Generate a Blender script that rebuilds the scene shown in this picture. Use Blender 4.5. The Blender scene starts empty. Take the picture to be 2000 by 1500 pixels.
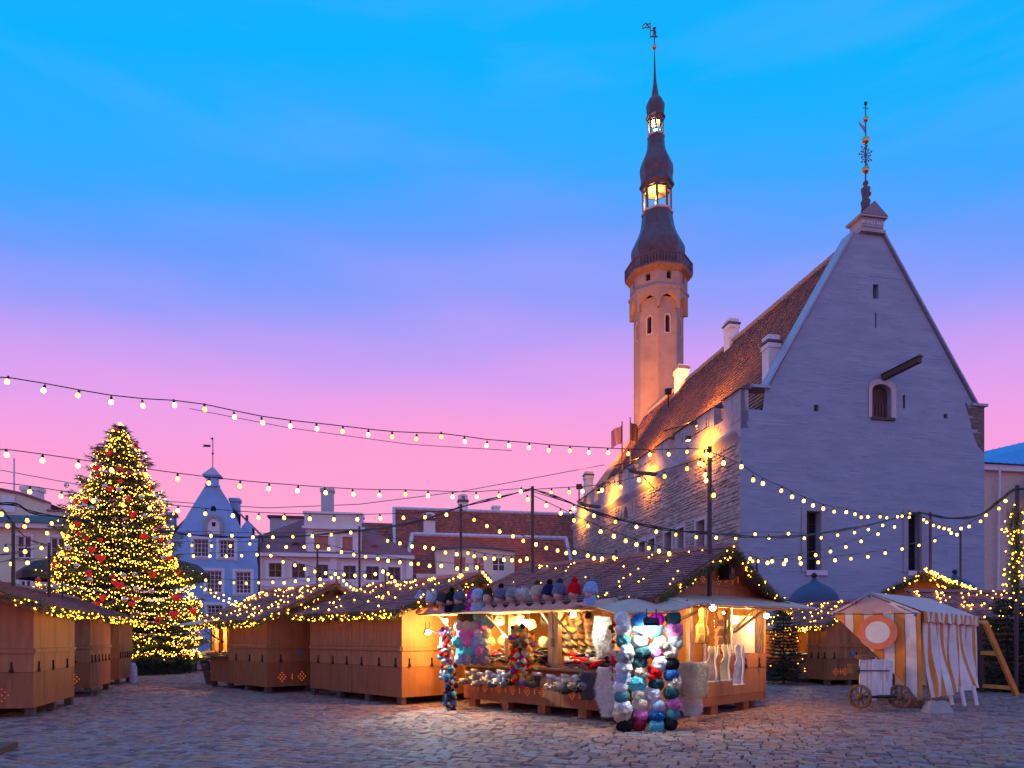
import bpy, bmesh, math, random
from mathutils import Vector, Matrix, noise
from mathutils.geometry import tessellate_polygon
random.seed(7)
SC = bpy.context.scene
COL = SC.collection
R = math.radians
# ------------------------------------------------------------------ camera
CAM_H = 1.5
F_PX, CX, HY = 1333.33, 1000.0, 1245.0      # focal length and horizon of the 2000 px wide photograph
cam_d = bpy.data.cameras.new('camera'); cam = bpy.data.objects.new('camera', cam_d); COL.objects.link(cam)
cam.location = (0, 0, CAM_H); cam.rotation_euler = (R(90), 0, 0)
cam_d.sensor_width = 36; cam_d.lens = 24; cam_d.shift_y = 495 / 2000
cam_d.clip_start = .1; cam_d.clip_end = 2000
SC.camera = cam
# ------------------------------------------------------------------ sky (dusk, after sunset: no sun disc left)
W = bpy.data.worlds.new('World'); SC.world = W; W.use_nodes = True
nt = W.node_tree; nt.nodes.clear()
def lin(c): return tuple(((x/255)/12.92 if x/255 <= .04045 else ((x/255+.055)/1.055)**2.4) for x in c)
tc = nt.nodes.new('ShaderNodeTexCoord'); sp = nt.nodes.new('ShaderNodeSeparateXYZ')
rp = nt.nodes.new('ShaderNodeValToRGB'); bg = nt.nodes.new('ShaderNodeBackground'); wo = nt.nodes.new('ShaderNodeOutputWorld')
nz = nt.nodes.new('ShaderNodeTexNoise'); nz.inputs['Scale'].default_value = 1.6; nz.inputs['Detail'].default_value = 6
mp = nt.nodes.new('ShaderNodeMapping'); mp.inputs['Scale'].default_value = (1, 1, 5)
ma = nt.nodes.new('ShaderNodeMath'); ma.operation = 'MULTIPLY_ADD'; ma.inputs[1].default_value = .15
sb = nt.nodes.new('ShaderNodeMath'); sb.operation = 'SUBTRACT'; sb.inputs[1].default_value = .075
nt.links.new(tc.outputs['Generated'], sp.inputs[0]); nt.links.new(tc.outputs['Generated'], mp.inputs[0])
nt.links.new(mp.outputs[0], nz.inputs['Vector'])
def wm(op, a, b):
    n = nt.nodes.new('ShaderNodeMath'); n.operation = op
    for i, q in enumerate((a, b)):
        if isinstance(q, (int, float)): n.inputs[i].default_value = q
        else: nt.links.new(q, n.inputs[i])
    return n.outputs[0]
# the afterglow lies ahead; the sky turns bluer to the sides and behind
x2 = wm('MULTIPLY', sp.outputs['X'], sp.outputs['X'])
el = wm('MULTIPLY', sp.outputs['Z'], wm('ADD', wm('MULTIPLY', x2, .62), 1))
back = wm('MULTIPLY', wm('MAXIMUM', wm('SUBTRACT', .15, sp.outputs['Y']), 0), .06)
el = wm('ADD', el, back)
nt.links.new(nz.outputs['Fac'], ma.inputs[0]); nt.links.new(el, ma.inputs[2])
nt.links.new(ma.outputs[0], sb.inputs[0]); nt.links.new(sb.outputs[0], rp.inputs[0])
n5 = nt.nodes.new('ShaderNodeTexNoise'); n5.inputs['Scale'].default_value = 2.3; n5.inputs['Detail'].default_value = 7; n5.inputs['Roughness'].default_value = .55
m5 = nt.nodes.new('ShaderNodeMapping'); m5.inputs['Scale'].default_value = (1.2, .7, 7); m5.inputs['Rotation'].default_value = (.06, .1, .3); nt.links.new(tc.outputs['Generated'], m5.inputs[0]); nt.links.new(m5.outputs[0], n5.inputs['Vector'])
r5 = nt.nodes.new('ShaderNodeMapRange'); r5.inputs['From Min'].default_value = .47; r5.inputs['From Max'].default_value = .78; r5.inputs['To Max'].default_value = .08; nt.links.new(n5.outputs['Fac'], r5.inputs[0])
x5 = nt.nodes.new('ShaderNodeMix'); x5.data_type = 'RGBA'; nt.links.new(r5.outputs[0], x5.inputs['Factor']); nt.links.new(rp.outputs[0], x5.inputs['A']); x5.inputs['B'].default_value = (*lin((208, 172, 240)), 1)   # thin veils of high cloud
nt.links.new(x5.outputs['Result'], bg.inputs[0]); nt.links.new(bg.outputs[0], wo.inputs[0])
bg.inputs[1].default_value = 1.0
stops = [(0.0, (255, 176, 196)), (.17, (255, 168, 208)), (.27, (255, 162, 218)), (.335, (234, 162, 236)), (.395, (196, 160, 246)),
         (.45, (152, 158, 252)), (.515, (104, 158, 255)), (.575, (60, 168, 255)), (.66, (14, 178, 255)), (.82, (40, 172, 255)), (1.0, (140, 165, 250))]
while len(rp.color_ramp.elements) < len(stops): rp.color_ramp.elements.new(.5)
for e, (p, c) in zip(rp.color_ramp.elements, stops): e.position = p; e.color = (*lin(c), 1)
SC.view_settings.view_transform = 'Standard'; SC.view_settings.look = 'None'; SC.view_settings.gamma = 1
SC.view_settings.exposure = 0.0
SC.render.engine = 'CYCLES'
SC.cycles.use_denoising = True
SC.cycles.max_bounces = 6; SC.cycles.diffuse_bounces = 3; SC.cycles.glossy_bounces = 3; SC.cycles.transmission_bounces = 4
SC.cycles.sample_clamp_indirect = 4; SC.cycles.sample_clamp_direct = 0
SC.cycles.caustics_reflective = False; SC.cycles.caustics_refractive = False
# ------------------------------------------------------------------ helpers
Z = Vector((0, 0, 1))
def P(px, py, Y):                         # a point seen at photo pixel (px, py), Y metres in front of the camera
    return Vector(((px - CX) / F_PX * Y, Y, CAM_H + (HY - py) / F_PX * Y))
def G(px, py):                            # the ground point seen at a photo pixel
    Y = CAM_H * F_PX / (py - HY); return Vector(((px - CX) / F_PX * Y, Y, 0))
ORG = {}                                  # world origin of every parent
def thing(name, label, cat, loc, group=None):
    o = bpy.data.objects.new(name, None); COL.objects.link(o); o.location = loc; o.empty_display_size = .2
    ORG[o.name] = Vector(loc); o['label'] = label; o['category'] = cat
    if group: o['group'] = group
    return o
def tag(o, label, cat, group=None):
    o['label'] = label; o['category'] = cat
    if group: o['group'] = group
    return o
def struct(o): o['kind'] = 'structure'; return o
def stuff(o): o['kind'] = 'stuff'; return o
class MB:
    def __init__(s): s.v = []; s.f = []; s.m = []
    def face(s, pts, m=0):
        i = len(s.v); s.v += [tuple(p) for p in pts]; s.f.append(tuple(range(i, i + len(pts)))); s.m.append(m)
    def box(s, c, sx, sy, sz, ax=None, m=0):          # centre, sizes, axes (x, y, z)
        c = Vector(c); X, Y, ZZ = ax if ax else (Vector((1, 0, 0)), Vector((0, 1, 0)), Z)
        X = X * sx / 2; Y = Y * sy / 2; ZZ = ZZ * sz / 2
        i = len(s.v)
        for a, b, d in ((-1,-1,-1),(1,-1,-1),(1,1,-1),(-1,1,-1),(-1,-1,1),(1,-1,1),(1,1,1),(-1,1,1)):
            s.v.append(tuple(c + X * a + Y * b + ZZ * d))
        for q in ((0,3,2,1),(4,5,6,7),(0,1,5,4),(1,2,6,5),(2,3,7,6),(3,0,4,7)):
            s.f.append(tuple(i + k for k in q)); s.m.append(m)
    def prism(s, loop, ext, m=0, caps=True):          # a 3-D loop swept along ext
        n = len(loop); i = len(s.v); e = Vector(ext)
        s.v += [tuple(p) for p in loop] + [tuple(Vector(p) + e) for p in loop]
        for k in range(n):
            j = (k + 1) % n; s.f.append((i + k, i + j, i + n + j, i + n + k)); s.m.append(m)
        if caps:
            s.f.append(tuple(i + k for k in range(n))[::-1]); s.m.append(m)
            s.f.append(tuple(i + n + k for k in range(n))); s.m.append(m)
    def tube(s, pts, r, n=6, m=0, caps=True):
        pts = [Vector(p) for p in pts]; i0 = len(s.v); K = len(pts)
        up = Z
        for k, p in enumerate(pts):
            d = (pts[min(k + 1, K - 1)] - pts[max(k - 1, 0)]).normalized()
            a = d.cross(up if abs(d.z) < .95 else Vector((1, 0, 0))).normalized(); b = a.cross(d)
            rr = r[k] if isinstance(r, (list, tuple)) else r
            for q in range(n):
                t = 2 * math.pi * q / n; s.v.append(tuple(p + (a * math.cos(t) + b * math.sin(t)) * rr))
        for k in range(K - 1):
            for q in range(n):
                j = (q + 1) % n
                s.f.append((i0 + k*n + q, i0 + k*n + j, i0 + (k+1)*n + j, i0 + (k+1)*n + q)); s.m.append(m)
        if caps:
            s.f.append(tuple(i0 + q for q in range(n))); s.m.append(m)
            s.f.append(tuple(i0 + (K-1)*n + q for q in range(n))[::-1]); s.m.append(m)
    def lathe(s, prof, n, c=(0, 0, 0), a0=0, m=0, lean=(0, 0), capb=True, capt=True, ax=None):   # prof: (z, r)
        i0 = len(s.v); c = Vector(c); X, Y, ZZ = ax if ax else (Vector((1, 0, 0)), Vector((0, 1, 0)), Z)
        for (z, r) in prof:
            for q in range(n):
                t = a0 + 2 * math.pi * q / n
                s.v.append(tuple(c + X * (math.cos(t) * r + lean[0] * z) + Y * (math.sin(t) * r + lean[1] * z) + ZZ * z))
        for k in range(len(prof) - 1):
            for q in range(n):
                j = (q + 1) % n
                s.f.append((i0 + k*n + q, i0 + k*n + j, i0 + (k+1)*n + j, i0 + (k+1)*n + q)); s.m.append(m)
        if capb: s.f.append(tuple(i0 + q for q in range(n))[::-1]); s.m.append(m)
        if capt: s.f.append(tuple(i0 + (len(prof)-1)*n + q for q in range(n))); s.m.append(m)
    def sphere(s, c, r, nu=10, nv=6, m=0, sc=(1, 1, 1), jit=0):
        c = Vector(c); i0 = len(s.v)
        for a in range(1, nv):
            th = math.pi * a / nv
            for q in range(nu):
                t = 2 * math.pi * q / nu; rr = r * (1 + random.uniform(-jit, jit))
                s.v.append((c.x + rr*sc[0]*math.sin(th)*math.cos(t), c.y + rr*sc[1]*math.sin(th)*math.sin(t), c.z + rr*sc[2]*math.cos(th)))
        T = len(s.v); s.v.append((c.x, c.y, c.z + r*sc[2])); s.v.append((c.x, c.y, c.z - r*sc[2]))
        for q in range(nu):
            j = (q + 1) % nu
            s.f.append((T, i0 + q, i0 + j)); s.m.append(m)
            s.f.append((T + 1, i0 + (nv-2)*nu + j, i0 + (nv-2)*nu + q)); s.m.append(m)
            for a in range(nv - 2):
                s.f.append((i0 + a*nu + q, i0 + (a+1)*nu + q, i0 + (a+1)*nu + j, i0 + a*nu + j)); s.m.append(m)
    def octa(s, c, r, m=0):
        i = len(s.v); x, y, z = c
        s.v += [(x+r,y,z),(x-r,y,z),(x,y+r,z),(x,y-r,z),(x,y,z+r),(x,y,z-r)]
        for q in ((0,2,4),(2,1,4),(1,3,4),(3,0,4),(2,0,5),(1,2,5),(3,1,5),(0,3,5)):
            s.f.append(tuple(i + k for k in q)); s.m.append(m)
    def grid(s, fn, nu, nv, mf=None, m=0):
        i = len(s.v)
        for b in range(nv + 1):
            for a in range(nu + 1): s.v.append(tuple(fn(a / nu, b / nv)))
        for b in range(nv):
            for a in range(nu):
                s.f.append((i + b*(nu+1) + a, i + b*(nu+1) + a + 1, i + (b+1)*(nu+1) + a + 1, i + (b+1)*(nu+1) + a))
                s.m.append(mf(a / nu, b / nv) if mf else m)
    def needle(s, p, d, w, m=0):          # a leaf-like double triangle along d
        d = Vector(d); a = d.cross(Vector((random.uniform(-1,1), random.uniform(-1,1), random.uniform(-1,1)))).normalized() * w
        p = Vector(p); s.face((p - a * .5, p + a * .5, p + d), m)
    def mesh(s, name, mats, smooth=False, org=Vector((0, 0, 0))):
        me = bpy.data.meshes.new(name)
        ox, oy, oz = org
        me.from_pydata([(x - ox, y - oy, z - oz) for x, y, z in s.v], [], s.f)
        for k in (mats if isinstance(mats, (list, tuple)) else [mats]): me.materials.append(k)
        me.polygons.foreach_set('material_index', s.m)
        if smooth: me.polygons.foreach_set('use_smooth', [True] * len(s.f))
        me.update(); return me
    def build(s, name, mats, parent=None, smooth=False, loc=None):
        if parent is not None: org = ORG[parent.name]
        else: org = Vector(loc) if loc is not None else Vector((0, 0, 0))
        o = bpy.data.objects.new(name, s.mesh(name, mats, smooth, org)); COL.objects.link(o)
        if parent is not None: o.parent = parent; ORG[o.name] = org
        else: o.location = org; ORG[o.name] = org
        return o
def fixn(o):
    bm = bmesh.new(); bm.from_mesh(o.data); bmesh.ops.recalc_face_normals(bm, faces=bm.faces); bm.to_mesh(o.data); bm.free(); return o
def weld(o, d=.0005):
    bm = bmesh.new(); bm.from_mesh(o.data); bmesh.ops.remove_doubles(bm, verts=bm.verts, dist=d)
    bmesh.ops.recalc_face_normals(bm, faces=bm.faces); bm.to_mesh(o.data); bm.free(); return o
def inst(name, me, loc, parent=None, rot=None, scale=None, mat=None):   # an object that shares a mesh
    o = bpy.data.objects.new(name, me); COL.objects.link(o)
    o.location = Vector(loc) - (ORG[parent.name] if parent is not None else Vector((0, 0, 0)))
    if parent is not None: o.parent = parent
    if rot is not None: o.rotation_euler = rot
    if scale is not None: o.scale = scale if isinstance(scale, (tuple, list, Vector)) else (scale,) * 3
    if mat is not None:
        o.material_slots[0].link = 'OBJECT'; o.material_slots[0].material = mat
    return o
def lamp(name, kind, loc, power, col, size=.1, tgt=None, spot=60, blend=.5, parent=None):
    d = bpy.data.lights.new(name, kind); d.energy = power; d.color = col
    if kind == 'AREA': d.size = size
    else: d.shadow_soft_size = size
    if kind == 'SPOT': d.spot_size = R(spot); d.spot_blend = blend
    o = bpy.data.objects.new(name, d); COL.objects.link(o)
    o.location = Vector(loc) - (ORG[parent.name] if parent is not None else Vector((0, 0, 0)))
    if parent is not None: o.parent = parent
    if tgt is not None: o.rotation_euler = (Vector(tgt) - Vector(loc)).to_track_quat('-Z', 'Y').to_euler()
    return o
class Frame:                              # a vertical facade: origin, horizontal axis, outward normal
    def __init__(s, o, ex, n): s.o = Vector(o); s.ex = Vector(ex).normalized(); s.n = Vector(n).normalized()
    def pt(s, x, z, d=0): return s.o + s.ex * x + Z * z + s.n * d
    def px(s, px, py, d=0):               # photo pixel -> (x, z) on the facade plane pushed out by d
        r = (px - CX) / F_PX; o = s.o + s.n * d
        x = (r * o.y - o.x) / (s.ex.x - r * s.ex.y); Y = o.y + x * s.ex.y
        return x, CAM_H + (HY - py) / F_PX * Y - s.o.z
    def box(s, mb, x0, x1, z0, z1, d0, d1, m=0):
        mb.box(s.pt((x0+x1)/2, (z0+z1)/2, (d0+d1)/2), x1-x0, abs(d1-d0), z1-z0, (s.ex, s.n, Z), m)
def rect(x0, x1, z0, z1): return [(x0, z0), (x1, z0), (x1, z1), (x0, z1)]
def arch(x0, x1, z0, z1, rise=None, n=8, point=False):
    w = (x1 - x0) / 2; c = (x0 + x1) / 2; h = rise if rise is not None else w; zs = z1 - h
    L = [(x0, z0), (x1, z0)]
    for k in range(n + 1):
        t = math.pi * k / n
        if point: L.append((c + w * math.cos(t), zs + h * (math.sin(t) * .55 + .45 * (1 - abs(math.cos(t))))))
        else: L.append((c + w * math.cos(t), zs + h * math.sin(t)))
    return L
def facade(mb, F, outer, holes, depth=.25, d=0, m=0, mr=None):
    polys = [[Vector((x, z, 0)) for x, z in outer]] + [[Vector((x, z, 0)) for x, z in h] for h in holes]
    flat = [p for q in polys for p in q]
    for t in tessellate_polygon(polys): mb.face([F.pt(flat[k].x, flat[k].y, d) for k in t], m)
    for h in holes:
        for k in range(len(h)):
            a, b = h[k], h[(k + 1) % len(h)]
            mb.face((F.pt(a[0], a[1], d), F.pt(b[0], b[1], d), F.pt(b[0], b[1], d - depth), F.pt(a[0], a[1], d - depth)), m if mr is None else mr)
def inside(poly, x, z):
    c = False; n = len(poly); j = n - 1
    for i in range(n):
        (xi, zi), (xj, zj) = poly[i], poly[j]
        if (zi > z) != (zj > z) and x < (xj - xi) * (z - zi) / (zj - zi) + xi: c = not c
        j = i
    return c
def stones(mb, F, outer, holes, w, h, prot, d=0, keep=1.0, gap=.012, pad=.06, m=(0,)):     # uneven stone courses laid proud of a wall
    zs = [p[1] for p in outer]; xs = [p[0] for p in outer]; z = min(zs) + .02
    hb = [(min(p[0] for p in q) - pad, max(p[0] for p in q) + pad, min(p[1] for p in q) - pad, max(p[1] for p in q) + pad) for q in holes]
    while z < max(zs) - h:
        hh = h * random.uniform(.65, 1.3); x = min(xs) + random.uniform(0, w)
        while x < max(xs) - .1:
            ww = w * random.uniform(.5, 1.7); x0, x1, z0, z1 = x + gap, x + ww - gap, z + gap, z + hh - gap; x += ww
            if random.random() > keep: continue
            if not all(inside(outer, a, b) for a, b in ((x0, z0), (x1, z0), (x0, z1), (x1, z1))): continue
            if any(x1 > a and x0 < b and z1 > c and z0 < e for a, b, c, e in hb): continue
            p = prot * random.uniform(.25, 1.3); q = min(.03, hh * .25)
            J = lambda: random.uniform(-q, q) * .6
            o4 = [(x0 + J(), z0 + J()), (x1 + J(), z0 + J()), (x1 + J(), z1 + J()), (x0 + J(), z1 + J())]
            cx, cz = (x0 + x1) / 2, (z0 + z1) / 2
            i4 = [(a + (q if a < cx else -q), b + (q if b < cz else -q)) for a, b in o4]
            A = [F.pt(a, b, d) for a, b in o4]; B = [F.pt(a, b, d + p * random.uniform(.8, 1.2)) for a, b in i4]
            k = random.choice(m)
            mb.face(B, k)
            for e in range(4): mb.face((A[e], A[(e+1) % 4], B[(e+1) % 4], B[e]), k)
        z += hh
def tiles(mb, o, ex, es, L, S, tw, th, lift=.03, lo=lambda s: 0, hi=None, jit=.012, m=(0,), stag=True):
    """lapped courses on a slope: o = lower corner, ex along the eave, es up the slope; lo/hi give the clip at slope distance s"""
    o = Vector(o); ex = Vector(ex).normalized(); es = Vector(es).normalized(); n = ex.cross(es).normalized()
    if n.z < 0: n = -n
    rows = max(1, int(S / th)); th = S / rows
    for r in range(rows):
        s0 = r * th; s1 = s0 + th * 1.12
        a, b = lo(s0), (hi(s0) if hi else L); x = a - (tw * .5 if stag and r % 2 else 0)
        while x < b - .01:
            x0, x1 = max(x, a), min(x + tw * .985, b); x += tw
            if x1 - x0 < .02: continue
            j = random.uniform(-jit, jit); q = lift * random.uniform(.8, 1.3)
            A = o + ex * x0 + es * (s0 + j) + n * q; B = o + ex * x1 + es * (s0 + j) + n * q
            C = o + ex * x1 + es * s1 + n * .004; D = o + ex * x0 + es * s1 + n * .004
            k = random.choice(m); dn = -n * q
            mb.face((A, B, C, D), k); mb.face((A + dn, B + dn, B, A), k)
def window(parent, F, x0, x1, z0, z1, depth, nx, nz, fm, gm, fw=.06, bar=.03, name='window', trim=None, tm=None, sill=None, sm=None):
    mb = MB(); b = -depth
    for (a, c, e, g) in ((x0, x0+fw, z0, z1), (x1-fw, x1, z0, z1), (x0+fw, x1-fw, z0, z0+fw), (x0+fw, x1-fw, z1-fw, z1)): F.box(mb, a, c, e, g, b, b + .07)
    for k in range(1, nx):
        x = x0 + (x1 - x0) * k / nx; w = bar * (1.6 if nx % 2 == 0 and k == nx // 2 else 1); F.box(mb, x - w/2, x + w/2, z0+fw, z1-fw, b, b + .06)
    for k in range(1, nz):
        z = z0 + (z1 - z0) * k / nz; F.box(mb, x0+fw, x1-fw, z - bar/2, z + bar/2, b + .002, b + .055)
    o = mb.build(name, fm, parent)
    g = MB(); g.face((F.pt(x0, z0, b + .01), F.pt(x1, z0, b + .01), F.pt(x1, z1, b + .01), F.pt(x0, z1, b + .01))); g.build('pane', gm, o)
    if trim:
        t = MB()
        for (a, c, e, h) in ((x0-trim, x0, z0-trim, z1+trim), (x1, x1+trim, z0-trim, z1+trim), (x0, x1, z0-trim, z0), (x0, x1, z1, z1+trim)): F.box(t, a, c, e, h, .003, .04)
        t.build('surround', tm, o)
    if sill:
        t = MB(); F.box(t, x0-.08, x1+.08, z0-.08, z0-.003, .045, .045 + sill); t.build('sill', sm, o)
    return o
# ------------------------------------------------------------------ materials
def M(name, col, rough=.8, var=.2, scale=6, bump=0, bscale=30, metal=0, emit=None, estr=0, col2=None, stretch=None, detail=4, wave=None, rand=False, spec=.5, sheen=0, dirt=None):
    m = bpy.data.materials.new(name); m.use_nodes = True; n = m.node_tree; N = n.nodes; L = n.links
    b = N['Principled BSDF']; b.inputs['Roughness'].default_value = rough; b.inputs['Metallic'].default_value = metal
    b.inputs['Specular IOR Level'].default_value = spec
    if sheen: b.inputs['Sheen Weight'].default_value = sheen
    t = N.new('ShaderNodeTexCoord'); mpn = N.new('ShaderNodeMapping'); L.new(t.outputs['Object'], mpn.inputs[0])
    if stretch: mpn.inputs['Scale'].default_value = stretch
    if rand:
        oi = N.new('ShaderNodeObjectInfo'); vm = N.new('ShaderNodeVectorMath'); vm.operation = 'ADD'
        mu = N.new('ShaderNodeMath'); mu.operation = 'MULTIPLY'; mu.inputs[1].default_value = 37
        L.new(oi.outputs['Random'], mu.inputs[0]); L.new(t.outputs['Object'], vm.inputs[0]); L.new(mu.outputs[0], vm.inputs[1]); L.new(vm.outputs[0], mpn.inputs[0])
    no = N.new('ShaderNodeTexNoise'); no.inputs['Scale'].default_value = scale; no.inputs['Detail'].default_value = detail; no.inputs['Roughness'].default_value = .6
    L.new(mpn.outputs[0], no.inputs['Vector'])
    cr = N.new('ShaderNodeValToRGB'); e = cr.color_ramp.elements
    e[0].position = .28; e[1].position = .72
    e[0].color = (*[max(0, c * (1 - var)) for c in col], 1)
    e[1].color = (*(col2 if col2 else [min(1, c * (1 + var)) for c in col]), 1)
    L.new(no.outputs['Fac'], cr.inputs[0]); src = cr.outputs[0]
    if dirt:
        n3 = N.new('ShaderNodeTexNoise'); n3.inputs['Scale'].default_value = dirt[1]; n3.inputs['Detail'].default_value = 6; L.new(mpn.outputs[0], n3.inputs['Vector'])
        c3 = N.new('ShaderNodeValToRGB'); c3.color_ramp.elements[0].position = .52; c3.color_ramp.elements[1].position = .7; L.new(n3.outputs['Fac'], c3.inputs[0])
        mx = N.new('ShaderNodeMix'); mx.data_type = 'RGBA'; L.new(c3.outputs[0], mx.inputs['Factor']); L.new(src, mx.inputs['A']); mx.inputs['B'].default_value = (*dirt[0], 1); src = mx.outputs['Result']
    L.new(src, b.inputs['Base Color'])
    if bump:
        n2 = N.new('ShaderNodeTexNoise'); n2.inputs['Scale'].default_value = bscale; n2.inputs['Detail'].default_value = 5; L.new(mpn.outputs[0], n2.inputs['Vector'])
        bp = N.new('ShaderNodeBump'); bp.inputs['Strength'].default_value = bump; bp.inputs['Distance'].default_value = .02
        hs = n2.outputs['Fac']
        if wave:
            wv = N.new('ShaderNodeTexWave'); wv.inputs['Scale'].default_value = wave; wv.inputs['Distortion'].default_value = 2; wv.bands_direction = 'DIAGONAL'; L.new(mpn.outputs[0], wv.inputs['Vector'])
            ad = N.new('ShaderNodeMath'); L.new(hs, ad.inputs[0]); L.new(wv.outputs['Fac'], ad.inputs[1]); hs = ad.outputs[0]
        L.new(hs, bp.inputs['Height']); L.new(bp.outputs[0], b.inputs['Normal'])
    if emit: b.inputs['Emission Color'].default_value = (*emit, 1); b.inputs['Emission Strength'].default_value = estr
    return m
def E(name, col, s, sample=True):
    m = bpy.data.materials.new(name); m.use_nodes = True; N = m.node_tree.nodes; N.clear()
    e = N.new('ShaderNodeEmission'); o = N.new('ShaderNodeOutputMaterial'); e.inputs[0].default_value = (*col, 1); e.inputs[1].default_value = s
    m.node_tree.links.new(e.outputs[0], o.inputs[0])
    if not sample: m.cycles.emission_sampling = 'NONE'
    return m
cobbleM = [M('cobble_%s' % k, c, .72, .35, 9, .35, 60, rand=False, spec=.25) for k, c in
           (('plum', (.27, .155, .15)), ('rust', (.33, .165, .13)), ('grey', (.28, .21, .205)), ('dark', (.165, .105, .11)), ('tan', (.31, .20, .145)))]
jointM = M('joint_sand', (.085, .062, .058), .9, .4, 12, .6, 50)
gableM = M('limewashed_stone', (.29, .365, .475), .9, .12, .7, .4, 5, stretch=(1, 1, 4), dirt=((.35, .42, .52), .4))
sideM = M('rough_limestone', (.46, .39, .35), .92, .28, 2.2, 1.0, 7, stretch=(1, 1, 2.4))
parapetM = M('parapet_plaster', (.44, .41, .42), .9, .25, 1.5, .5, 8)
bareM = M('bare_stone_patch', (.17, .135, .12), .9, .35, 4, .8, 12)
trimM = M('pale_stone_trim', (.55, .52, .53), .8, .12, 3, .2, 20)
whiteM = M('white_plaster', (.78, .76, .75), .8, .1, 2, .2, 14)
tileM = [M('roof_tile_%s' % k, c, .75, .35, 3, .3, 20) for k, c in (('brown', (.17, .072, .062)), ('red', (.24, .09, .07)), ('dark', (.11, .055, .052)))]
redtileM = [M('red_tile_%s' % k, c, .75, .3, 3) for k, c in (('a', (.36, .085, .05)), ('b', (.30, .07, .042)), ('c', (.42, .11, .065)))]
copperM = M('dark_copper', (.10, .062, .075), .45, .3, 2, .1, 8, metal=.15)
darkM = M('dark_void', (.012, .011, .013), .9, .1)
ironM = M('dark_iron', (.03, .027, .028), .55, .3, 10, metal=.6)
goldM = M('gilded_ball', (.75, .42, .16), .3, .15, 4, metal=.9)
oldwoodM = M('weathered_wood', (.10, .065, .05), .8, .35, 8, .4, 30, stretch=(6, 1, 6))
towerM = M('tower_plaster', (.40, .28, .22), .88, .14, 1.0, .4, 7, dirt=((.30, .21, .17), .5))
glassM = M('window_glass', (.02, .016, .02), .08, .2, 2, spec=.45)
glassL = M('window_warm_glass', (.09, .035, .03), .1, .3, 1.5, emit=(.8, .18, .12), estr=.14)
frameM = M('window_frame', (.55, .52, .55), .6, .08)
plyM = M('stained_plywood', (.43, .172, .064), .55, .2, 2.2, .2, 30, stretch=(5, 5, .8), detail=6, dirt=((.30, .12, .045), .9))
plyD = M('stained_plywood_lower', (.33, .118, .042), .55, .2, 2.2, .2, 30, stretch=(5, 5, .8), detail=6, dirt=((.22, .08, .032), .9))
beamM = M('honey_timber', (.52, .27, .09), .6, .25, 5, .2, 30, stretch=(4, 4, .8))
shingM = [M('shingle_%s' % k, c, .8, .3, 10, .4, 60) for k, c in (('a', (.25, .10, .10)), ('b', (.20, .08, .082)), ('c', (.29, .12, .11)))]
ridgeM = M('roof_ridge_board', (.30, .09, .08), .7, .2)
awnM = M('grey_awning_board', (.54, .41, .32), .75, .15, 3, .1, 20)
needleM = M('fir_needles', (.05, .09, .03), .6, .4, 5, col2=(.09, .15, .04))
needleD = M('dark_fir_needles', (.018, .035, .02), .6, .4, 5, col2=(.04, .065, .03))
barkM = M('fir_bark', (.09, .06, .04), .9, .3, 10, .6, 30)
cableM = M('black_cable', (.015, .013, .015), .5, .1)
poleM = M('painted_steel_pole', (.045, .035, .035), .5, .2)
socketM = M('bulb_socket', (.05, .04, .035), .5, .1)
bulbM = E('festoon_bulb_light', (1.0, .55, .085), 7)
_n = bulbM.node_tree; _o = _n.nodes.new('ShaderNodeObjectInfo'); _r = _n.nodes.new('ShaderNodeMapRange'); _r.inputs['To Min'].default_value = 3.2; _r.inputs['To Max'].default_value = 12   # lamps of uneven age
_n.links.new(_o.outputs['Random'], _r.inputs[0]); _n.links.new(_r.outputs[0], [q for q in _n.nodes if q.type == 'EMISSION'][0].inputs[1])
fairyM = E('fairy_light', (1.0, .42, .025), 15)
fairyW = E('fairy_light_bright', (1.0, .48, .05), 16)
ornM = E('backlit_ornament', (1.0, .16, .02), 1.1)
ornD = M('carved_ornament_unlit', (.42, .13, .03), .6, .1)
WARM, COOL, SODIUM = (1, .52, .13), (.9, 1, .86), (1, .34, .012)
UNITS = 'zeroth first second third fourth fifth sixth seventh eighth ninth tenth eleventh twelfth thirteenth fourteenth fifteenth sixteenth seventeenth eighteenth nineteenth'.split()
def ordn(n):
    if n < 20: return UNITS[n]
    t = {2: 'twent', 3: 'thirt', 4: 'fort', 5: 'fift'}[n // 10]; return t + 'ieth' if n % 10 == 0 else t + 'y-' + UNITS[n % 10]
# ================================================================== GROUND
ground = MB(); ground.face([(-500, -60, -.05), (500, -60, -.05), (500, 900, -.05), (-500, 900, -.05)])
groundO = struct(ground.build('ground', jointM)); ORG[groundO.name] = Vector((0, 0, 0))
def cobble_shape(mb, c, w, h, top, e1, e2, k):
    q = .013; tx, ty = random.uniform(-.012, .012), random.uniform(-.012, .012)
    J = lambda: random.uniform(-.012, .012)
    o4 = [(-w/2 + J(), -h/2 + J()), (w/2 + J(), -h/2 + J()), (w/2 + J(), h/2 + J()), (-w/2 + J(), h/2 + J())]
    A = [c + e1 * a + e2 * b + Z * (-.05) for a, b in o4]
    M1 = [c + e1 * a + e2 * b + Z * (top - .009) for a, b in o4]
    B = [c + e1 * (a * (1 - q * 2 / w)) + e2 * (b * (1 - q * 2 / h)) + Z * (top + tx * a / w + ty * b / h) for a, b in o4]
    mb.face(B, k)
    for i in range(4):
        j = (i + 1) % 4
        mb.face((M1[i], M1[j], B[j], B[i]), k); mb.face((A[i], A[j], M1[j], M1[i]), k)
far = MB(); cand = []
ce1 = Vector((.93, -.36, 0)).normalized(); ce2 = Vector((-ce1.y, ce1.x, 0))
row = -60
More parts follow.
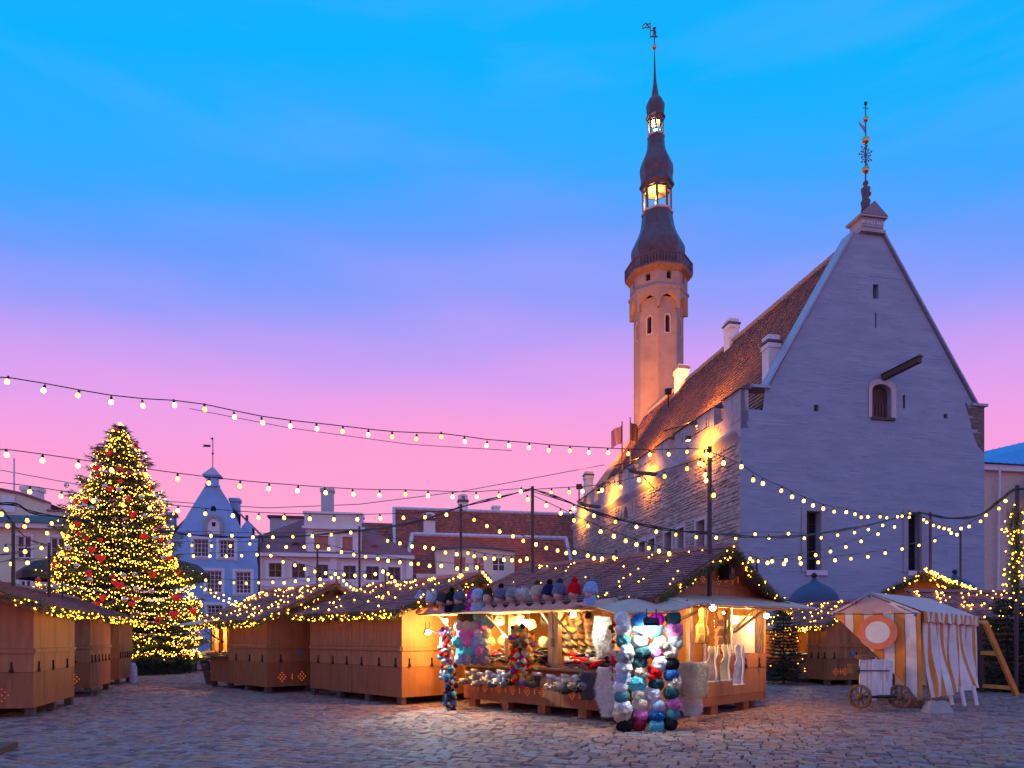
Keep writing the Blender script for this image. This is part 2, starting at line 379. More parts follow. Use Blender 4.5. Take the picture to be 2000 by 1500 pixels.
while row * .17 < 60:
    rr = random.Random(row); b = row * .17; a = -45 + rr.uniform(0, .3)
    while a < 45:
        w = rr.uniform(.15, .27); c = ce1 * (a + w / 2) + ce2 * (b + .45 * math.sin(a * .13)); a += w
        if 7.3 < c.y < 37 and abs(c.x) < .78 * c.y + .6: cand.append((c, w))
    row += 1
cand.sort(key=lambda t: t[0].y + abs(t[0].x) * .12)
for i, (c, w) in enumerate(cand):
    k = random.choices(range(5), (4, 3, 4, 2, 2))[0]
    top = .016 * noise.noise(c * .45) + random.uniform(-.005, .004)
    if i < 300:
        mb = MB(); cobble_shape(mb, c, w - .014, .158, top, ce1, ce2, k); o = mb.build('cobblestone', cobbleM, groundO)
    else: cobble_shape(far, c, w - .014, .158, top, ce1, ce2, k)
stuff(far.build('cobblestone_paving', cobbleM, groundO))
# ================================================================== TOWN HALL
U = Vector((.982, .189, 0)).normalized(); V = Vector((-U.y, U.x, 0))
A0 = Vector((11.6, 34.6, 0)); LEN, WID = 30.6, 14.5
hall = thing('town_hall', 'tall grey stone town hall with steep tiled roof and slender spired tower', 'town hall', A0)
FG = Frame(A0, U, -V)                   # gable facing the square
FS = Frame(A0, V, -U)                   # long side
def gpx(x, y): return FG.px(x, y)
def spx(x, y): return FS.px(x, y)
# --- gable wall
s_l, s_r = 1.5, 13.76; zk = 14.25; zt = 22.75
outer = [(0, 0), (WID, 0), (WID, 14.0), (s_r + .05, 14.2), (8.15, zt), (6.42, zt), (s_l, 14.2), (1.35, 14.2), (1.2, 13.1), (.42, 13.1), (.42, 14.15), (0, 14.15)]
def R4(x0, x1, y0, y1):
    a, b = gpx(x0, y1); c, d = gpx(x1, y0); return a, c, b, d
tw1 = R4(1575, 1603, 999, 1113); tw2 = R4(1773, 1799, 1001, 1114)
top_w = R4(1705, 1716, 556, 583); hole1 = R4(1590, 1599, 791, 803); hole2 = R4(1843, 1851, 809, 817); hat_w = R4(1703, 1740, 752, 814)
slit = R4(1709, 1712, 611, 641)
holes = [rect(*tw1), rect(*tw2), rect(*top_w), rect(*hole1), rect(*hole2), arch(hat_w[0], hat_w[1], hat_w[2], hat_w[3], .35), rect(*slit)]
mb = MB(); facade(mb, FG, outer, holes, .55)
gw = mb.build('gable_wall', gableM, hall)
st = MB(); stones(st, FG, outer, holes, .5, .17, .009, keep=.3, pad=.18); stuff(st.build('gable_stonework', gableM, gw))
# bare patch of stone under the right kneeler
pt = [gpx(1884, 787), gpx(1922, 797), gpx(1922, 884), gpx(1910, 872), gpx(1900, 846), gpx(1894, 820)]
pt = [(min(x, WID - .02), z) for x, z in pt]
mb = MB(); stones(mb, FG, pt, [], .42, .16, .03, gap=.008)
facade(mb, FG, pt, [], .1, d=.006); stuff(mb.build('bare_stonework', bareM, gw))
for t in (tw1, tw2):
    window(hall, FG, *t[:2], t[2], t[3], .5, 2, 5, M('dark_window_bar', (.05, .04, .045), .6, .1), glassM, .05, .03)
    mb = MB(); w = .3
    for q in ((t[0]-w, t[0], t[2]-.1, t[3]+w*.6), (t[1], t[1]+w, t[2]-.1, t[3]+w*.6), (t[0], t[1], t[3], t[3]+w*.6)): FG.box(mb, *q, .026, .045)
    mb.build('window_surround', M('pale_window_band', (.33, .34, .39), .9, .12, 2), hall)
    mb = MB(); FG.box(mb, t[0]-.05, t[1]+.35, t[2]-.28, t[2]-.02, -.45, .1); mb.build('window_sill', M('blue_zinc_sill', (.45, .55, .66), .4, .1, metal=.3), hall)
def dark_back(par, F, r, d, name='recess', m=darkM):
    b = MB(); b.face([F.pt(x, z, -d + .01) for x, z in r]); return b.build(name, m, par)
for r in (top_w, hole1, hole2, slit): dark_back(hall, FG, rect(*r), .55)
# hatch with barred door
a, b, c, d = hat_w
door = dark_back(hall, FG, arch(a, b, c, d, .35), .3, 'hatch_door', M('red_brown_hatch', (.07, .03, .028), .7, .3, 6))
for k in range(6):
    q = MB(); x = a + (b - a) * (k + .5) / 6; FG.box(q, x - .055, x + .055, c + .05, c + .85, -.29, -.25); q.build('slat', M('hatch_slat', (.11, .055, .045), .7, .3) if k == 0 else bpy.data.materials['hatch_slat'], door)
q = MB(); FG.box(q, a - .05, b + .2, c - .16, c, -.3, .1); q.build('hatch_sill', oldwoodM, hall)
q = MB(); o2 = arch(a - .22, b + .3, c - .05, d + .28, .5)
facade(q, FG, o2, [arch(a - .01, b + .01, c - .04, d + .01, .36)], .03, d=.04); q.build('hatch_surround', trimM, hall)
# hoist beam, anchors
p0 = FG.pt(*gpx(1725, 738), 0); mb = MB(); dirb = (-V * .92 + U * .12 + Z * .05).normalized(); side_ = dirb.cross(Z).normalized()
mb.box(p0 + dirb * 1.05, .27, 2.3, .28, (side_, dirb, side_.cross(dirb))); hb = mb.build('hoist_beam', oldwoodM, hall)
mb = MB(); mb.prism([p0 + side_ * .2 + Z * .15, p0 - side_ * .2 + Z * .15, p0 + Z * .27], dirb * 2.25); mb.build('beam_roof', M('beam_lead', (.09, .08, .09), .6, .2), hb)
q = MB(); x, z = gpx(1765, 785); FG.box(q, x-.03, x+.03, z-.35, z+.35, .01, .06); q.build('wall_anchor', ironM, hall)
# copings and kneelers
def coping(x0, z0, x1, z1, name, m):
    dv = Vector((x1 - x0, z1 - z0)); L = dv.length; t = (U * (x1 - x0) + Z * (z1 - z0)).normalized(); nn = t.cross(V)
    if nn.z < 0: nn = -nn
    q = MB(); q.box(FG.pt(x0, z0) + t * L / 2 + V * .32 + nn * .07, L, .95, .09, (t, V, nn)); return q.build(name, m, hall)
zinc = M('blue_zinc_coping', (.33, .39, .49), .5, .12, 2, metal=.2)
coping(s_l - .1, 14.2, 6.42, zt, 'gable_coping', zinc); coping(s_r + .15, 14.15, 8.15, zt, 'gable_coping', zinc)
for x0, x1, z in ((.6, 1.6, 14.2), (13.6, 14.62, 14.1)):
    q = MB(); FG.box(q, x0, x1, z, z + .14, -.8, .14); q.build('kneeler', zinc, hall)
# --- side walls
def S4(x0, x1, y0, y1):
    (a, z0), (b, z1) = spx(x1, y1), spx(x0, y0); return a, b, z0, z1
sw = [S4(1362, 1379, 1020, 1076), S4(1325, 1338, 1034, 1079), S4(1300, 1314, 1042, 1080), S4(1269, 1281, 1055, 1086), S4(1249, 1262, 1061, 1087), S4(1199, 1206, 1076, 1092)]
sa = S4(1217, 1227, 990, 1012)
souter = [(0, 0), (LEN, 0), (LEN, 12.1), (0, 12.1)]
sholes = [rect(*r) for r in sw] + [arch(*sa, 1.0, point=True)]
for xx, y0, y1 in ((1352, 905, 935), (1235, 980, 1000), (1189, 1004, 1018)):
    r = S4(xx - .8, xx + .8, y0, y1); sholes.append(rect(*r)); sw.append(r)
mb = MB(); facade(mb, FS, souter, sholes, .5); swo = mb.build('side_wall', sideM, hall)
st = MB(); stones(st, FS, souter, sholes, .42, .2, .075, keep=.96, gap=.014, pad=.12); stuff(st.build('side_stonework', sideM, swo))
for r in sw: dark_back(hall, FS, rect(*r), .45, 'window', glassM)
dark_back(hall, FS, arch(*sa, 1.0, point=True), .45, 'window', M('pale_blind', (.5, .45, .5), .8))
for r in sw[:5]:
    q = MB()
    for e in ((r[0]-.22, r[0]-.002, r[2]-.1, r[3]+.2), (r[1]+.002, r[1]+.22, r[2]-.1, r[3]+.2), (r[0], r[1], r[3]+.002, r[3]+.2)): FS.box(q, *e, .0, .1)
    q.build('window_surround', trimM, hall)
# string course
q = MB(); loop = [FS.pt(0, 11.5, .0), FS.pt(0, 11.95, .26), FS.pt(0, 12.1, .26), FS.pt(0, 12.25, .0)]; q.prism(loop, V * LEN); q.build('string_course', parapetM, hall)
# parapet with merlons
q = MB(); FS.box(q, 0, LEN, 12.1, 13.05, -.42, .02); pw = q.build('parapet', parapetM, hall)
st = MB(); stones(st, FS, [(0, 12.25), (LEN, 12.25), (LEN, 13.02), (0, 13.02)], [], .5, .2, .02, d=.02, keep=.6); stuff(st.build('parapet_stonework', parapetM, pw))
x = .0; k = 0
capM = M('merlon_slate_cap', (.10, .09, .11), .6, .2)
while x < LEN - 1:
    w = 2.0 if k else 1.75
    mb = MB(); sl = (x + w * .42, x + w * .42 + .12, 13.25, 13.85)
    facade(mb, FS, rect(x, x + w, 13.05, 14.1), [rect(*sl)], .2, d=.02)
    FS.box(mb, x, x + w, 13.05, 14.1, -.42, -.18)
    for xx in (x, x + w):
        mb.face((FS.pt(xx, 13.05, .02), FS.pt(xx, 13.05, -.2), FS.pt(xx, 14.1, -.2), FS.pt(xx, 14.1, .02)))
    mb.face([FS.pt(a, b, -.179) for a, b in rect(*sl)], 1)
    mo = mb.build('merlon', [parapetM, darkM], pw)
    c = MB(); c.prism([FS.pt(x - .08, 14.1, .14), FS.pt(x - .08, 14.1, -.5), FS.pt(x - .08, 14.42, -.4)], V * (w + .16)); c.build('merlon_cap', capM, mo)
    x += w + 1.05; k += 1
q = MB(); FG.box(q, .002, .42, 13.06, 14.06, -1.2, -.02); q.build('corner_merlon_return', parapetM, pw)
# right and rear walls
q = MB()
q.face([A0 + U * WID, A0 + U * WID + V * LEN, A0 + U * WID + V * LEN + Z * 13.6, A0 + U * WID + Z * 13.6])
q.face([A0 + V * LEN, A0 + U * WID + V * LEN, A0 + U * WID + V * LEN + Z * 13, A0 + U * 7.25 + V * LEN + Z * 23, A0 + V * LEN + Z * 13]); q.build('rear_walls', parapetM, hall)
# roof
zr, z0r, s0r = 23.0, 12.7, 1.05
def roofslope(sa_, sb_, name):
    o = A0 + U * sa_ + V * .45 + Z * z0r; top = A0 + U * sb_ + V * .45 + Z * zr; es = top - o
    base = MB(); base.face((o, o + V * (LEN - .2), top + V * (LEN - .2), top)); b = base.build('roof', tileM[2], hall)
    t = MB(); tiles(t, o, V, es, LEN - .2, es.length, .24, .34, .055, m=(0, 0, 1, 1, 2)); stuff(t.build(name, tileM, b)); return b
rf = roofslope(s0r, 7.25, 'roof_tile_courses')
o = A0 + U * 13.45 + V * .45 + Z * z0r; q = MB(); q.face((o, A0 + U * 7.25 + V * .45 + Z * zr, A0 + U * 7.25 + V * LEN + Z * zr, o + V * (LEN - .4))); q.build('roof', tileM[2], hall)
rt = MB()
for k in range(76):
    c = A0 + U * 7.25 + V * (.6 + k * .4) + Z * (zr + .06 + random.uniform(-.01, .01))
    rt.lathe([(0, .17), (.42, .2)], 7, c, ax=(U, Z, V))
stuff(rt.build('ridge_tile_row', M('ridge_mortar', (.30, .28, .32), .8, .3, 6), rf))
# chimneys
def chimney(par, px0, px1, ytop, ybot, Y, m, cap=capM, dep=.9, flue=True):
    a = P(px0, ytop, Y); b = P(px1, ybot, Y); w = (b - a).dot(U); c = (a + b) / 2; h = a.z - b.z
    mb = MB(); cc = Vector((c.x, c.y, 0)) + V * dep / 2
    mb.box(cc + Z * (b.z + h * .46), w * .9, dep * .9, h * .92 + 1.2, (U, V, Z)); mb.box(cc + Z * (b.z + h * .93), w * 1.05, dep * 1.05, h * .1, (U, V, Z))
    o = mb.build('chimney', m, par)
    q = MB(); q.box(cc + Z * (a.z + .07), w * 1.15, dep * 1.15, .12, (U, V, Z)); q.build('chimney_cap', cap, o); return o
chimney(hall, 1499, 1527, 668, 752, 36.3, whiteM, dep=.7)
chimney(hall, 1423, 1446, 632, 690, 49.5, whiteM)
chimney(hall, 1323, 1347, 718, 800, 58, whiteM)
chimney(hall, 1143, 1160, 928, 985, 65.6, whiteM, dep=.8)
# pediment block with the date
pc = A0 + U * 7.48 + V * .35; pb = MB()
pb.box(pc + Z * 22.87, 1.45, 1.1, .18, (U, V, Z)); pb.box(pc + Z * 23.25, 1.28, .95, .6, (U, V, Z)); pb.box(pc + Z * 23.6, 1.6, 1.2, .1, (U, V, Z))
ped = pb.build('pediment_block', parapetM, hall)
pb = MB(); e = U * .82; pb.prism([pc - e + Z * 23.65 - V * .62, pc + e + Z * 23.65 - V * .62, pc + Z * 24.38 - V * .62], V * 1.24); pb.build('pediment_roof', M('pediment_lead', (.22, .21, .25), .6, .2), ped)
pb = MB(); pb.box(pc + Z * 23.27 - V * .49, 1.2, .04, .46, (U, V, Z)); pb.build('date_panel', M('date_panel_paint', (.30, .33, .38), .7, .1), ped)
cu = bpy.data.curves.new('date', 'FONT'); cu.body = 'ANNO 1627'; cu.size = .27; cu.align_x = 'CENTER'; cu.align_y = 'CENTER'; cu.extrude = .01
to = bpy.data.objects.new('tmp', cu); COL.objects.link(to); dg = bpy.context.evaluated_depsgraph_get()
me = bpy.data.meshes.new_from_object(to.evaluated_get(dg)); bpy.data.objects.remove(to)
me.transform(Matrix.Translation(pc + Z * 23.27 - V * .52 - A0) @ Matrix((( U.x, 0, -V.x, 0), (U.y, 0, -V.y, 0), (0, 1, 0, 0), (0, 0, 0, 1))))
io = bpy.data.objects.new('date_inscription', me); COL.objects.link(io); io.parent = ped; me.materials.clear(); me.materials.append(whiteM)
# gable finial: rod, gilded balls, iron flower, small figure
fc = pc - U * .05; rod = MB(); rod.tube([fc + Z * 24.2, fc + Z * 29.9], [.045, .03], 6); rodo = rod.build('gable_finial', M('finial_iron', (.10, .13, .2), .5, .2, metal=.4), hall)
kz = 36.2 / F_PX
def fz(y): return CAM_H + (HY - y) * kz
for y, r in ((328, .19), (270, .19), (229, .14)):
    b = MB(); b.sphere(fc + Z * fz(y), r, 14, 10, sc=(1, 1, 1.15)); b.build('ball', goldM, rodo, True)
b = MB()
for k in range(14):
    a = 2 * math.pi * k / 14; r = .42 if k % 2 else .3; c = fc + Z * fz(299)
    t = U * math.cos(a) * r * .9 + Z * math.sin(a) * r * 1.25; b.tube([c + t * .15, c + t], .018, 4); b.octa(c + t, .06)
    b.tube([c + t * .6, c + t * .75 + U * .1 * math.sin(a) - Z * .1 * math.cos(a)], .015, 4)
b.build('iron_flower', M('flower_iron', (.18, .07, .16), .6, .2), rodo)
b = MB(); c = fc + Z * fz(245); b.prism([c, c - U * .45 + Z * .28, c - U * .35 + Z * .1, c - U * .02 - Z * .3], V * .02); b.build('pennant', M('pennant_metal', (.25, .3, .45), .5), rodo)
b = MB(); c = fc + Z * fz(207); b.tube([c - U * .16, c + U * .16], .02, 4); b.sphere(fc + Z * fz(198), .09, 8, 6, sc=(1, .6, 1.3)); b.build('cross_tip', ironM, rodo)
b = MB(); c = fc - U * .1 - V * .12 + Z * 24.05
b.lathe([(0, .24), (.3, .2), (.55, .25), (.7, .16), (1.0, .2), (1.25, .24), (1.35, .1), (1.42, .09), (1.5, .14), (1.6, .13), (1.68, .05)], 10, c); b.sphere(c + U * .2 + Z * 1.0, .12, 8, 6)
b.build('carved_figure', M('figure_stone', (.13, .10, .12), .8, .35, 6), ped, True)
# dragon-head waterspouts and wall floodlights
def spout(px, py, L=1.9):
    x, z = spx(px, py); a = FS.pt(x, z, 0); q = MB(); n = FS.n
    q.tube([a, a + n * L * .75 + Z * .08, a + n * L + Z * .22], [.16, .13, .17], 7); q.tube([a + n * (L - .15) + Z * .15, a + n * (L + .22) + Z * .36], [.1, .04], 6)
    q.tube([a + n * (L - .15) + Z * .2, a + n * (L - .35) + Z * .55], [.07, .02], 5); q.tube([a - Z * 1.1, a + n * L * .6], .03, 5)
    q.build('dragon_waterspout', M('green_copper_spout', (.12, .11, .09), .6, .2) if 'green_copper_spout' not in bpy.data.materials else bpy.data.materials['green_copper_spout'], hall)
spout(1283, 927); spout(1172, 990, 1.7); 
flM = E('floodlight_glass', (1, .6, .12), 14)
def wall_flood(px, py, n, power=1350, dz=-.9):
    x, z = spx(px, py); a = FS.pt(x, z, 0); c = a + FS.n * 1.25 - Z * .75
    q = MB(); q.tube([a, a + FS.n * 1.0 - Z * .6, c], .03, 5); q.box(c, .28, .2, .22, (V, FS.n, Z)); fo = q.build('wall_floodlight', ironM, hall)
    g = MB(); g.box(c - Z * .125, .24, .16, .02, (V, FS.n, Z)); g.build('lens', flM, fo)
    lamp('wall_flood_light', 'SPOT', c - Z * .2, power, (1, .31, .01), .08, c - FS.n * 1.2 - Z * .35, 150, 1.0, hall)
for q_ in ((1385, 832, 0), (1272, 899, 0), (1199, 941, 0), (1140, 983, 0)): wall_flood(*q_)
# ================================================================== TOWER
TY = 68.5; tk = TY / F_PX; TC = Vector(((1286 - CX) * tk, TY, 0))
def tz(y): return CAM_H + (HY - y) * tk
def tr(p): return p * tk
A8 = math.atan2(-TC.y, -TC.x) + R(0)       # one corner turned to the square
LEAN = (-8 * tk) / (tz(90) - tz(560))
def lx(z): return max(0, z - tz(560)) * LEAN
shaft = MB(); SR = tr(47.5)
ORG_T = hall
def oct_frames(Rr, z0):
    fr = []
    for k in range(8):
        a, b = A8 + R(45) * k, A8 + R(45) * (k + 1)
        p, q = TC + Vector((math.cos(a), math.sin(a), 0)) * Rr, TC + Vector((math.cos(b), math.sin(b), 0)) * Rr
        fr.append((Frame(p + Z * z0, q - p, ((p + q) / 2 - TC)), (q - p).length))
    return fr
zsh = tz(600)
rec = []
for F_, w in oct_frames(SR, 0):
    wz0, wz1 = tz(668), tz(634); h = arch(w * .5 - .24, w * .5 + .24, wz0, wz1, .25)
    facade(shaft, F_, rect(0, w, 6, zsh), [h], .3)
    r_ = MB(); r_.face([F_.pt(x, z, -.29) for x, z in h]); rec.append(r_)
tower = shaft.build('tower', towerM, hall)
for r_ in rec: r_.build('window_recess', darkM, tower)
for F_, w in oct_frames(SR, 0):
    q = MB(); wz0, wz1 = tz(668), tz(634)
    facade(q, F_, arch(w*.5-.33, w*.5+.33, wz0-.1, wz1+.1, .32), [arch(w*.5-.235, w*.5+.235, wz0+.01, wz1, .25)], .03, d=.03); q.build('window_surround', M('tower_trim', (.62, .5, .42), .8) if 'tower_trim' not in bpy.data.materials else bpy.data.materials['tower_trim'], tower)
trimT = bpy.data.materials['tower_trim']
# corbelled pointed arches
OR = tr(56); cb = MB(); za, zb = tz(624), tz(586)
for (F_, w), (Fi, wi) in zip(oct_frames(OR, 0), oct_frames(SR, 0)):
    ar = [(w*.5 + (w*.5-.2) * math.cos(math.pi*k/12), za + .55 + (zb - za - 1.0) * (math.sin(math.pi*k/12) * .6 + .4 * (1 - abs(math.cos(math.pi*k/12))))) for k in range(13)]
    loop = [(0, za), (.12, za), (.2, za + .3)] + [(x, z) for x, z in ar[::-1]] + [(w - .2, za + .3), (w - .12, za), (w, za), (w, zb), (0, zb)]
    facade(cb, F_, loop, [], .1)
    for (a, b) in zip(loop[:-3], loop[1:-2]):
        cb.face((F_.pt(a[0], a[1]), F_.pt(b[0], b[1]), F_.pt(b[0], b[1], -.45), F_.pt(a[0], a[1], -.45)))
cb.build('corbel_arches', towerM, tower)
q = MB(); q.lathe([(tz(588), tr(50)), (tz(586), tr(58.5)), (tz(582), tr(58.5)), (tz(580), tr(55))], 8, TC, A8); q.build('cornice', M('tower_cornice', (.30, .27, .30), .8, .2), tower)
q = MB(); rc = []
for F_, w in oct_frames(tr(55), 0):
    zz0, zz1 = tz(570), tz(551)
    hs = [rect(w*.5-.24, w*.5+.24, zz0, zz1)]; facade(q, F_, rect(0, w, tz(582), tz(550)+.3), hs, .3); r_ = MB(); r_.face([F_.pt(x, z, -.28) for x, z in hs[0]]); rc.append(r_)
q.build('upper_storey', towerM, tower); [r_.build('window_recess', darkM, tower) for r_ in rc]
# gallery
gal = MB(); gal.lathe([(tz(556), tr(54)), (tz(552), tr(57)), (tz(549), tr(63)), (tz(546), tr(65)), (tz(544), tr(65)), (tz(543.5), tr(48))], 8, TC, A8)
galo = gal.build('gallery_floor', M('gallery_timber', (.22, .13, .10), .7, .3, 4), tower)
railM = M('gallery_rail_timber', (.10, .06, .07), .7, .25)
for k, (F_, w) in enumerate(oct_frames(tr(64), tz(545))):
    q = MB(); hh = tr(23); F_.box(q, 0, w, hh - .12, hh, -.1, .04); F_.box(q, 0, w, .02, .2, -.08, .02); F_.box(q, -.06, .06, 0, hh, -.12, .05); q.build('balustrade', railM, galo)
    for j in range(1, 8):
        q = MB(); x = w * j / 8; F_.box(q, x - .07, x + .07, .2, hh - .12, -.06, 0); q.build('baluster', railM, galo)
def oct_lathe(name, prof, m, par):
    q = MB(); pr = []
    for y, r in prof: pr.append((tz(y), tr(r)))
    i0 = len(q.v)
    for z, r in pr:
        for k in range(8):
            t = A8 + R(45) * k; q.v.append((TC.x + lx(z) + math.cos(t) * r, TC.y + math.sin(t) * r, z))
    for a in range(len(pr) - 1):
        for k in range(8):
            j = (k + 1) % 8; q.f.append((a*8+k, a*8+j, (a+1)*8+j, (a+1)*8+k)); q.m.append(0)
    q.f.append(tuple(range(8))[::-1]); q.m.append(0); q.f.append(tuple((len(pr)-1)*8 + k for k in range(8))); q.m.append(0)
    return q.build(name, m, par)
def sm(pts, n=4):                         # smooth profile
    out = []
    for i in range(len(pts) - 1):
        p0, p1, p2, p3 = pts[max(i-1, 0)], pts[i], pts[i+1], pts[min(i+2, len(pts)-1)]
        for k in range(n):
            t = k / n
            out.append(tuple(.5*((2*p1[d]) + (-p0[d]+p2[d])*t + (2*p0[d]-5*p1[d]+4*p2[d]-p3[d])*t*t + (-p0[d]+3*p1[d]-3*p2[d]+p3[d])*t**3) for d in (0, 1)))
    return out + [pts[-1]]
oct_lathe('lower_dome', sm([(543, 47), (520, 49), (500, 51.5), (487, 51), (472, 44), (458, 37), (445, 32.5), (428, 29.8), (421, 29.3)]), copperM, tower)
oct_lathe('lantern_sill', [(421, 29), (420, 31), (417, 31), (416, 28)], trimM, tower)
def lantern(yb, yt, Rp, pw, ym, em, lpow, lcol):
    par = None
    for k in range(8):
        q = MB(); t = A8 + R(45) * k; d = Vector((math.cos(t), math.sin(t), 0)); z0, z1 = tz(yb), tz(yt)
        q.tube([TC + d * tr(Rp - pw/2) + Z * z0 + Vector((lx(z0), 0, 0)), TC + d * tr(Rp - pw/2) + Z * z1 + Vector((lx(z1), 0, 0))], tr(pw) / 2, 6)
        q.build('lantern_post', copperM, tower)
        t2 = A8 + R(45) * (k + 1); d2 = Vector((math.cos(t2), math.sin(t2), 0))
        q = MB(); a, b = TC + d * tr(Rp - pw/2), TC + d2 * tr(Rp - pw/2); ex = b - a; n = 10
        top = [a + ex * (i/n) + Z * tz(yt) for i in range(n+1)]; low = [a + ex * (i/n) + Z * (tz(yt) - tr(ym) * (1 - math.sin(math.pi*i/n) ** .7) - tr(1.2)) for i in range(n+1)]
        for i in range(n): q.face((top[i], top[i+1], low[i+1], low[i]))
        for v in range(len(q.v)): q.v[v] = (q.v[v][0] + lx(tz(yt)), q.v[v][1], q.v[v][2])
        q.build('lantern_arch', copperM, tower)
    q = MB(); c = TC + Vector((lx(tz(yt)), 0, 0)); q.lathe([(tz(yt) - .15, tr(Rp - pw)), (tz(yt) - .1, tr(Rp - pw))], 8, c, A8); q.build('lantern_ceiling', M('lantern_ceiling_%d' % yb, (.6, .45, .3), .8), tower)
    zc = tz((yb + yt) / 2 + 2); cc = c + Z * zc
    q = MB(); q.sphere(cc, .16, 10, 6); q.build('lantern_lamp', em, tower)
    q = MB(); q.tube([c + Z * tz(yb), c + Z * tz(yt)], .1, 6); q.build('lantern_mast', copperM, tower)
    lamp('lantern_light', 'POINT', cc + Vector((-.5, -.3, .3)), lpow, lcol, .2, parent=hall)
lantern(416, 372, 28.5, 5, 7, E('lantern_lamp_glow', (1, .45, .1), 20), 420, (1, .5, .13))
oct_lathe('lantern_cornice', [(373, 28.5), (368, 29.5), (366, 33.5), (362, 33.5), (360, 31)], copperM, tower)
oct_lathe('middle_dome', sm([(360, 31), (350, 30.5), (338, 32), (326, 31.5), (314, 27), (305, 23), (294, 18.5), (284, 16.8), (270, 16)]), copperM, tower)
oct_lathe('lantern_sill', [(270, 16), (269.5, 17.5), (267, 17.5), (266.5, 14)], trimM, tower)
lantern(266, 238, 15.3, 3.6, 5, E('upper_lantern_glow', (1, .85, .5), 40), 260, (1, .85, .45))
oct_lathe('lantern_cornice', [(238.5, 15), (234, 16), (232, 19), (229, 19), (226, 16.5)], copperM, tower)
oct_lathe('upper_dome', sm([(226, 16.2), (216, 17.2), (206, 17.8), (198, 14.5), (191, 9), (182, 6.4), (170, 4.5), (155, 2.8), (125, 1.6), (98, .7)]), copperM, tower)
tip = TC + Vector((lx(tz(92)), 0, 0))
q = MB(); q.sphere(tip + Z * tz(92), tr(4.6), 14, 10); q.build('gilded_ball', goldM, tower, True)
q = MB(); q.tube([tip + Z * tz(89), tip + Z * tz(72)], .05, 6); q.build('vane_rod', ironM, tower)
vaneM = M('vane_copper', (.16, .07, .08), .5, .2, metal=.4)
q = MB(); s_ = tr(1); c = tip + Z * tz(72); X1 = Vector((1, 0, 0))
q.box(c + Z * .02, s_ * 13, .1, s_ * 1.5); q.tube([c - X1 * s_ * 3, c - X1 * s_ * .3 + Z * s_ * 8], [s_ * 1.3, s_ * 1.8], 6); q.tube([c + X1 * s_ * 3.6, c + X1 * s_ * .4 + Z * s_ * 8], [s_ * 1.3, s_ * 1.8], 6)
q.lathe([(s_ * 7, s_ * 2.0), (s_ * 9, s_ * 2.6), (s_ * 12.6, s_ * 2.6), (s_ * 13.4, s_ * 1.1)], 8, c); q.tube([c + Z * s_ * 12, c - X1 * s_ * 7.6 + Z * s_ * 12.5], [s_ * 1.1, s_ * .8], 5); q.tube([c + X1 * s_ * 2 + Z * s_ * 12, c + X1 * s_ * 3.6 + Z * s_ * 8], s_ * .9, 5)
q.sphere(c + Z * s_ * 15.6, s_ * 2.3, 8, 6); q.lathe([(s_ * 16.6, s_ * 3.4), (s_ * 17.2, s_ * 3), (s_ * 18.2, s_ * 1.8)], 8, c)
q.build('vane_figure', vaneM, tower)
q = MB(); b = c - X1 * s_ * 8; q.tube([b - Z * s_ * 2, b + Z * s_ * 27], .045, 5)
for zz in (26, 19): q.tube([b + Z * s_ * zz, b - X1 * s_ * 5 + Z * s_ * (zz - 1.5), b - X1 * s_ * 9 + Z * s_ * (zz + .5), b - X1 * s_ * 14 + Z * s_ * (zz - 3)], .05, 5)
q.tube([b - X1 * s_ * 14 + Z * s_ * 16, b - X1 * s_ * 15.5 + Z * s_ * 20, b - X1 * s_ * 14 + Z * s_ * 23.5], .05, 5); q.tube([b - X1 * s_ * 2 + Z * s_ * 20, b - X1 * s_ * 8 + Z * s_ * 24], .05, 5)
q.build('vane_flag', vaneM, tower)
# floodlights on the parapet that light the tower
for dx, dy, pw, tzz in ((-8.6, -6.5, 13000, 620), (-2.0, -13.0, 4200, 660)):
    c = TC + Vector((dx, dy, 0)); c.z = 15.2 if dx < -5 else 21.5
    q = MB(); q.box(c, .5, .4, .4); q.tube([c - Z * 1.3, c], .06, 6); fo = q.build('parapet_floodlight', ironM, hall)
    lamp('tower_flood', 'SPOT', c + Z * .35 + Vector((.2, .2, 0)), pw, (1, .30, .055), .2, TC + Z * tz(tzz), 75, .6, hall)
for (px, py, Y, pw) in ((1356, 831, 44.5, 1500), (1250, 901, 54, 1300)):   # sodium lamps on brackets at the eaves
    c = P(px, py, Y); q = MB(); e = A0 + V * ((c - A0).dot(V)); e.z = c.z - .5
    q.tube([e, c + Z * .25], .04, 5); q.lathe([(.1, .2), (.25, .12), (.3, .04)], 10, c); lo = q.build('eaves_lamp', ironM, hall)
    g = MB(); g.sphere(c, .17, 12, 8); g.build('lamp_glass', E('sodium_glass', (1, .55, .1), 22) if 'sodium_glass' not in bpy.data.materials else bpy.data.materials['sodium_glass'], lo, True)
    lamp('eaves_light', 'POINT', c + Z * .55 + FS.n * .1, pw, SODIUM, .15, parent=hall)
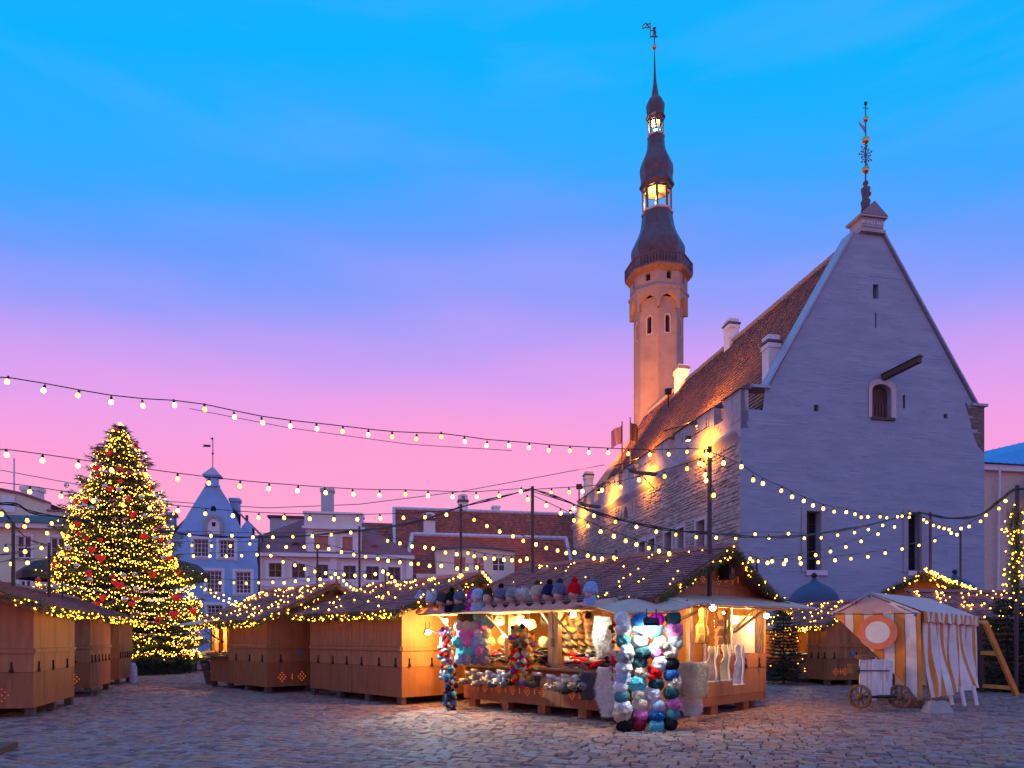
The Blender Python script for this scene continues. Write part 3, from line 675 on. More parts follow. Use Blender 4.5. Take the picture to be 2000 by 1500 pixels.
# ================================================================== BACKGROUND HOUSES
def face_frame(px, Y): return Frame(((px - CX) / F_PX * Y, Y, 0), U, -V)
def pr(F, x0, x1, y0, y1):
    (a, z0), (b, z1) = F.px(x0, y1), F.px(x1, y0); return a, b, z0, z1
def box_chimney(par, F, px0, px1, yt, yb, d, m, capm=None, back=.8, arch_top=False):
    (a, z0), (b, z1) = F.px(px0, yb, d), F.px(px1, yt, d); q = MB(); F.box(q, a, b, z0, z1 - .25, d, d - back); o = q.build('chimney', m, par)
    q = MB(); F.box(q, a - .08, b + .08, z1 - .25, z1, d + .08, d - back - .08); q.build('chimney_cap', capm or m, o)
    if arch_top:
        q = MB(); q.face([F.pt(x, z, d + .084) for x, z in arch(a + (b-a)*.3, b - (b-a)*.3, z1 - .2, z1 + .35, .25)]); 
        q2 = MB(); facade(q2, F, arch(a, b, z1, z1 + .6, .3), [arch(a + (b-a)*.3, b - (b-a)*.3, z1 + .02, z1 + .42, .2)], .5, d=d); F.box(q2, a, b, z1, z1 + .55, d - .5, d - back); q2.build('chimney_hood', m, o)
    return o
# ---- blue gabled house
F = face_frame(333, 50); blueM = M('blue_plaster', (.27, .50, .84), .85, .1, 1.5, .15, 10, dirt=((.23, .43, .75), .7)); bwhite = M('white_house_trim', (.74, .75, .8), .75, .08)
hs = thing('blue_house', 'pale blue gabled house with weathervane on its peak beside the fir tree', 'house', F.o)
xr = F.px(505, 1045)[0]; ze = F.px(420, 1043)[1]
wins = [pr(F, 378, 407, 1053, 1087), pr(F, 428, 458, 1055, 1089), pr(F, 403, 433, 1115, 1157), pr(F, 460, 490, 1117, 1159), pr(F, 404, 435, 1182, 1210)]
a1 = F.px(400, 950); a2 = F.px(428, 950); nl = F.px(344, 1040); nr = F.px(482, 1043)
niche = pr(F, 405, 430, 1012, 1043); mini = pr(F, 411, 422, 988, 998); tiny = pr(F, 414, 421, 1020, 1028)
out = [(0, 0), (xr, 0), (xr, ze), nr, (F.px(470, 1030)), (F.px(450, 985)), a2, a1, (F.px(375, 990)), (F.px(356, 1022)), nl, (0, ze)]
mb = MB(); facade(mb, F, out, [rect(*w) for w in wins] + [arch(*mini, .25)], .22); mb.face((F.pt(0, 0), F.pt(0, ze), F.pt(0, ze, -9), F.pt(0, 0, -9)))
mb.face((F.pt(xr, 0), F.pt(xr, ze), F.pt(xr, ze, -9), F.pt(xr, 0, -9))); mb.build('wall', blueM, hs)
for i, w in enumerate(wins): window(hs, F, *w, .2, 4, 5 if i in (2, 3) else 4, bwhite, glassM, .07, .035, trim=.2, tm=bwhite, sill=.1, sm=bwhite)
q = MB(); q.face([F.pt(x, z, -.2) for x, z in arch(*mini, .25)]); q.build('attic_opening', darkM, hs)
q = MB(); facade(q, F, arch(niche[0]-.25, niche[1]+.25, niche[2], niche[3]+.25, .7), [arch(niche[0], niche[1], niche[2]+.01, niche[3], .6)], .1, d=.12); q.build('niche_frame', M('niche_stone', (.34, .36, .40), .8, .15), hs)
q = MB(); q.face([F.pt(x, z, .02) for x, z in arch(niche[0], niche[1], niche[2], niche[3], .6)]); n_ = q.build('hatch', bwhite, hs)
q = MB(); q.face([F.pt(x, z, .03) for x, z in rect(*tiny)]); q.build('hatch_window', darkM, n_)
q = MB(); c = F.px(414, 950); cx_, cz_ = c; F.box(q, cx_ - .45, cx_ + .45, cz_, cz_ + .18, .15, -.6); F.box(q, cx_ - .36, cx_ + .36, cz_ + .18, cz_ + .7, .05, -.55); F.box(q, cx_ - .6, cx_ + .6, cz_ + .7, cz_ + .8, .2, -.7)
cp = q.build('gable_cap', blueM, hs)
q = MB(); b = [F.pt(cx_ - .65, cz_ + .8, .25), F.pt(cx_ + .65, cz_ + .8, .25), F.pt(cx_ + .65, cz_ + .8, -.75), F.pt(cx_ - .65, cz_ + .8, -.75)]; t = F.pt(cx_, cz_ + 1.55, -.25)
for i in range(4): q.face((b[i], b[(i+1) % 4], t))
q.build('cap_roof', M('cap_lead', (.42, .44, .5), .6, .1), cp)
q = MB(); q.tube([t, t + Z * 2.15], .03, 5); q.sphere(t + Z * .95, .08, 8, 6); q.box(t + Z * 1.5 - U * .35, .4, .02, .16, (U, V, Z)); q.prism([t + Z * 1.42 - U * .55, t + Z * 1.58 - U * .55, t + Z * 1.62 - U * .72, t + Z * 1.5 - U * .62, t + Z * 1.38 - U * .72], V * .02)
q.prism([t + Z * 1.95, t + Z * 2.05 - U * .18, t + Z * 2.15, t + Z * 2.05 + U * .03], V * .02); q.build('weathervane', ironM, cp)
box_chimney(hs, F, 449, 466, 973, 1030, -1.5, blueM); box_chimney(hs, F, 326, 339, 1001, 1048, -1, blueM)
q = MB(); (x0, z0), (x1, z1) = F.px(471, 1045), F.px(491, 1028); F.box(q, x0, x1, z0, z1, -.2, -1.4); q.prism([F.pt(x0, z1, -.2), F.pt(x1, z1, -.2), F.pt((x0+x1)/2, z1 + .45, -.2)], V * 1.2); tq = q.build('parapet_turret', blueM, hs)
q = MB(); q.tube([F.pt((x0+x1)/2 - .1, z1, -.8), F.pt((x0+x1)/2 - .1, z1 + .95, -.8)], .11, 8); q.build('flue_pipe', tileM[0], tq)
rf_ = MB(); pk = F.pt(*F.px(414, 952), -.5)
for sx, xe in ((-1, -.1), (1, xr + .1)): rf_.face((F.pt(xe, ze, -.4), pk, pk + V * 9, F.pt(xe, ze, -9.4)))
rf_.build('roof', tileM[0], hs)
# ---- lilac mansard house
F = face_frame(505, 51.5); creamM = M('lilac_cream_plaster', (.74, .66, .62), .85, .08, 1.5, .1, 10, dirt=((.64, .57, .55), .7)); lil = M('lilac_house_trim', (.8, .78, .82), .8, .06)
mansM = M('mansard_sheet', (.26, .10, .11), .6, .2, 3)
hs = thing('mansard_house', 'cream house with purple mansard roof and wide dormer beside the blue house', 'house', F.o)
xr = F.px(803, 1094)[0]; ze = F.px(600, 1087)[1]
wr = [(525, 550), (570, 596), (617, 641), (671, 695), (715, 740), (758, 782)]
wins = [pr(F, a, b, 1100 + (a-525)*.035, 1127 + (a-525)*.03) for a, b in wr]; low = [pr(F, a, b, 1155 + (a-525)*.02, 1181 + (a-525)*.02) for a, b in wr]
mb = MB(); facade(mb, F, rect(0, xr, 0, ze), [rect(*w) for w in wins + low], .2); mb.face((F.pt(xr, 0), F.pt(xr, ze), F.pt(xr, ze, -9), F.pt(xr, 0, -9))); mb.face((F.pt(0, 0), F.pt(0, ze), F.pt(0, ze, -9), F.pt(0, 0, -9))); mb.build('wall', creamM, hs)
darkfr = M('grey_window_frame', (.24, .22, .25), .6, .1)
for w in wins: window(hs, F, *w, .18, 2, 2, darkfr, glassM, .06, .05, trim=.2, tm=lil)
litpic = M('lit_display', (.3, .4, .4), .5, .5, 3, emit=(.55, .85, .85), estr=.7)
for i, w in enumerate(low): window(hs, F, *w, .18, 2, 2, darkfr, litpic if i == 0 else glassM, .06, .05, trim=.2, tm=lil)
q = MB(); F.box(q, -.1, xr + .25, ze - .05, ze + .22, -.3, .35); q.build('cornice', lil, hs)
for z in (F.px(600, 1140)[1],): q = MB(); F.box(q, .02, xr, z - .25, z + .1, .003, .06); q.build('band_course', lil, hs)
for px_ in (505, 652, 800): q = MB(); x = F.px(px_, 1100)[0]; F.box(q, max(x - .25, .01), x + .25, .5, ze - .06, .062, .12); q.build('pilaster', lil, hs)
q = MB(); pts = [F.pt(-.2, ze + .22, .3), F.pt(xr + .3, ze + .22, .3), F.pt(*F.px(706, 1020, -3), -3), F.pt(*F.px(594, 1014, -3), -3), F.pt(*F.px(506, 1046, -1.5), -1.5)]
q.face(pts); zt_ = F.px(594, 1014, -3)[1]; q.face((pts[1], F.pt(xr + .3, ze + .2, -9), F.pt(F.px(706, 1020, -3)[0], zt_, -7), pts[2])); q.face((pts[3], pts[2], F.pt(F.px(706, 1020, -3)[0], zt_, -7), F.pt(F.px(594, 1014, -3)[0], zt_, -7)))
rfo = q.build('mansard_roof', mansM, hs)
for a, b, y in ((567, 586, 1067), (724, 740, 1073)):
    q = MB(); w = pr(F, a, b, y - 8, y, ); 
    q.face([F.pt(x, z, -.62) for x, z in arch(w[0], w[1], w[2], w[3], .3)]); F2 = F; q2 = MB(); facade(q2, F, arch(w[0]-.12, w[1]+.12, w[2]-.02, w[3]+.12, .36), [arch(w[0], w[1], w[2], w[3], .3)], 1.0, d=-.45); q2.prism([F.pt(x, z, -.46) for x, z in arch(w[0]-.12, w[1]+.12, w[2]-.02, w[3]+.12, .36)], V * 1.2, caps=False); e_ = q2.build('eyebrow_dormer', mansM, hs); q.build('dormer_window', glassM, e_)
# wide central dormer
Fd = Frame(F.pt(0, 0, .05), U, -V); d0 = pr(Fd, 597, 706, 1036, 1086); dw = [pr(Fd, 614, 641, 1047, 1074), pr(Fd, 669, 695, 1049, 1076)]
q = MB(); facade(q, Fd, rect(*d0), [rect(*w) for w in dw], .2)
for xx in (d0[0], d0[1]): q.face((Fd.pt(xx, d0[2]), Fd.pt(xx, d0[3]), Fd.pt(xx, d0[3], -4), Fd.pt(xx, d0[2], -4)))
dm = q.build('dormer', creamM, hs)
for w in dw: window(hs, Fd, *w, .15, 2, 2, darkfr, glassL, .06, .05, trim=.15, tm=lil)
q = MB(); Fd.box(q, d0[0]-.25, d0[1]+.25, d0[3], d0[3]+.2, -.4, .3); q.build('dormer_cornice', lil, dm)
at = pr(Fd, 594, 706, 1006, 1033); q = MB(); Fd.box(q, at[0], at[1], d0[3]+.2, at[3], -.5, .06); q.build('attic_block', creamM, dm)
q = MB(); Fd.box(q, at[0]-.1, at[1]+.1, at[3], at[3]+.15, -.6, .16); q.build('attic_cornice', lil, dm)
for px_ in (606, 650, 694): q = MB(); x = Fd.px(px_, 1050)[0]; Fd.box(q, x - .2, x + .2, d0[2]+.05, d0[3]-.01, .004, .06); q.build('pilaster', lil, dm)
box_chimney(hs, F, 627, 651, 954, 1004, -3, M('pale_blue_stack', (.48, .5, .58), .8, .1)); q = MB(); e_ = pr(F, 632, 675, 1000, 1008); F.box(q, *e_, -2, -2.6); q.build('roof_hatch', tileM[2], hs); box_chimney(hs, F, 701, 710, 1006, 1025, -3, lil)
# ---- pale block behind
F = face_frame(527, 62); hs = thing('pale_block', 'plain pale block rising behind the purple mansard roof', 'house', F.o)
q = MB(); e_ = pr(F, 527, 600, 1013, 1060); F.box(q, e_[0], e_[1], 0, e_[3], -6, 0); q.build('wall', M('pale_block_plaster', (.5, .52, .55), .85, .08), hs)
w = pr(F, 552, 562, 1026, 1040); window(hs, Frame(F.pt(0, 0, .08), U, -V), *w, .06, 2, 2, bwhite, glassM)
q = MB(); F.box(q, e_[0]-.2, e_[1]+.2, e_[3], e_[3]+.2, -6.2, .2); q.build('roof_edge', tileM[2], hs)
# ---- tiled houses on the right
def ridge_row(par, a, b, r=.17, m=None, name='ridge_tile'):
    n = max(2, int((b - a).length / .5)); d = (b - a).normalized(); q = MB(); s_ = d.cross(Z).normalized()
    for k in range(n):
        p_ = a + (b - a) * (k / n); q.lathe([(0, r * .85), ((b-a).length / n * 1.1, r * 1.1)], 7, p_, ax=(s_, s_.cross(d), d))
    return stuff(q.build(name, m or zinc, par))
brightzinc = M('pale_mortared_ridge', (.55, .62, .72), .7, .15, 3)
F = face_frame(772, 66); hs = thing('red_roofed_house', 'long house with broad red tiled roof and pale ridge behind the market', 'house', F.o)
e0, e1 = F.px(775, 1085), F.px(1125, 1105); z_e = F.px(800, 1095)[1]; t0, t1 = F.px(778, 990, -5), F.px(1122, 1008, -5)
zt_ = (t0[1] + t1[1]) / 2; o = F.pt(0, z_e, 0); es = (F.pt(0, zt_, -5) - F.pt(0, z_e, 0)); Lr = e1[0] + 2
q = MB(); F.box(q, 0, Lr, 0, z_e, -10, -.1); q.face((F.pt(.01, z_e, -.1), F.pt(.01, zt_, -5), F.pt(.01, z_e, -10))); q.build('wall', bwhite, hs)
q = MB(); q.face((o, o + U * Lr, o + U * Lr + es, o + es)); q.face((o + es, o + U * Lr + es, F.pt(Lr, z_e, -10), F.pt(0, z_e, -10))); rb = q.build('roof', redtileM[1], hs)
t = MB(); tiles(t, o, U, es, Lr, es.length, .26, .34, .03, m=(0, 1, 1, 2)); stuff(t.build('roof_tile_courses', redtileM, rb))
ridge_row(rb, o + es, o + es + U * Lr, .2, brightzinc); ridge_row(rb, o - U * .05, o + es - U * .05, .16, brightzinc, 'verge_tile')
box_chimney(hs, F, 896, 914, 976, 1003, -5, whiteM, tileM[0], arch_top=True); box_chimney(hs, F, 828, 850, 1012, 1060, -2, whiteM, tileM[0], arch_top=True); box_chimney(hs, F, 963, 976, 988, 1000, -5.3, whiteM)
F = face_frame(700, 72); hs = thing('brick_red_house', 'low brick-red roof glimpsed between mansard house and long red roof', 'house', F.o)
e_ = pr(F, 700, 785, 1020, 1095); q = MB(); F.box(q, e_[0], e_[1], 0, e_[2] - .1, -6, -.1); q.build('wall', creamM, hs)
o = F.pt(e_[0], e_[2] - .3); es = F.pt(e_[0], e_[3] + .3, -3) - o; q = MB(); q.face((o, o + U * (e_[1]-e_[0]), o + U * (e_[1]-e_[0]) + es, o + es)); rb = q.build('roof', redtileM[1], hs); t = MB(); tiles(t, o, U, es, e_[1]-e_[0], es.length, .3, .4, .06, m=(0, 1, 2)); stuff(t.build('roof_tile_courses', redtileM, rb))
F = face_frame(790, 54); hs = thing('hipped_house', 'house with dark red hipped roof and cream bow-topped dormer', 'house', F.o)
z_e = F.px(830, 1124)[1]; r0, r1 = F.px(805, 1041, -4), F.px(1105, 1056, -4); zt_ = (r0[1] + r1[1]) / 2; Lr = F.px(1124, 1100)[0]; b0 = 0.0
q = MB(); F.box(q, b0 + .3, Lr, 0, z_e, -8, -.2); q.build('wall', creamM, hs)
o = F.pt(b0, z_e); es = F.pt(b0, zt_, -4) - o; sl = es.length; la = r0[0] + .2; lb = Lr - r1[0]
q = MB(); q.face((o, F.pt(Lr, z_e), F.pt(r1[0], zt_, -4), F.pt(r0[0], zt_, -4))); q.face((F.pt(b0, z_e), F.pt(r0[0], zt_, -4), F.pt(b0, z_e, -8))); q.face((F.pt(Lr, z_e), F.pt(Lr, z_e, -8), F.pt(r1[0], zt_, -4))); rb = q.build('roof', redtileM[1], hs)
t = MB(); tiles(t, o, U, es, Lr, sl, .26, .32, .028, lo=lambda s: r0[0] * s / sl, hi=lambda s: Lr + (r1[0] - Lr) * s / sl, m=(0, 1, 1)); stuff(t.build('roof_tile_courses', redtileM[1:2] + redtileM[:1] , rb))
ridge_row(rb, F.pt(r0[0], zt_ + .05, -4), F.pt(r1[0], zt_ + .05, -4), .2, brightzinc); ridge_row(rb, F.pt(b0, z_e, 0), F.pt(r0[0], zt_, -4), .17, brightzinc, 'hip_tile'); ridge_row(rb, F.pt(Lr, z_e, 0), F.pt(r1[0], zt_, -4), .17, brightzinc, 'hip_tile')
q = MB(); F.box(q, b0 - .1, Lr + .2, z_e - .2, z_e, -.2, .4); q.build('gutter', M('blue_grey_gutter', (.10, .11, .14), .5), hs)
Fd = Frame(F.pt(0, 0, .1), U, -V); d0 = pr(Fd, 852, 1005, 1078, 1134); dw = [pr(Fd, 886, 910, 1088, 1113), pr(Fd, 924, 946, 1089, 1114), pr(Fd, 962, 986, 1090, 1115)]
n = 12; topz = lambda u: d0[3] + .25 * math.sin(math.pi * u); L_ = [(d0[0], d0[2]), (d0[1], d0[2])] + [(d0[1] + (d0[0]-d0[1]) * k / n, topz(1 - k / n)) for k in range(n + 1)]
crm2 = M('yellow_cream_plaster', (.78, .68, .54), .85, .08)
q = MB(); facade(q, Fd, L_, [rect(*w) for w in dw], .2)
for xx in (d0[0], d0[1]): q.face((Fd.pt(xx, d0[2]), Fd.pt(xx, d0[3]), Fd.pt(xx, d0[3], -3), Fd.pt(xx, d0[2], -3)))
dm = q.build('dormer', crm2, hs)
q = MB(); q.prism([Fd.pt(x, z + .02, .25) for x, z in L_[2:]] + [Fd.pt(x, z + .16, .25) for x, z in L_[2:][::-1]], V * 3); q.build('dormer_roof', M('dormer_slate', (.12, .15, .22), .5), dm)
for w, g in zip(dw, (glassL, glassL, glassM)): window(hs, Fd, *w, .15, 2, 2, bwhite, g, .05, .05, trim=.08, tm=bwhite)
q = MB(); e_ = pr(F, 812, 985, 1126, 1175); F.box(q, e_[0], e_[1], 0, e_[3], -.3, 1.2); q.build('porch_wall', creamM, hs)
# ---- yellow house at the left edge
F = face_frame(-60, 42); hs = thing('yellow_house', 'pale yellow house with teal cornice, pediment and stout white chimney', 'house', F.o); yelM = M('yellow_plaster', (.74, .68, .48), .85, .08, 1.5, .1, 10); tealM = M('teal_cornice', (.06, .26, .30), .6, .1)
xr = F.px(150, 1010)[0]; zc = F.px(60, 1023)[1]; zc2 = F.px(60, 1011)[1]
wins = [pr(F, 32, 61, 1047, 1090), pr(F, 98, 126, 1050, 1093), pr(F, 38, 60, 1118, 1150)]
q = MB(); facade(q, F, rect(0, xr, 0, zc), [rect(*w) for w in wins], .2); q.face((F.pt(xr, 0), F.pt(xr, zc), F.pt(xr, zc, -8), F.pt(xr, 0, -8))); q.build('wall', yelM, hs)
for w in wins: window(hs, F, *w, .15, 2, 2, lil, glassM, .07, .06, trim=.14, tm=lil, sill=.12, sm=tealM)
q = MB(); F.box(q, -.1, xr + .3, zc - .3, zc, -.2, .4); q.build('cornice', lil, hs); q = MB(); F.box(q, -.1, xr + .35, zc, zc2 + .05, -.3, .55); q.build('cornice_roof', tealM, hs)
at = [(0, zc2), (xr, zc2), F.px(142, 999), F.px(92, 999), F.px(92, 983), F.px(40, 966), F.px(0, 958), (0, F.px(-60, 958)[1])]
q = MB(); q.prism([F.pt(x, z, 0) for x, z in at], V * .5); q.build('attic_pediment', yelM, hs)
q = MB(); e_ = at[3:]; q.prism([F.pt(x, z + .01, .12) for x, z in at[4:]] + [F.pt(x, z + .16, .12) for x, z in at[4:][::-1]], V * .7); q.build('pediment_coping', mansM, hs)
for s_ in (F.px(92, 999), F.px(120, 999)):
    q = MB(); F.box(q, s_[0], s_[0] + .9, s_[1] + .01, s_[1] + .12, -.5, .1); q.build('attic_ledge', mansM, hs)
box_chimney(hs, F, 41, 75, 951, 990, -2, whiteM); q = MB(); F.box(q, *F.px(5, 985)[:1], F.px(30, 985)[0], F.px(5, 1000)[1], F.px(5, 968)[1], .005, .08); q.build('plaster_cartouche', lil, hs)
q = MB(); b_ = F.pt(*F.px(11, 962), -1); q.tube([b_ - Z * .5, b_ + Z * 2.4], .05, 6); q.build('flagpole', lil, hs)
q = MB(); e_ = F.px(11, 962); q.prism([F.pt(e_[0] - 1.6, e_[1] - .1, -1.5), F.pt(e_[0] + 1.9, e_[1] - .35, -1.5), F.pt(e_[0] + .1, e_[1] + .25, -1.5)], V * 4); q.build('roof', tileM[1], hs)
# ---- house with blue metal roof at the right edge
F = face_frame(1905, 43); hs = thing('blue_roofed_house', 'cream house with blue standing-seam roof beside the town hall', 'house', F.o); brM = M('blue_sheet_roof', (.08, .30, .62), .4, .12, 2, metal=.3)
xr = F.px(2110, 1000)[0]; ze = F.px(1930, 906)[1]; crm3 = M('grey_cream_plaster', (.62, .5, .42), .85, .1)
q = MB(); F.box(q, 0, xr, 0, ze, -8, 0); q.build('wall', crm3, hs)
o = F.pt(-.4, ze - .05, .5); es = F.pt(-.4, ze + 2.0, -4.2) - o; tlt = U; q = MB(); tl_, tr_2 = F.pt(*F.px(1912, 884, -2), -2), F.pt(*F.px(2110, 838, -4.5), -4.5); q.face((o, o + U * (xr + 1), tr_2, tl_)); q.face((tl_, tr_2, tr_2 + V * 4 - Z * 3, tl_ + V * 4 - Z * 3)); rb = q.build('roof', brM, hs)
nn = tlt.cross(es).normalized()
for k in range(1, 16):
    q = MB(); f_ = k / 16; a, b_ = o.lerp(o + U * (xr + 1), f_), tl_.lerp(tr_2, f_); q.tube([a + Z * .02, b_ + Z * .02], .03, 4); q.build('roof_seam', brM, rb)
q = MB(); F.box(q, 0, xr, ze - .45, ze - .1, .003, .3); q.build('cornice', bwhite, hs)
q = MB(); p0, p1 = F.px(1957, 976), F.px(2040, 905); q.prism([F.pt(p0[0], p0[1], 1.6), F.pt(p1[0], p1[1], .2), F.pt(p1[0] + 2, p1[1], .2), F.pt(p0[0] + 4.5, p0[1] + .8, 1.6)], -Z * .06); q.build('canopy_roof', M('blue_canopy', (.05, .17, .40), .5, .1), hs)
for a, b in ((1944, 915), (1950, 930)):
    q = MB(); x, z = F.px(a, b); q.tube([F.pt(x, z, .3), F.pt(x, 1, .12)], .07, 6); q.build('downpipe', lil, hs); break
q = MB(); F.box(q, F.px(1990, 1000)[0], xr, 0, F.px(1990, 1148)[1], 0.003, .5); q.build('plinth_wall', oldwoodM, hs)
# ---- flags on poles beside the hall
for px_, Yp, yt_, cm, cz in ((1215, 58, 823, (.40, .20, .30), 'pink'), (1231, 57, 815, (.10, .05, .04), 'dark')):
    b = P(px_, 950, Yp); t_ = P(px_, yt_, Yp); fl = thing('flagpole', 'tall flagpole with %s flag beside the hall roof' % cz, 'flagpole', (b.x, b.y, 0), 'flagpoles by the hall')
    q = MB(); q.tube([(b.x, b.y, 0), t_], [.09, .05], 7); q.build('pole', M('flagpole_paint_' + cz, (.16, .07, .07), .5), fl)
    q = MB(); q.grid(lambda u, v: t_ - Z * (.3 + v * 1.5 + u * .5) + Vector((-1 if cz == 'pink' else .75, 0, 0)) * (u * .9) + Vector((0, .22 * math.sin(u * 7 + v), 0)), 14, 6); q.build('flag', M('flag_cloth_' + cz, cm, .9, .2), fl, True)
# ================================================================== MARKET STALLS
def garland(label, path, r=.11, dens=520, lights=14, group=None, lm=None, name='fir_garland', lr=.02, loc=None):
    pts = [Vector(p) for p in path]; t_ = thing(name, label, 'garland', loc if loc is not None else pts[0], group)
    mb = MB(); li = MB()
    for a, b in zip(pts, pts[1:]):
        L = (b - a).length; d = (b - a).normalized() if L > 0 else Z
        for k in range(int(L * dens)):
            p_ = a.lerp(b, random.random()); v = Vector((random.gauss(0, 1), random.gauss(0, 1), random.gauss(0, 1) - .25)); v -= d * v.dot(d) * .3; v.normalize()
            q = p_ + v * r * random.uniform(0, .75); mb.needle(q, (v + d * random.uniform(-.8, .8)).normalized() * random.uniform(.06, .13), .018)
        for k in range(int(L * lights + random.random())):
            p_ = a.lerp(b, random.random()); v = Vector((random.gauss(0, 1), random.gauss(0, 1), random.gauss(0, .8) - .3)).normalized(); li.octa(p_ + v * r * random.uniform(.8, 1.25), lr * random.uniform(.7, 1.15))
    g = stuff(mb.build('fir_sprigs', needleM, t_)); 
    if lights: stuff(li.build('fairy_lights', lm or fairyM, t_))
    return t_
def diamond(mb, F, x, z, s, d, m=0):     # a lozenge of small cut-outs
    for i in range(-2, 3):
        for j in range(-2, 3):
            if abs(i) + abs(j) == 2 or (i == 0 and j == 0 and s > 0):
                c = (x + i * s, z + j * s * 1.15); h = s * .33
                mb.face([F.pt(c[0]-h, c[1], d), F.pt(c[0], c[1]-h, d), F.pt(c[0]+h, c[1], d), F.pt(c[0], c[1]+h, d)], m)
def ticks(mb, F, x, z, s, d):
    for j in (-1, 0, 1): F.box(mb, x - s*.15, x + s*.15, z + j*s*1.1 - s*.3, z + j*s*1.1 + s*.3, d, d + .004)
def ornaments(par, F, xs, z, m, s=.045, d=.006):
    for k, x in enumerate(xs):
        q = MB(); diamond(q, F, x, z, s, d); q.m = [0] * len(q.f); stuff(q.build('carved_lozenge', m, par))
        if k: q = MB(); ticks(q, F, (x + xs[k-1]) / 2, z, s, d); stuff(q.build('carved_ticks', m, par))
def hook(par, F, x, z, s=1):
    q = MB(); F.box(q, x - .012, x + .012, z, z + .17 * s, .005, .03); q.prism([F.pt(x - .045, z - .03, .006), F.pt(x + .045, z - .03, .006), F.pt(x + .015, z + .05, .006), F.pt(x - .015, z + .05, .006)], F.n * .03); q.build('latch_hook', ironM, par)
def panels(par, F, w, n, eave, hooks=True, z0=.17, lower=True, ledge=True, x0=0, zs=(.84, 1.2)):
    for k in range(n):
        a, b = x0 + w * k / n + .006, x0 + w * (k + 1) / n - .006
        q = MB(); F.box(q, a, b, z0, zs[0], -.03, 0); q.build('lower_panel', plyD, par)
        q = MB(); F.box(q, a, b, zs[0] + .006, zs[1], -.03, .004); q.build('middle_panel', plyM, par)
        if ledge: q = MB(); F.box(q, a - .004, b + .004, zs[1] + .003, zs[1] + .085, -.02, .035); q.build('ledge', plyM, par)
        q = MB(); F.box(q, a, b, zs[1] + .09, eave, -.03, .002); q.build('shutter', plyM, par)
        if hooks:
            for f in (.1, .42, .78): hook(par, F, a + (b - a) * f, zs[0] + .03)
def stall_roof(t_, P0, dL, dR, LL, LR, eave, apex, ov=.38, oe=.35):
    pitch = (apex - eave) / (LR / 2); zl = eave - pitch * oe + .06; P0 = Vector(P0)
    def c(a, b, z): return P0 + dL * a + dR * b + Z * z
    roofs = []
    for sgn in (0, 1):
        b0 = -oe if sgn == 0 else LR + oe; o_ = c(-ov, b0, zl); tp = c(-ov, LR / 2, apex + .06); es = tp - o_
        n = dL.cross(es).normalized(); n = n if n.z > 0 else -n
        q = MB(); q.prism([o_, tp, tp - n * .05, o_ - n * .05], dL * (LL + 2 * ov)); ro = q.build('roof', shingM[1], t_)
        s = MB(); tiles(s, o_ + n * .004, dL, es, LL + 2 * ov, es.length, .22, .13, .02, m=(0, 0, 1, 2), jit=.008); stuff(s.build('shingles', shingM, ro))
        roofs.append((o_, es, n))
    q = MB(); a = c(-ov - .02, LR / 2, apex + .085); q.prism([a - dR * .14 - Z * .05, a + Z * .05, a + dR * .14 - Z * .05, a - Z * .02], dL * (LL + 2 * ov + .04)); q.build('ridge_board', ridgeM, t_)
    for aa in (-ov, LL + ov):
        for b0 in (-oe, LR + oe):
            q = MB(); p0, p1 = c(aa, b0, zl), c(aa, LR / 2, apex + .06); q.prism([p0 - Z * .14, p1 - Z * .14, p1 - Z * .0, p0 - Z * .0], (dL if aa > 0 else -dL) * .03); q.build('bargeboard', plyD, t_)
    return c, roofs, zl
def roof_net(label, P0, o_, es, n, dL, L, group, count=90, top=.95, a0=.0, wires=5, lm=None, lr=.022):
    t_ = thing('fairy_light_net', label, 'string lights', o_, group); w = MB(); li = MB(); S = es.length; e = es.normalized()
    for k in range(wires):
        pts = [o_ + dL * (a0 + (L - a0) * (k + u + random.uniform(-.1, .1)) / wires) + e * (S * top * abs(math.sin(u * math.pi))) + n * .05 for u in [i / 8 for i in range(9)]]
        w.tube(pts, .005, 3, caps=False)
        for j in range(count // wires):
            u = random.random() * 7.999; i = int(u); p_ = pts[i].lerp(pts[i+1], u - i); li.octa(p_ + n * .015 + e * random.uniform(-.12, .12) + dL * random.uniform(-.15, .15), lr * random.uniform(.7, 1.2))
    w.build('wire', cableM, t_); stuff(li.build('fairy_lights', lm or fairyW, t_)); return t_
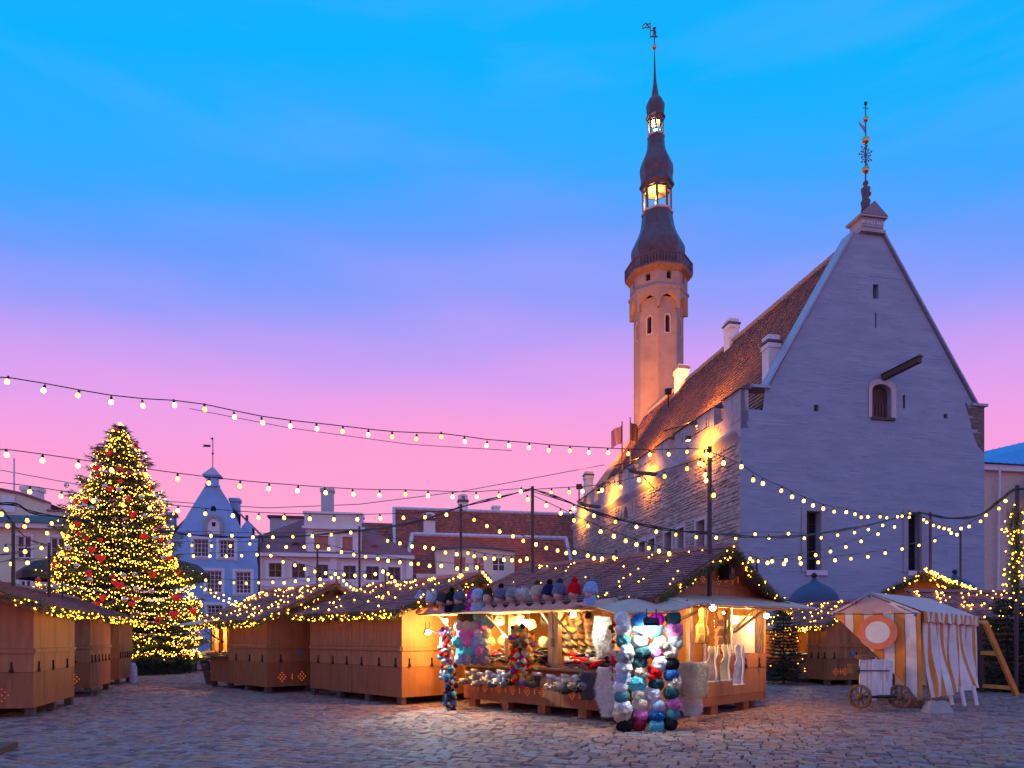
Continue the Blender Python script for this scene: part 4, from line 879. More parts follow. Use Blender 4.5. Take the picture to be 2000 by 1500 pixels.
def closed_stall(label, P0, dL, LL, LR, eave, apex, nL=2, nR=2, orn=None, openL=None, group='closed market stalls', ornf='R', backopen=True, ov=.38, oe=.35, hooksR=True):
    dL = Vector(dL).normalized(); dR = Vector((dL.y, -dL.x, 0)); P0 = Vector(P0)
    if orn and orn[0] == 'flip': dR = -dR; orn = orn[1:] or None
    t_ = thing('market_stall', label, 'market stall', P0, group)
    FL = Frame(P0, dL, -dR); FR = Frame(P0, dR, -dL); FB = Frame(P0 + dL * LL, dR, dL); FK = Frame(P0 + dR * LR, dL, dR)
    if openL: panels(t_, FL, openL, max(1, int(openL / 2)), eave)
    else: panels(t_, FL, LL, nL, eave)
    panels(t_, FR, LR, nR, eave, hooksR); panels(t_, FK, LL, 1, eave, False); panels(t_, FB, LR, 1, eave, False)
    c, roofs, zl = stall_roof(t_, P0, dL, dR, LL, LR, eave, apex, ov, oe)
    for F_, nm in ((FR, 'gable_board'), (FB, 'gable_board')):
        q = MB(); q.prism([F_.pt(0, eave + .004, 0), F_.pt(LR, eave + .004, 0), F_.pt(LR / 2, apex - .02, 0)], -F_.n * .03); q.build(nm, plyM, t_)
    for k in range(max(2, int(LL / 1.3) + 1)):
        a = .12 + (LL - .24) * k / max(1, int(LL / 1.3))
        for b in (.08, LR - .08): q = MB(); q.box(c(a, b, .083), .16, .14, .166, (dL, dR, Z)); q.build('foot_block', oldwoodM, t_)
    for b in (LR * .33, LR * .66): q = MB(); q.box(c(.09, b, .083), .16, .14, .166, (dL, dR, Z)); q.build('foot_block', oldwoodM, t_)
    q = MB(); q.box(c(LL / 2, LR / 2, .2), LL - .08, LR - .08, .06, (dL, dR, Z)); q.build('floor', oldwoodM, t_)
    return t_, c, roofs, zl, dL, dR, FL, FR
DL = Vector((-.698, .716, 0)).normalized(); DR = Vector((.716, .698, 0)).normalized()
glow = ornM
# ---- row in front of the tree: stall A (beside the hat stall) and stall B (lit end)
def g2(px, py, Y=None):
    p_ = G(px, py); return p_
PA = Vector((-2.43, 15.04, 0))
sA, c, roofs, zl, dL, dR, FL, FR = closed_stall('closed brown plywood stall standing next to the lit hat stall', PA, DL, 4.15, 3.9, 2.16, 2.92)
ornaments(sA, FL, [.5, .85, 1.2, 1.55], .38, ornD, .035); ornaments(sA, FL, [2.6, 2.95, 3.3, 3.65], .38, ornD, .035)
garland('fir garland with fairy lights under the eaves of the closed stall by the hat stall', [c(-.4, -.36, zl - .07), c(2.2, -.36, zl - .1), c(4.5, -.36, zl - .07)], .08, 420, 16, 'eaves garlands')
garland('fir garland with fairy lights on the gable of the closed stall by the hat stall', [c(-.42, -.3, zl), c(-.42, .9, 2.42), c(-.42, 1.95, 2.9), c(-.42, 3.1, 2.4)], .08, 420, 9, 'gable garlands')
roof_net('fairy lights spread over the shingle roof of the closed stall by the hat stall', PA, *roofs[0], dL, 4.9, 'roof fairy lights', 80)
PB = Vector((-6.53, 18.2, 0))
sB, c, roofs, zl, dL, dR, FL, FR = closed_stall('brown stall with lit open end and glowing lozenge cut-outs, facing the big fir', PB, DL, 3.97, 3.7, 2.06, 2.95, nR=1, openL=2.55)
ornaments(sB, FR, [.42, 1.0], .43, glow, .05); garland('fir garland with fairy lights under the eaves of the stall with the lit end', [c(-.4, -.36, zl - .07), c(2, -.36, zl - .1), c(4.4, -.36, zl - .07)], .08, 420, 16, 'eaves garlands')
garland('fir garland with fairy lights on the gable of the stall with the lit end', [c(-.42, -.3, zl), c(-.42, .9, 2.4), c(-.42, 1.85, 2.92)], .08, 420, 9, 'gable garlands')
roof_net('fairy lights spread over the shingle roof of the stall with the lit end', PB, *roofs[0], dL, 4.7, 'roof fairy lights', 110)
def lit_end(t_, c, FL, dL, dR, x0, x1, eave, power):   # an open serving bay: counter, posts, flap, lamp
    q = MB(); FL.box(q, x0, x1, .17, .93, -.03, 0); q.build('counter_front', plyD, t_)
    q = MB(); FL.box(q, x0, x1 + .3, .935, .97, -.6, .22); q.build('counter_top', M('green_counter_cloth', (.06, .30, .20), .7) if 'green_counter_cloth' not in bpy.data.materials else bpy.data.materials['green_counter_cloth'], t_)
    for x in (x0 + .05, (x0 + x1) / 2, x1 - .05):
        q = MB(); FL.box(q, x - .05, x + .05, .975, eave, -.1, 0); q.build('post', beamM, t_)
    q = MB(); FL.box(q, x0, x1, eave - .12, eave, -.09, -.01); q.build('lintel', beamM, t_)
    q = MB(); a = [FL.pt(x0 + .2, eave - .02, .02), FL.pt(x1 + .45, eave - .02, .02), FL.pt(x1 + .45, eave - .22, .95), FL.pt(x0 + .2, eave - .22, .95)]; q.prism(a, Z * .03); q.build('raised_flap', awnM, t_)
    for x in (x0 + .3, x1 - .1): q = MB(); q.tube([FL.pt(x, 1.35, .02), FL.pt(x, eave - .2, .8)], .02, 5); q.build('flap_strut', oldwoodM, t_)
    q = MB(); FL.box(q, x0, x1, 1.0, eave - .1, -1.6, -1.55); q.build('inner_wall', beamM, t_)
    cc = FL.pt((x0 + x1) / 2, eave - .22, -.4); q = MB(); q.sphere(cc, .06, 10, 6); q.build('lamp_bulb', E('stall_lamp', (1, .7, .25), 30) if 'stall_lamp' not in bpy.data.materials else bpy.data.materials['stall_lamp'], t_)
    lamp('stall_light', 'POINT', cc - Z * .12, power, WARM, .06, parent=t_)
lit_end(sB, c, FL, dL, dR, 2.57, 3.95, 2.06, 160)
tray = thing('serving_tray', 'wooden trays of food on the green counter of the lit stall', 'tray', FL.pt(3.2, .975, -.05)); q = MB(); FL.box(q, 2.75, 3.8, .975, 1.03, -.3, .2); q.build('tray_base', beamM, tray)
for k in range(10): q = MB(); q.sphere(FL.pt(2.85 + k * .095, 1.06, random.uniform(-.2, .12)), .05, 8, 5, sc=(1.3, 1, .7)); q.build('bun', M('bun_crust', (.55, .30, .10), .7) if 'bun_crust' not in bpy.data.materials else bpy.data.materials['bun_crust'], tray, True)
q = MB(); FR.box(q, .95, 1.5, 1.245, 1.285, .03, .05); 
sgn = MB(); x, z = FR.px(584, 1274); sgn.prism([FR.pt(x - .06, z - .05, .04), FR.pt(x + .07, z - .05, .04), FR.pt(x + .07, z + .03, .04), FR.pt(x + .02, z + .02, .04), FR.pt(x, z + .09, .04), FR.pt(x - .06, z + .05, .04)], FR.n * .004); sgn.build('blue_sticker', M('blue_sticker_print', (.05, .25, .8), .5, spec=.5), sB)
board = thing('easel_board', 'small wooden A-board leaning outside the lit end of the stall', 'sign board', G(404, 1335)); b_ = G(404, 1336); q = MB(); q.box(b_ + Z * .32, .5, .04, .66, (DL, (DR + Z * .25).normalized(), (Z - DR * .25).normalized())); q.build('panel', oldwoodM, board); q = MB(); q.box(b_ + DR * .25 + Z * .3, .5, .04, .62, (DL, (DR - Z * .35).normalized(), (Z + DR * .35).normalized())); q.build('rear_panel', oldwoodM, board)
# ---- row at the left edge
dl = Vector((-.319, .948, 0)).normalized()
LROW = [(G(65, 1400), 2.7, 1, 'closed stall at the square end of the side row, orange light on its front'), (G(176, 1357), 2.25, 2, 'closed stall between the two others of the side row'), (G(233, 1338), 1.95, 2, 'closed stall of the side row standing next to the big fir')]
leave = []
for i, (p0, LL, n, lab) in enumerate(LROW):
    t_, c, roofs, zl, dL, dR, FL, FR = closed_stall(lab, p0, dl, LL, 3.4, 2.12, 2.75, nL=n, nR=1, orn=('flip',), group='side row stalls', oe=.3, ov=.3 if i else .5)
    ornaments(t_, FR, [.5, 1.0] if i == 0 else [.35, .7], .42, M('faint_orange_cut', (.8, .16, .02), .6, emit=(1, .12, .01), estr=.35) if i == 0 else ornM, .05)
    if i == 0: ornaments(t_, FL, [.35, .65, .95, 1.7, 2.0, 2.3], .42, ornD, .03)
    leave += [c(-.35 if i == 0 else -.2, -.36, zl - .06), c(LL / 2, -.36, zl - .1), c(LL + .3, -.36, zl - .06)]
    garland('fir garland with fairy lights under the eaves of the %s side-row stall' % ('square-end', 'middle', 'fir-end')[i], leave[-3:], .085, 480, 26, 'side row eaves garlands')
    if i == 0:
        garland('fir garland with lights climbing the front gable of the square-end stall', [c(-.52, -.32, zl), c(-.52, .6, 2.35), c(-.52, 1.7, 2.75)], .1, 480, 22, 'side row eaves garlands')
        step_at = c(LL + .5, .2, 0)
for a, b in ((3.0, 0), (3.0, .16)):
    pass
pl = thing('wooden_step', 'low weathered wooden step between the side-row stalls', 'step', G(162, 1362)); b_ = G(160, 1360)
for k in range(3): q = MB(); q.box(b_ + dl * (k * .14) + Z * .13, .75, .12, .03, (Vector((dl.y, -dl.x, 0)), dl, Z)); q.build('board', oldwoodM, pl)
for s_ in (-.3, .3): q = MB(); q.box(b_ + Vector((dl.y, -dl.x, 0)) * s_ + dl * .14 + Z * .055, .06, .4, .11, (Vector((dl.y, -dl.x, 0)), dl, Z)); q.build('bearer', oldwoodM, pl)
birchM = M('birch_bark', (.72, .68, .64), .8, .25, 5, .3, 20, stretch=(1, 1, 6), dirt=((.06, .05, .05), 4))
b0 = G(147, 1351); t0 = P(152, 1245, b0.y); q = MB(); q.tube([b0, b0.lerp(t0, .35) + Vector((-.02, 0, 0)), b0.lerp(t0, .7) + Vector((.04, 0, 0)), t0], [.05, .055, .055, .045], 9); tag(q.build('birch_pole', birchM, loc=b0, smooth=True), 'thin white birch trunk leaning between two side-row stalls', 'birch log')
b0 = G(260, 1334); q = MB(); q.lathe([(0, .1), (.05, .12), (.5, .12), (.55, .1)], 12, b0); q.sphere(b0 + Z * .58, .09, 10, 6); tag(q.build('bollard', M('pale_lilac_bollard', (.6, .55, .7), .5, .3, 8), loc=b0), 'short pale bollard beside the fir-end stall', 'bollard')
# wooden plank lying in the corner of the square
b0 = G(8, 1478); q = MB(); q.box(b0 + Vector((-.35, -.1, .04)), .5, 1.6, .08, (Vector((.95, .3, 0)).normalized(), Vector((-.3, .95, 0)).normalized(), Z)); tag(q.build('wooden_platform', oldwoodM, loc=b0), 'dark wooden platform edge lying on the paving beside the side row', 'platform')
# ---- stalls at the right, behind the striped tent
PD = G(1615.5, 1339); dld = Vector((-.177, .984, 0)).normalized()
sD, c, roofs, zl, dL, dR, FL, FR = closed_stall('brown stall with glowing lozenges standing behind the striped tent cart', PD, dld, 3.6, 2.4, 1.98, 2.6, nR=1, openL=1.0, group='closed market stalls')
lit_end(sD, c, FL, dL, dR, 1.02, 2.6, 1.98, 110)
ornaments(sD, FR, [.3, .62], .43, glow, .045)
garland('fir garland with fairy lights on the eaves of the stall behind the tent cart', [c(-.4, -.36, zl - .07), c(1.5, -.36, zl - .1), c(3.8, -.36, zl - .07)], .09, 420, 22, 'eaves garlands')
garland('fir garland with fairy lights on the gable of the stall behind the tent cart', [c(-.42, -.3, zl), c(-.42, .6, 2.3), c(-.42, 1.2, 2.58)], .09, 420, 18, 'gable garlands')
roof_net('fairy lights on the roof of the stall behind the tent cart', PD, *roofs[0], dL, 4, 'roof fairy lights', 60)
sgn = MB(); x, z = FR.px(1664, 1277); sgn.prism([FR.pt(x - .06, z - .05, .04), FR.pt(x + .07, z - .05, .04), FR.pt(x + .07, z + .03, .04), FR.pt(x + .02, z + .02, .04), FR.pt(x, z + .09, .04), FR.pt(x - .06, z + .05, .04)], FR.n * .004); sgn.build('blue_sticker', bpy.data.materials['blue_sticker_print'], sD)
Yg = 25.5; PE = Vector(((1662 - CX) / F_PX * Yg, Yg, 0))
sE, c, roofs, zl, dL, dR, FL, FR = closed_stall('large brown stall with glowing gable ornaments and thick garlands behind the tent', PE, (.42, .907, 0), 4.0, 4.6, 2.55, 3.72, nR=2)
ornaments(sE, FR, [1.65, 2.95], 2.85, ornM, .075); ornaments(sE, FR, [2.3], 2.85, ornM, .05)
garland('thick fir garland on the gable of the large stall behind the tent', [c(-.5, -.4, 2.38), c(-.5, 1.1, 3.12), c(-.5, 2.3, 3.74), c(-.5, 3.5, 3.14), c(-.5, 5.0, 2.4)], .2, 900, 12, 'gable garlands', lr=.03)
roof_net('bright fairy lights along the far roof slope of the large stall', PE, *roofs[1], dL, 4.5, 'roof fairy lights', 60, lr=.03)
g_ = MB(); li = MB(); rl = thing('rope_lights', 'dense fairy lights laid along the right gable edge of the large stall', 'string lights', c(-.5, 2.6, 3.95))
for k in range(110):
    u = random.random(); b = 2.3 + 2.7 * u; z = 3.86 - (b - 2.3) * .5; li.octa(c(-.5 + random.uniform(-.1, .25), b, z + random.uniform(-.03, .1)), .03)
g_.tube([c(-.5, 2.3, 3.86), c(-.5, 5.0, 2.5)], .008, 4); g_.build('wire', cableM, rl); stuff(li.build('fairy_lights', fairyW, rl))
PFp = Vector(((1845 - CX) / F_PX * 20.5, 20.5, 0)); dlf = Vector((.984, .177, 0)).normalized()
sF, c, roofs, zl, dL, dR, FL, FR = closed_stall('low brown stall under a lit shingle roof beside the dark firs', PFp, dlf, 3.4, 2.2, 2.2, 2.9, orn=('flip',), nL=2)
garland('thick fir garland along the eaves of the low stall beside the firs', [c(-.3, -.42, zl - .1), c(1.5, -.42, zl - .14), c(3.6, -.42, zl - .1)], .17, 800, 8, 'eaves garlands')
roof_net('fairy lights on the roof of the low stall beside the firs', PFp, *roofs[0], dL, 3.6, 'roof fairy lights', 70, lr=.024)
# orange trestle
et = thing('timber_trestle', 'tall orange timber trestle leaning beside the dark firs', 'trestle', G(1945, 1362)); orangeM = M('orange_timber', (.85, .33, .06), .6, .2, 4, .1, 20)
Yt = 16.6; legs = [(P(1924, 1216, Yt + .4), G(1986, 1358)), (P(1912, 1216, Yt + 1.2), G(1918, 1352))]
for k, (a, b) in enumerate(legs): q = MB(); d = (b - a).normalized(); s_ = d.cross(Vector((0, 1, 0))).normalized(); q.box((a + b) / 2, .11, .09, (b - a).length, (s_, d.cross(s_), d)); q.build('leg', orangeM if k == 0 else oldwoodM, et)
for f in (.42, .9):
    a, b = legs[0][0].lerp(legs[0][1], f), legs[1][0].lerp(legs[1][1], f); d = (b - a).normalized(); s_ = d.cross(Z).normalized(); q = MB(); q.box((a + b) / 2, (b - a).length + .1, .06, .1, (d, s_, s_.cross(d))); q.build('rail', orangeM, et)
a, b = P(1900, 1215, Yt + 1), P(1926, 1215, Yt + .4); q = MB(); q.tube([a, b], .05, 6); q.build('top_rail', orangeM, et)
# ---- blue onion-domed kiosk
def kiosk(px_, Y, ytop, rpx, lab):
    k_ = Y / F_PX; b = Vector(((px_ - CX) * k_, Y, 0)); zt = CAM_H + (HY - ytop) * k_; r = rpx * k_; t_ = thing('domed_kiosk', lab, 'kiosk', b, 'domed kiosks')
    q = MB(); q.lathe(sm([(zt - r * 1.55, r * .98), (zt - r * 1.2, r), (zt - r * .85, r * .93), (zt - r * .55, r * .66), (zt - r * .38, r * .36), (zt - r * .25, r * .15), (zt - r * .1, r * .09)], 3), 20, b); q.build('dome', M('blue_dome_cloth', (.035, .07, .15), .55, .15, 2) if 'blue_dome_cloth' not in bpy.data.materials else bpy.data.materials['blue_dome_cloth'], t_, True)
    q = MB(); q.sphere(b + Z * zt, r * .12, 10, 8); q.build('finial', ironM, t_, True); q = MB(); q.lathe([(0, r * .85), (zt - r * 1.5, r * .85)], 12, b); q.build('body', plyD, t_); return t_
kiosk(1590, 26, 1124, 46, 'round kiosk with dark blue onion dome below the hall gable'); kiosk(1865, 30, 1117, 40, 'round kiosk whose dark finial pokes over the large stall')
# ================================================================== FIRS
def fir(name, label, base, H, rf, seedv, whorl=.28, nbr=lambda r: int(7 + r * 5), step=.12, npt=11, nl=(.09, .2), group=None, mat=needleM, z0=.25, wdt=.035, cat='fir tree'):
    rnd = random.Random(seedv); base = Vector(base); t_ = thing(name, label, cat, base, group)
    q = MB(); q.tube([base, base + Z * H * .5, base + Z * (H - .1)], [H * .017, H * .01, .012], 8); tr_ = q.build('trunk', barkM, t_)
    mb = MB(); br = MB(); z = z0; tips = []
    while z < H - .05:
        r = rf(z / H); n = max(4, nbr(r)); a0 = rnd.random() * 6.28; wv = rnd.uniform(.9, 1.14)
        for k in range(n):
            a = a0 + 6.283 * k / n + rnd.uniform(-.2, .2); L = r * rnd.uniform(.72, 1.08) * wv; d = Vector((math.cos(a), math.sin(a), 0)); s_ = Vector((-d.y, d.x, 0))
            pts = []; m_ = max(3, int(L / step))
            rise = .35 if z > H * .8 else (.0 if z > H * .35 else -.12)
            for i in range(m_ + 1):
                u = i / m_; pts.append(base + Z * (z + L * (rise * u - .25 * u * (1 - u) + .1 * u * u)) + d * (L * u))
            if m_ > 3: br.tube([pts[0], pts[m_ // 2], pts[-1]], [.025, .018, .006], 3, caps=False)
            for i, p_ in enumerate(pts):
                u = i / m_; 
                if u < .25: continue
                sp = (.34 + .25 * (1 - u)) * min(L, 1.6) * .5
                for j in range(npt):
                    o_ = s_ * rnd.uniform(-sp, sp); 
                    dr = (d * rnd.uniform(.3, 1.1) + s_ * (1 if o_.dot(s_) > 0 else -1) * rnd.uniform(0, .8) + Z * rnd.uniform(-.55, .35)).normalized()
                    mb.needle(p_ + o_ - Z * abs(o_.length) * .25 + d * rnd.uniform(-step, step), dr * rnd.uniform(*nl), wdt)
            tips.append(pts[-1])
        z += whorl * rnd.uniform(.85, 1.15) * (1 if z < H * .75 else .7)
    br.build('branches', barkM, t_); stuff(mb.build('crown', mat, t_)); bpy.data.objects
    return t_, tips
XT = Vector((-16.65, 29.0, 0)); TH = 10.55
def crown_r(u):
    prof = [(0, 2.9), (.06, 3.2), (.14, 3.4), (.26, 3.3), (.36, 2.9), (.40, 2.4), (.5, 2.1), (.62, 1.95), (.72, 1.5), (.82, 1.0), (.9, .62), (.96, .3), (1, .03)]
    for (a, ra), (b, rb_) in zip(prof, prof[1:]):
        if u <= b: return ra + (rb_ - ra) * (u - a) / (b - a)
    return .03
xm, tips = fir('christmas_tree', 'huge fir covered in golden fairy lights, red hearts and baubles', XT, TH, crown_r, 5, z0=.7, npt=12, nl=(.12, .26), wdt=.045, cat='christmas tree')
# light strings in swags round the crown
z = .75; k = 0
wire_m = M('green_light_wire', (.02, .03, .015), .7)
while z < TH - .25:
    r = crown_r(z / TH) * .95; t_ = thing('fairy_light_string', 'golden fairy light swag, %s tier up from the fence of the huge fir' % ordn(k + 1), 'string lights', XT + Z * z, 'fairy light swags on the huge fir'); w = MB(); li = MB()
    nsw = max(3, int(r * 3.2)); N = max(20, int(2 * math.pi * r / .1)); ph = random.random(); sag = random.uniform(.12, .34) * min(1, r / 1.5 + .3); pts = []; rr = [random.uniform(.86, 1.07) for _ in range(nsw + 1)]
    slope = random.uniform(-.12, .12)
    for i in range(N + 1):
        u = i / N; s_ = (u * nsw + ph) % 1; seg = int(u * nsw + ph) % nsw; fr = rr[seg] * (1 - s_) + rr[(seg + 1) % nsw] * s_
        a = u * 2 * math.pi; p_ = XT + Vector((math.cos(a), math.sin(a), 0)) * (r * fr + .06) + Z * (z + .12 - sag * math.sin(s_ * math.pi) + slope * math.cos(a)); pts.append(p_)
        if random.random() < .93: li.octa(p_ + Vector((random.uniform(-.03, .03), random.uniform(-.03, .03), random.uniform(-.09, .07))), random.choice((.015, .018, .02, .032)))
    w.tube(pts[::2], .005, 3, caps=False); w.build('wire', wire_m, t_); stuff(li.build('fairy_lights', fairyM if k % 3 else fairyW, t_)); z += random.uniform(.17, .27); k += 1
t_ = thing('fairy_light_string', 'loose fairy lights scattered through the branch tips of the huge fir', 'string lights', XT + Z, 'fairy light swags on the huge fir'); li = MB()
for p_ in tips:
    if random.random() < .75: li.octa(p_ + Vector((random.uniform(-.1, .1), -.03, random.uniform(-.1, .1))), random.choice((.018, .022, .04)))
stuff(li.build('fairy_lights', fairyW, t_))
li = MB(); [li.sphere(XT + Z * (TH + .02), .06, 8, 6)]; tag(li.build('tree_top_light', fairyW, loc=XT + Z * TH), 'single bright light at the tip of the huge fir', 'light')
def on_tree(px_, py, off=.18):
    Y = 26.5
    for _ in range(8):
        p_ = P(px_, py, Y); u = min(max(p_.z / TH, 0), 1); r = crown_r(u) * 1.0; dx = p_.x - XT.x; Y = XT.y - math.sqrt(max(r * r - dx * dx, .02)) - off
    return P(px_, py, Y)
# hearts
hb = MB(); N = 28
def heart(t): return (16 * math.sin(t) ** 3 / 16, (13 * math.cos(t) - 5 * math.cos(2*t) - 2 * math.cos(3*t) - math.cos(4*t)) / 16)
rings = [(1.0, 0), (.9, .16), (.65, .27), (.3, .32)]
for sgn_ in (1, -1):
    prev = None
    for s_, d in rings:
        cur = [(heart(2*math.pi*i/N)[0] * s_, d * sgn_, (heart(2*math.pi*i/N)[1]) * s_) for i in range(N)]
        if prev:
            for i in range(N): hb.face((prev[i], prev[(i+1) % N], cur[(i+1) % N], cur[i]) if sgn_ < 0 else (cur[i], cur[(i+1) % N], prev[(i+1) % N], prev[i]))
        prev = cur
    for i in range(N): hb.face((prev[i], prev[(i+1) % N], (0, .34 * sgn_, 0)) if sgn_ < 0 else ((0, .34 * sgn_, 0), prev[(i+1) % N], prev[i]))
redglit = M('red_glitter_glow', (.85, .012, .015), .35, .3, 40, .5, 90, emit=(1, .015, .02), estr=.2)  # red glitter with a weak glow added to the colour
heart_me = hb.mesh('heart', redglit, True); 
hearts = [(905,235),(845,420),(750,535),(940,540),(940,640),(860,700),(595,795),(665,800),(995,775),(1035,900),(605,975),(670,1085),(785,1098),(1125,1070),(1255,1095),(785,1240),(425,1285),(715,1175),(1320,1240),(690,1360),(895,1430),(930,1452),(1390,1350),(610,1050)]
hearts = [(x * .25, 780 + y * .25) for x, y in hearts] + [(x * .25, 1080 + y * .25) for x, y in ((800,350),(1035,400),(1055,355),(1380,350),(1360,480),(1100,545),(1240,520),(750,405),(1190,165),(1510,455),(1325,40))]
for i, (a, b) in enumerate(hearts):
    o_ = inst('heart_ornament', heart_me, on_tree(a, b), rot=(0, 0, random.uniform(-.5, .5)), scale=random.choice((.11, .14, .18))); tag(o_, 'red glitter heart ornament hanging on the huge fir', 'ornament', 'red hearts on the huge fir')
bm_ = MB(); bm_.sphere((0, 0, 0), 1, 14, 10); bm_.lathe([(.95, .2), (1.2, .2)], 8)
silver = M('silver_bauble', (.6, .65, .72), .12, .05, metal=.95); redb = M('red_bauble', (.6, .01, .015), .2, .05, spec=.8)
bme = bm_.mesh('bauble', silver, True)
for i, (a, b) in enumerate(((520,670),(820,680),(715,850),(755,795),(1105,765),(1130,910),(1225,755),(660,830),(1215,1085),(1280,1235),(965,1375),(1055,1370),(540,1160),(600,1300),(930,705),(1000,775),(1180,1500),(970,1567),(705,1410),(1065,1480))):
    tag(inst('bauble', bme, on_tree(a * .25, 780 + b * .25), scale=.1, mat=silver), 'mirrored silver bauble hanging on the huge fir', 'ornament', 'silver baubles on the huge fir')
for i, (a, b) in enumerate(((1060,360),(765,385),(300,1410),(1240,1005),(1010,578),(530,1275),(1230,1720),(880,1380),(1190,690),(770,595))):
    tag(inst('bauble', bme, on_tree(a * .25, 780 + b * .25), scale=.1, mat=redb), 'round red bauble hanging on the huge fir', 'ornament', 'red baubles on the huge fir')
fe = thing('tree_fence', 'low round dark green fence covered with fir twigs under the huge fir', 'fence', XT)
fenceM = M('dark_green_board', (.02, .035, .022), .7, .3)
for k in range(24):
    a, b = 2*math.pi*k/24, 2*math.pi*(k+1)/24; p0, p1 = XT + Vector((math.cos(a), math.sin(a), 0)) * 2.95, XT + Vector((math.cos(b), math.sin(b), 0)) * 2.95; d = (p1 - p0); mid = (p0 + p1) / 2; n_ = (mid - XT).normalized()
    q = MB(); q.box(mid + Z * .36, d.length - .02, .03, .66, (d.normalized(), n_, Z)); q.build('fence_panel', fenceM, fe); q = MB(); q.tube([p0, p0 + Z * .8], .035, 6); q.build('fence_post', ironM, fe)
tw = MB()
for k in range(5200):
    a = random.uniform(math.pi, 2*math.pi); p_ = XT + Vector((math.cos(a), math.sin(a), 0)) * (2.98 + random.uniform(0, .06)) + Z * random.uniform(.08, .72); tw.needle(p_, Vector((random.uniform(-1, 1), random.uniform(-1, .2), random.uniform(-1.2, .3))).normalized() * .17, .035)
stuff(tw.build('fir_twigs', needleD, fe))
# small dark firs
fb = G(1530, 1336); ft, _ = fir('small_fir', 'slim dark fir with lights standing between hat stall and tent', fb, 2.75, lambda u: .62 * (1 - u) ** .7 + .05, 21, whorl=.1, step=.07, npt=8, nl=(.06, .13), mat=needleD, z0=.2, wdt=.025, group='small dark firs')
li = MB(); t_ = thing('fairy_light_string', 'fairy lights draped on the slim fir beside the hat stall', 'string lights', fb + Z, None)
for k in range(16): u = random.random(); a = random.uniform(math.pi, 2*math.pi); li.octa(fb + Z * (.4 + 2.2*u) + Vector((math.cos(a), math.sin(a), 0)) * (.6 * (1-u)**.7 + .05), .014)
stuff(li.build('fairy_lights', fairyM, t_))
for i, (px_, py, Y, H, rr_) in enumerate(((1968, 1348, 19.1, 2.6, .95), (2035, 1340, 19.6, 3.1, 1.1))):
    b = Vector(((px_ - CX) / F_PX * (Y), Y, 0)); fir('small_fir', ('bushy dark fir beside the orange trestle', 'bushy dark fir behind the one at the orange trestle')[i], b, H, lambda u, rr_=rr_: rr_ * (1 - u) ** .55 + .05, 31 + i, whorl=.17, step=.09, npt=10, nl=(.08, .17), mat=needleD, z0=.1, wdt=.03, group='small dark firs')
# ---- parasols behind the tree, parked car
parM = M('black_parasol_cloth', (.035, .03, .036), .7, .2)
for px_, lab in ((122, 'black parasol with red print beside the yellow house'), (327, 'black parasol in front of the blue house')):
    Y = 34.0; b = Vector(((px_ - CX) / F_PX * Y, Y, 0)); t_ = thing('parasol', lab, 'parasol', b, 'black parasols'); r = 76 * Y / F_PX; zt = CAM_H + (HY - 1088) * Y / F_PX; ze_ = CAM_H + (HY - 1120) * Y / F_PX
    q = MB(); q.lathe([(ze_ - .35, r), (ze_, r), (ze_ + (zt - ze_) * .6, r * .7), (zt, .05)], 8, b, R(22.5), capb=False); q.build('canopy', parM, t_); q = MB(); q.tube([b, b + Z * zt], .05, 8); q.build('pole', poleM, t_)
    for k in range(8): a = R(22.5) + k * R(45); q = MB(); q.tube([b + Z * (zt - .1), b + Vector((math.cos(a), math.sin(a), 0)) * r * .97 + Z * (ze_ - .02)], .015, 4); q.build('rib', poleM, t_)
    if px_ == 122:
        q = MB(); x0 = b + Vector((-1.33, -1.52, ze_ - .2)); ex_ = Vector((.92, -.38, 0)).normalized(); px0 = [(-.14, 0), (-.1, .16), (-.06, 0), (0, .02), (.03, .12), (.07, .02), (.12, .1), (.17, .02), (.2, .15), (.24, .03)]
        q.tube([x0 + ex_ * (a * 1.3) + Z * c_ for a, c_ in px0], .018, 4); q.build('red_lettering', M('red_print', (.7, .03, .05), .6), t_)
carM = M('white_car_paint', (.62, .62, .64), .25, .03, spec=.6)
Yc = 31.0; cb_ = Vector(((373 - CX) / F_PX * Yc, Yc, 0)); car = thing('parked_car', 'white hatchback parked between the huge fir and the lit stall', 'car', cb_)
prof = [(0, .35), (0, .62), (.12, .78), (.75, .92), (1.35, 1.42), (1.75, 1.5), (3.0, 1.48), (3.75, 1.05), (4.1, .98), (4.2, .6), (4.15, .35)]
q = MB(); q.prism([cb_ + Vector((x, 0, z)) for x, z in prof], Vector((0, 1.7, 0))); cbo = q.build('body', carM, car)
q = MB(); q.prism([cb_ + Vector((x, -.006, z)) for x, z in ((.95, .95), (1.42, 1.36), (2.1, 1.42), (2.1, .95))], Vector((0, .01, 0))); q.build('side_window', glassM, car); q = MB(); q.prism([cb_ + Vector((x, -.006, z)) for x, z in ((2.2, .95), (2.2, 1.42), (2.95, 1.4), (3.5, 1.0))], Vector((0, .01, 0))); q.build('side_window', glassM, car)
for xw in (.75, 3.3):
    q = MB(); q.lathe([(0, .3), (.2, .3)], 18, cb_ + Vector((xw, -.03, .3)), ax=(Vector((1, 0, 0)), Z, Vector((0, 1, 0)))); wo_ = q.build('wheel', M('tyre_rubber', (.02, .02, .02), .8) if 'tyre_rubber' not in bpy.data.materials else bpy.data.materials['tyre_rubber'], car); q = MB(); q.lathe([(-.01, .19), (.0, .2)], 14, cb_ + Vector((xw, -.035, .3)), ax=(Vector((1, 0, 0)), Z, Vector((0, 1, 0)))); q.build('rim', silver, wo_)
q = MB(); q.sphere(cb_ + Vector((.12, .12, .68)), .13, 10, 6, sc=(.7, .6, .6)); q.build('headlight', M('headlight_glass', (.7, .7, .75), .15, .05), car, True)
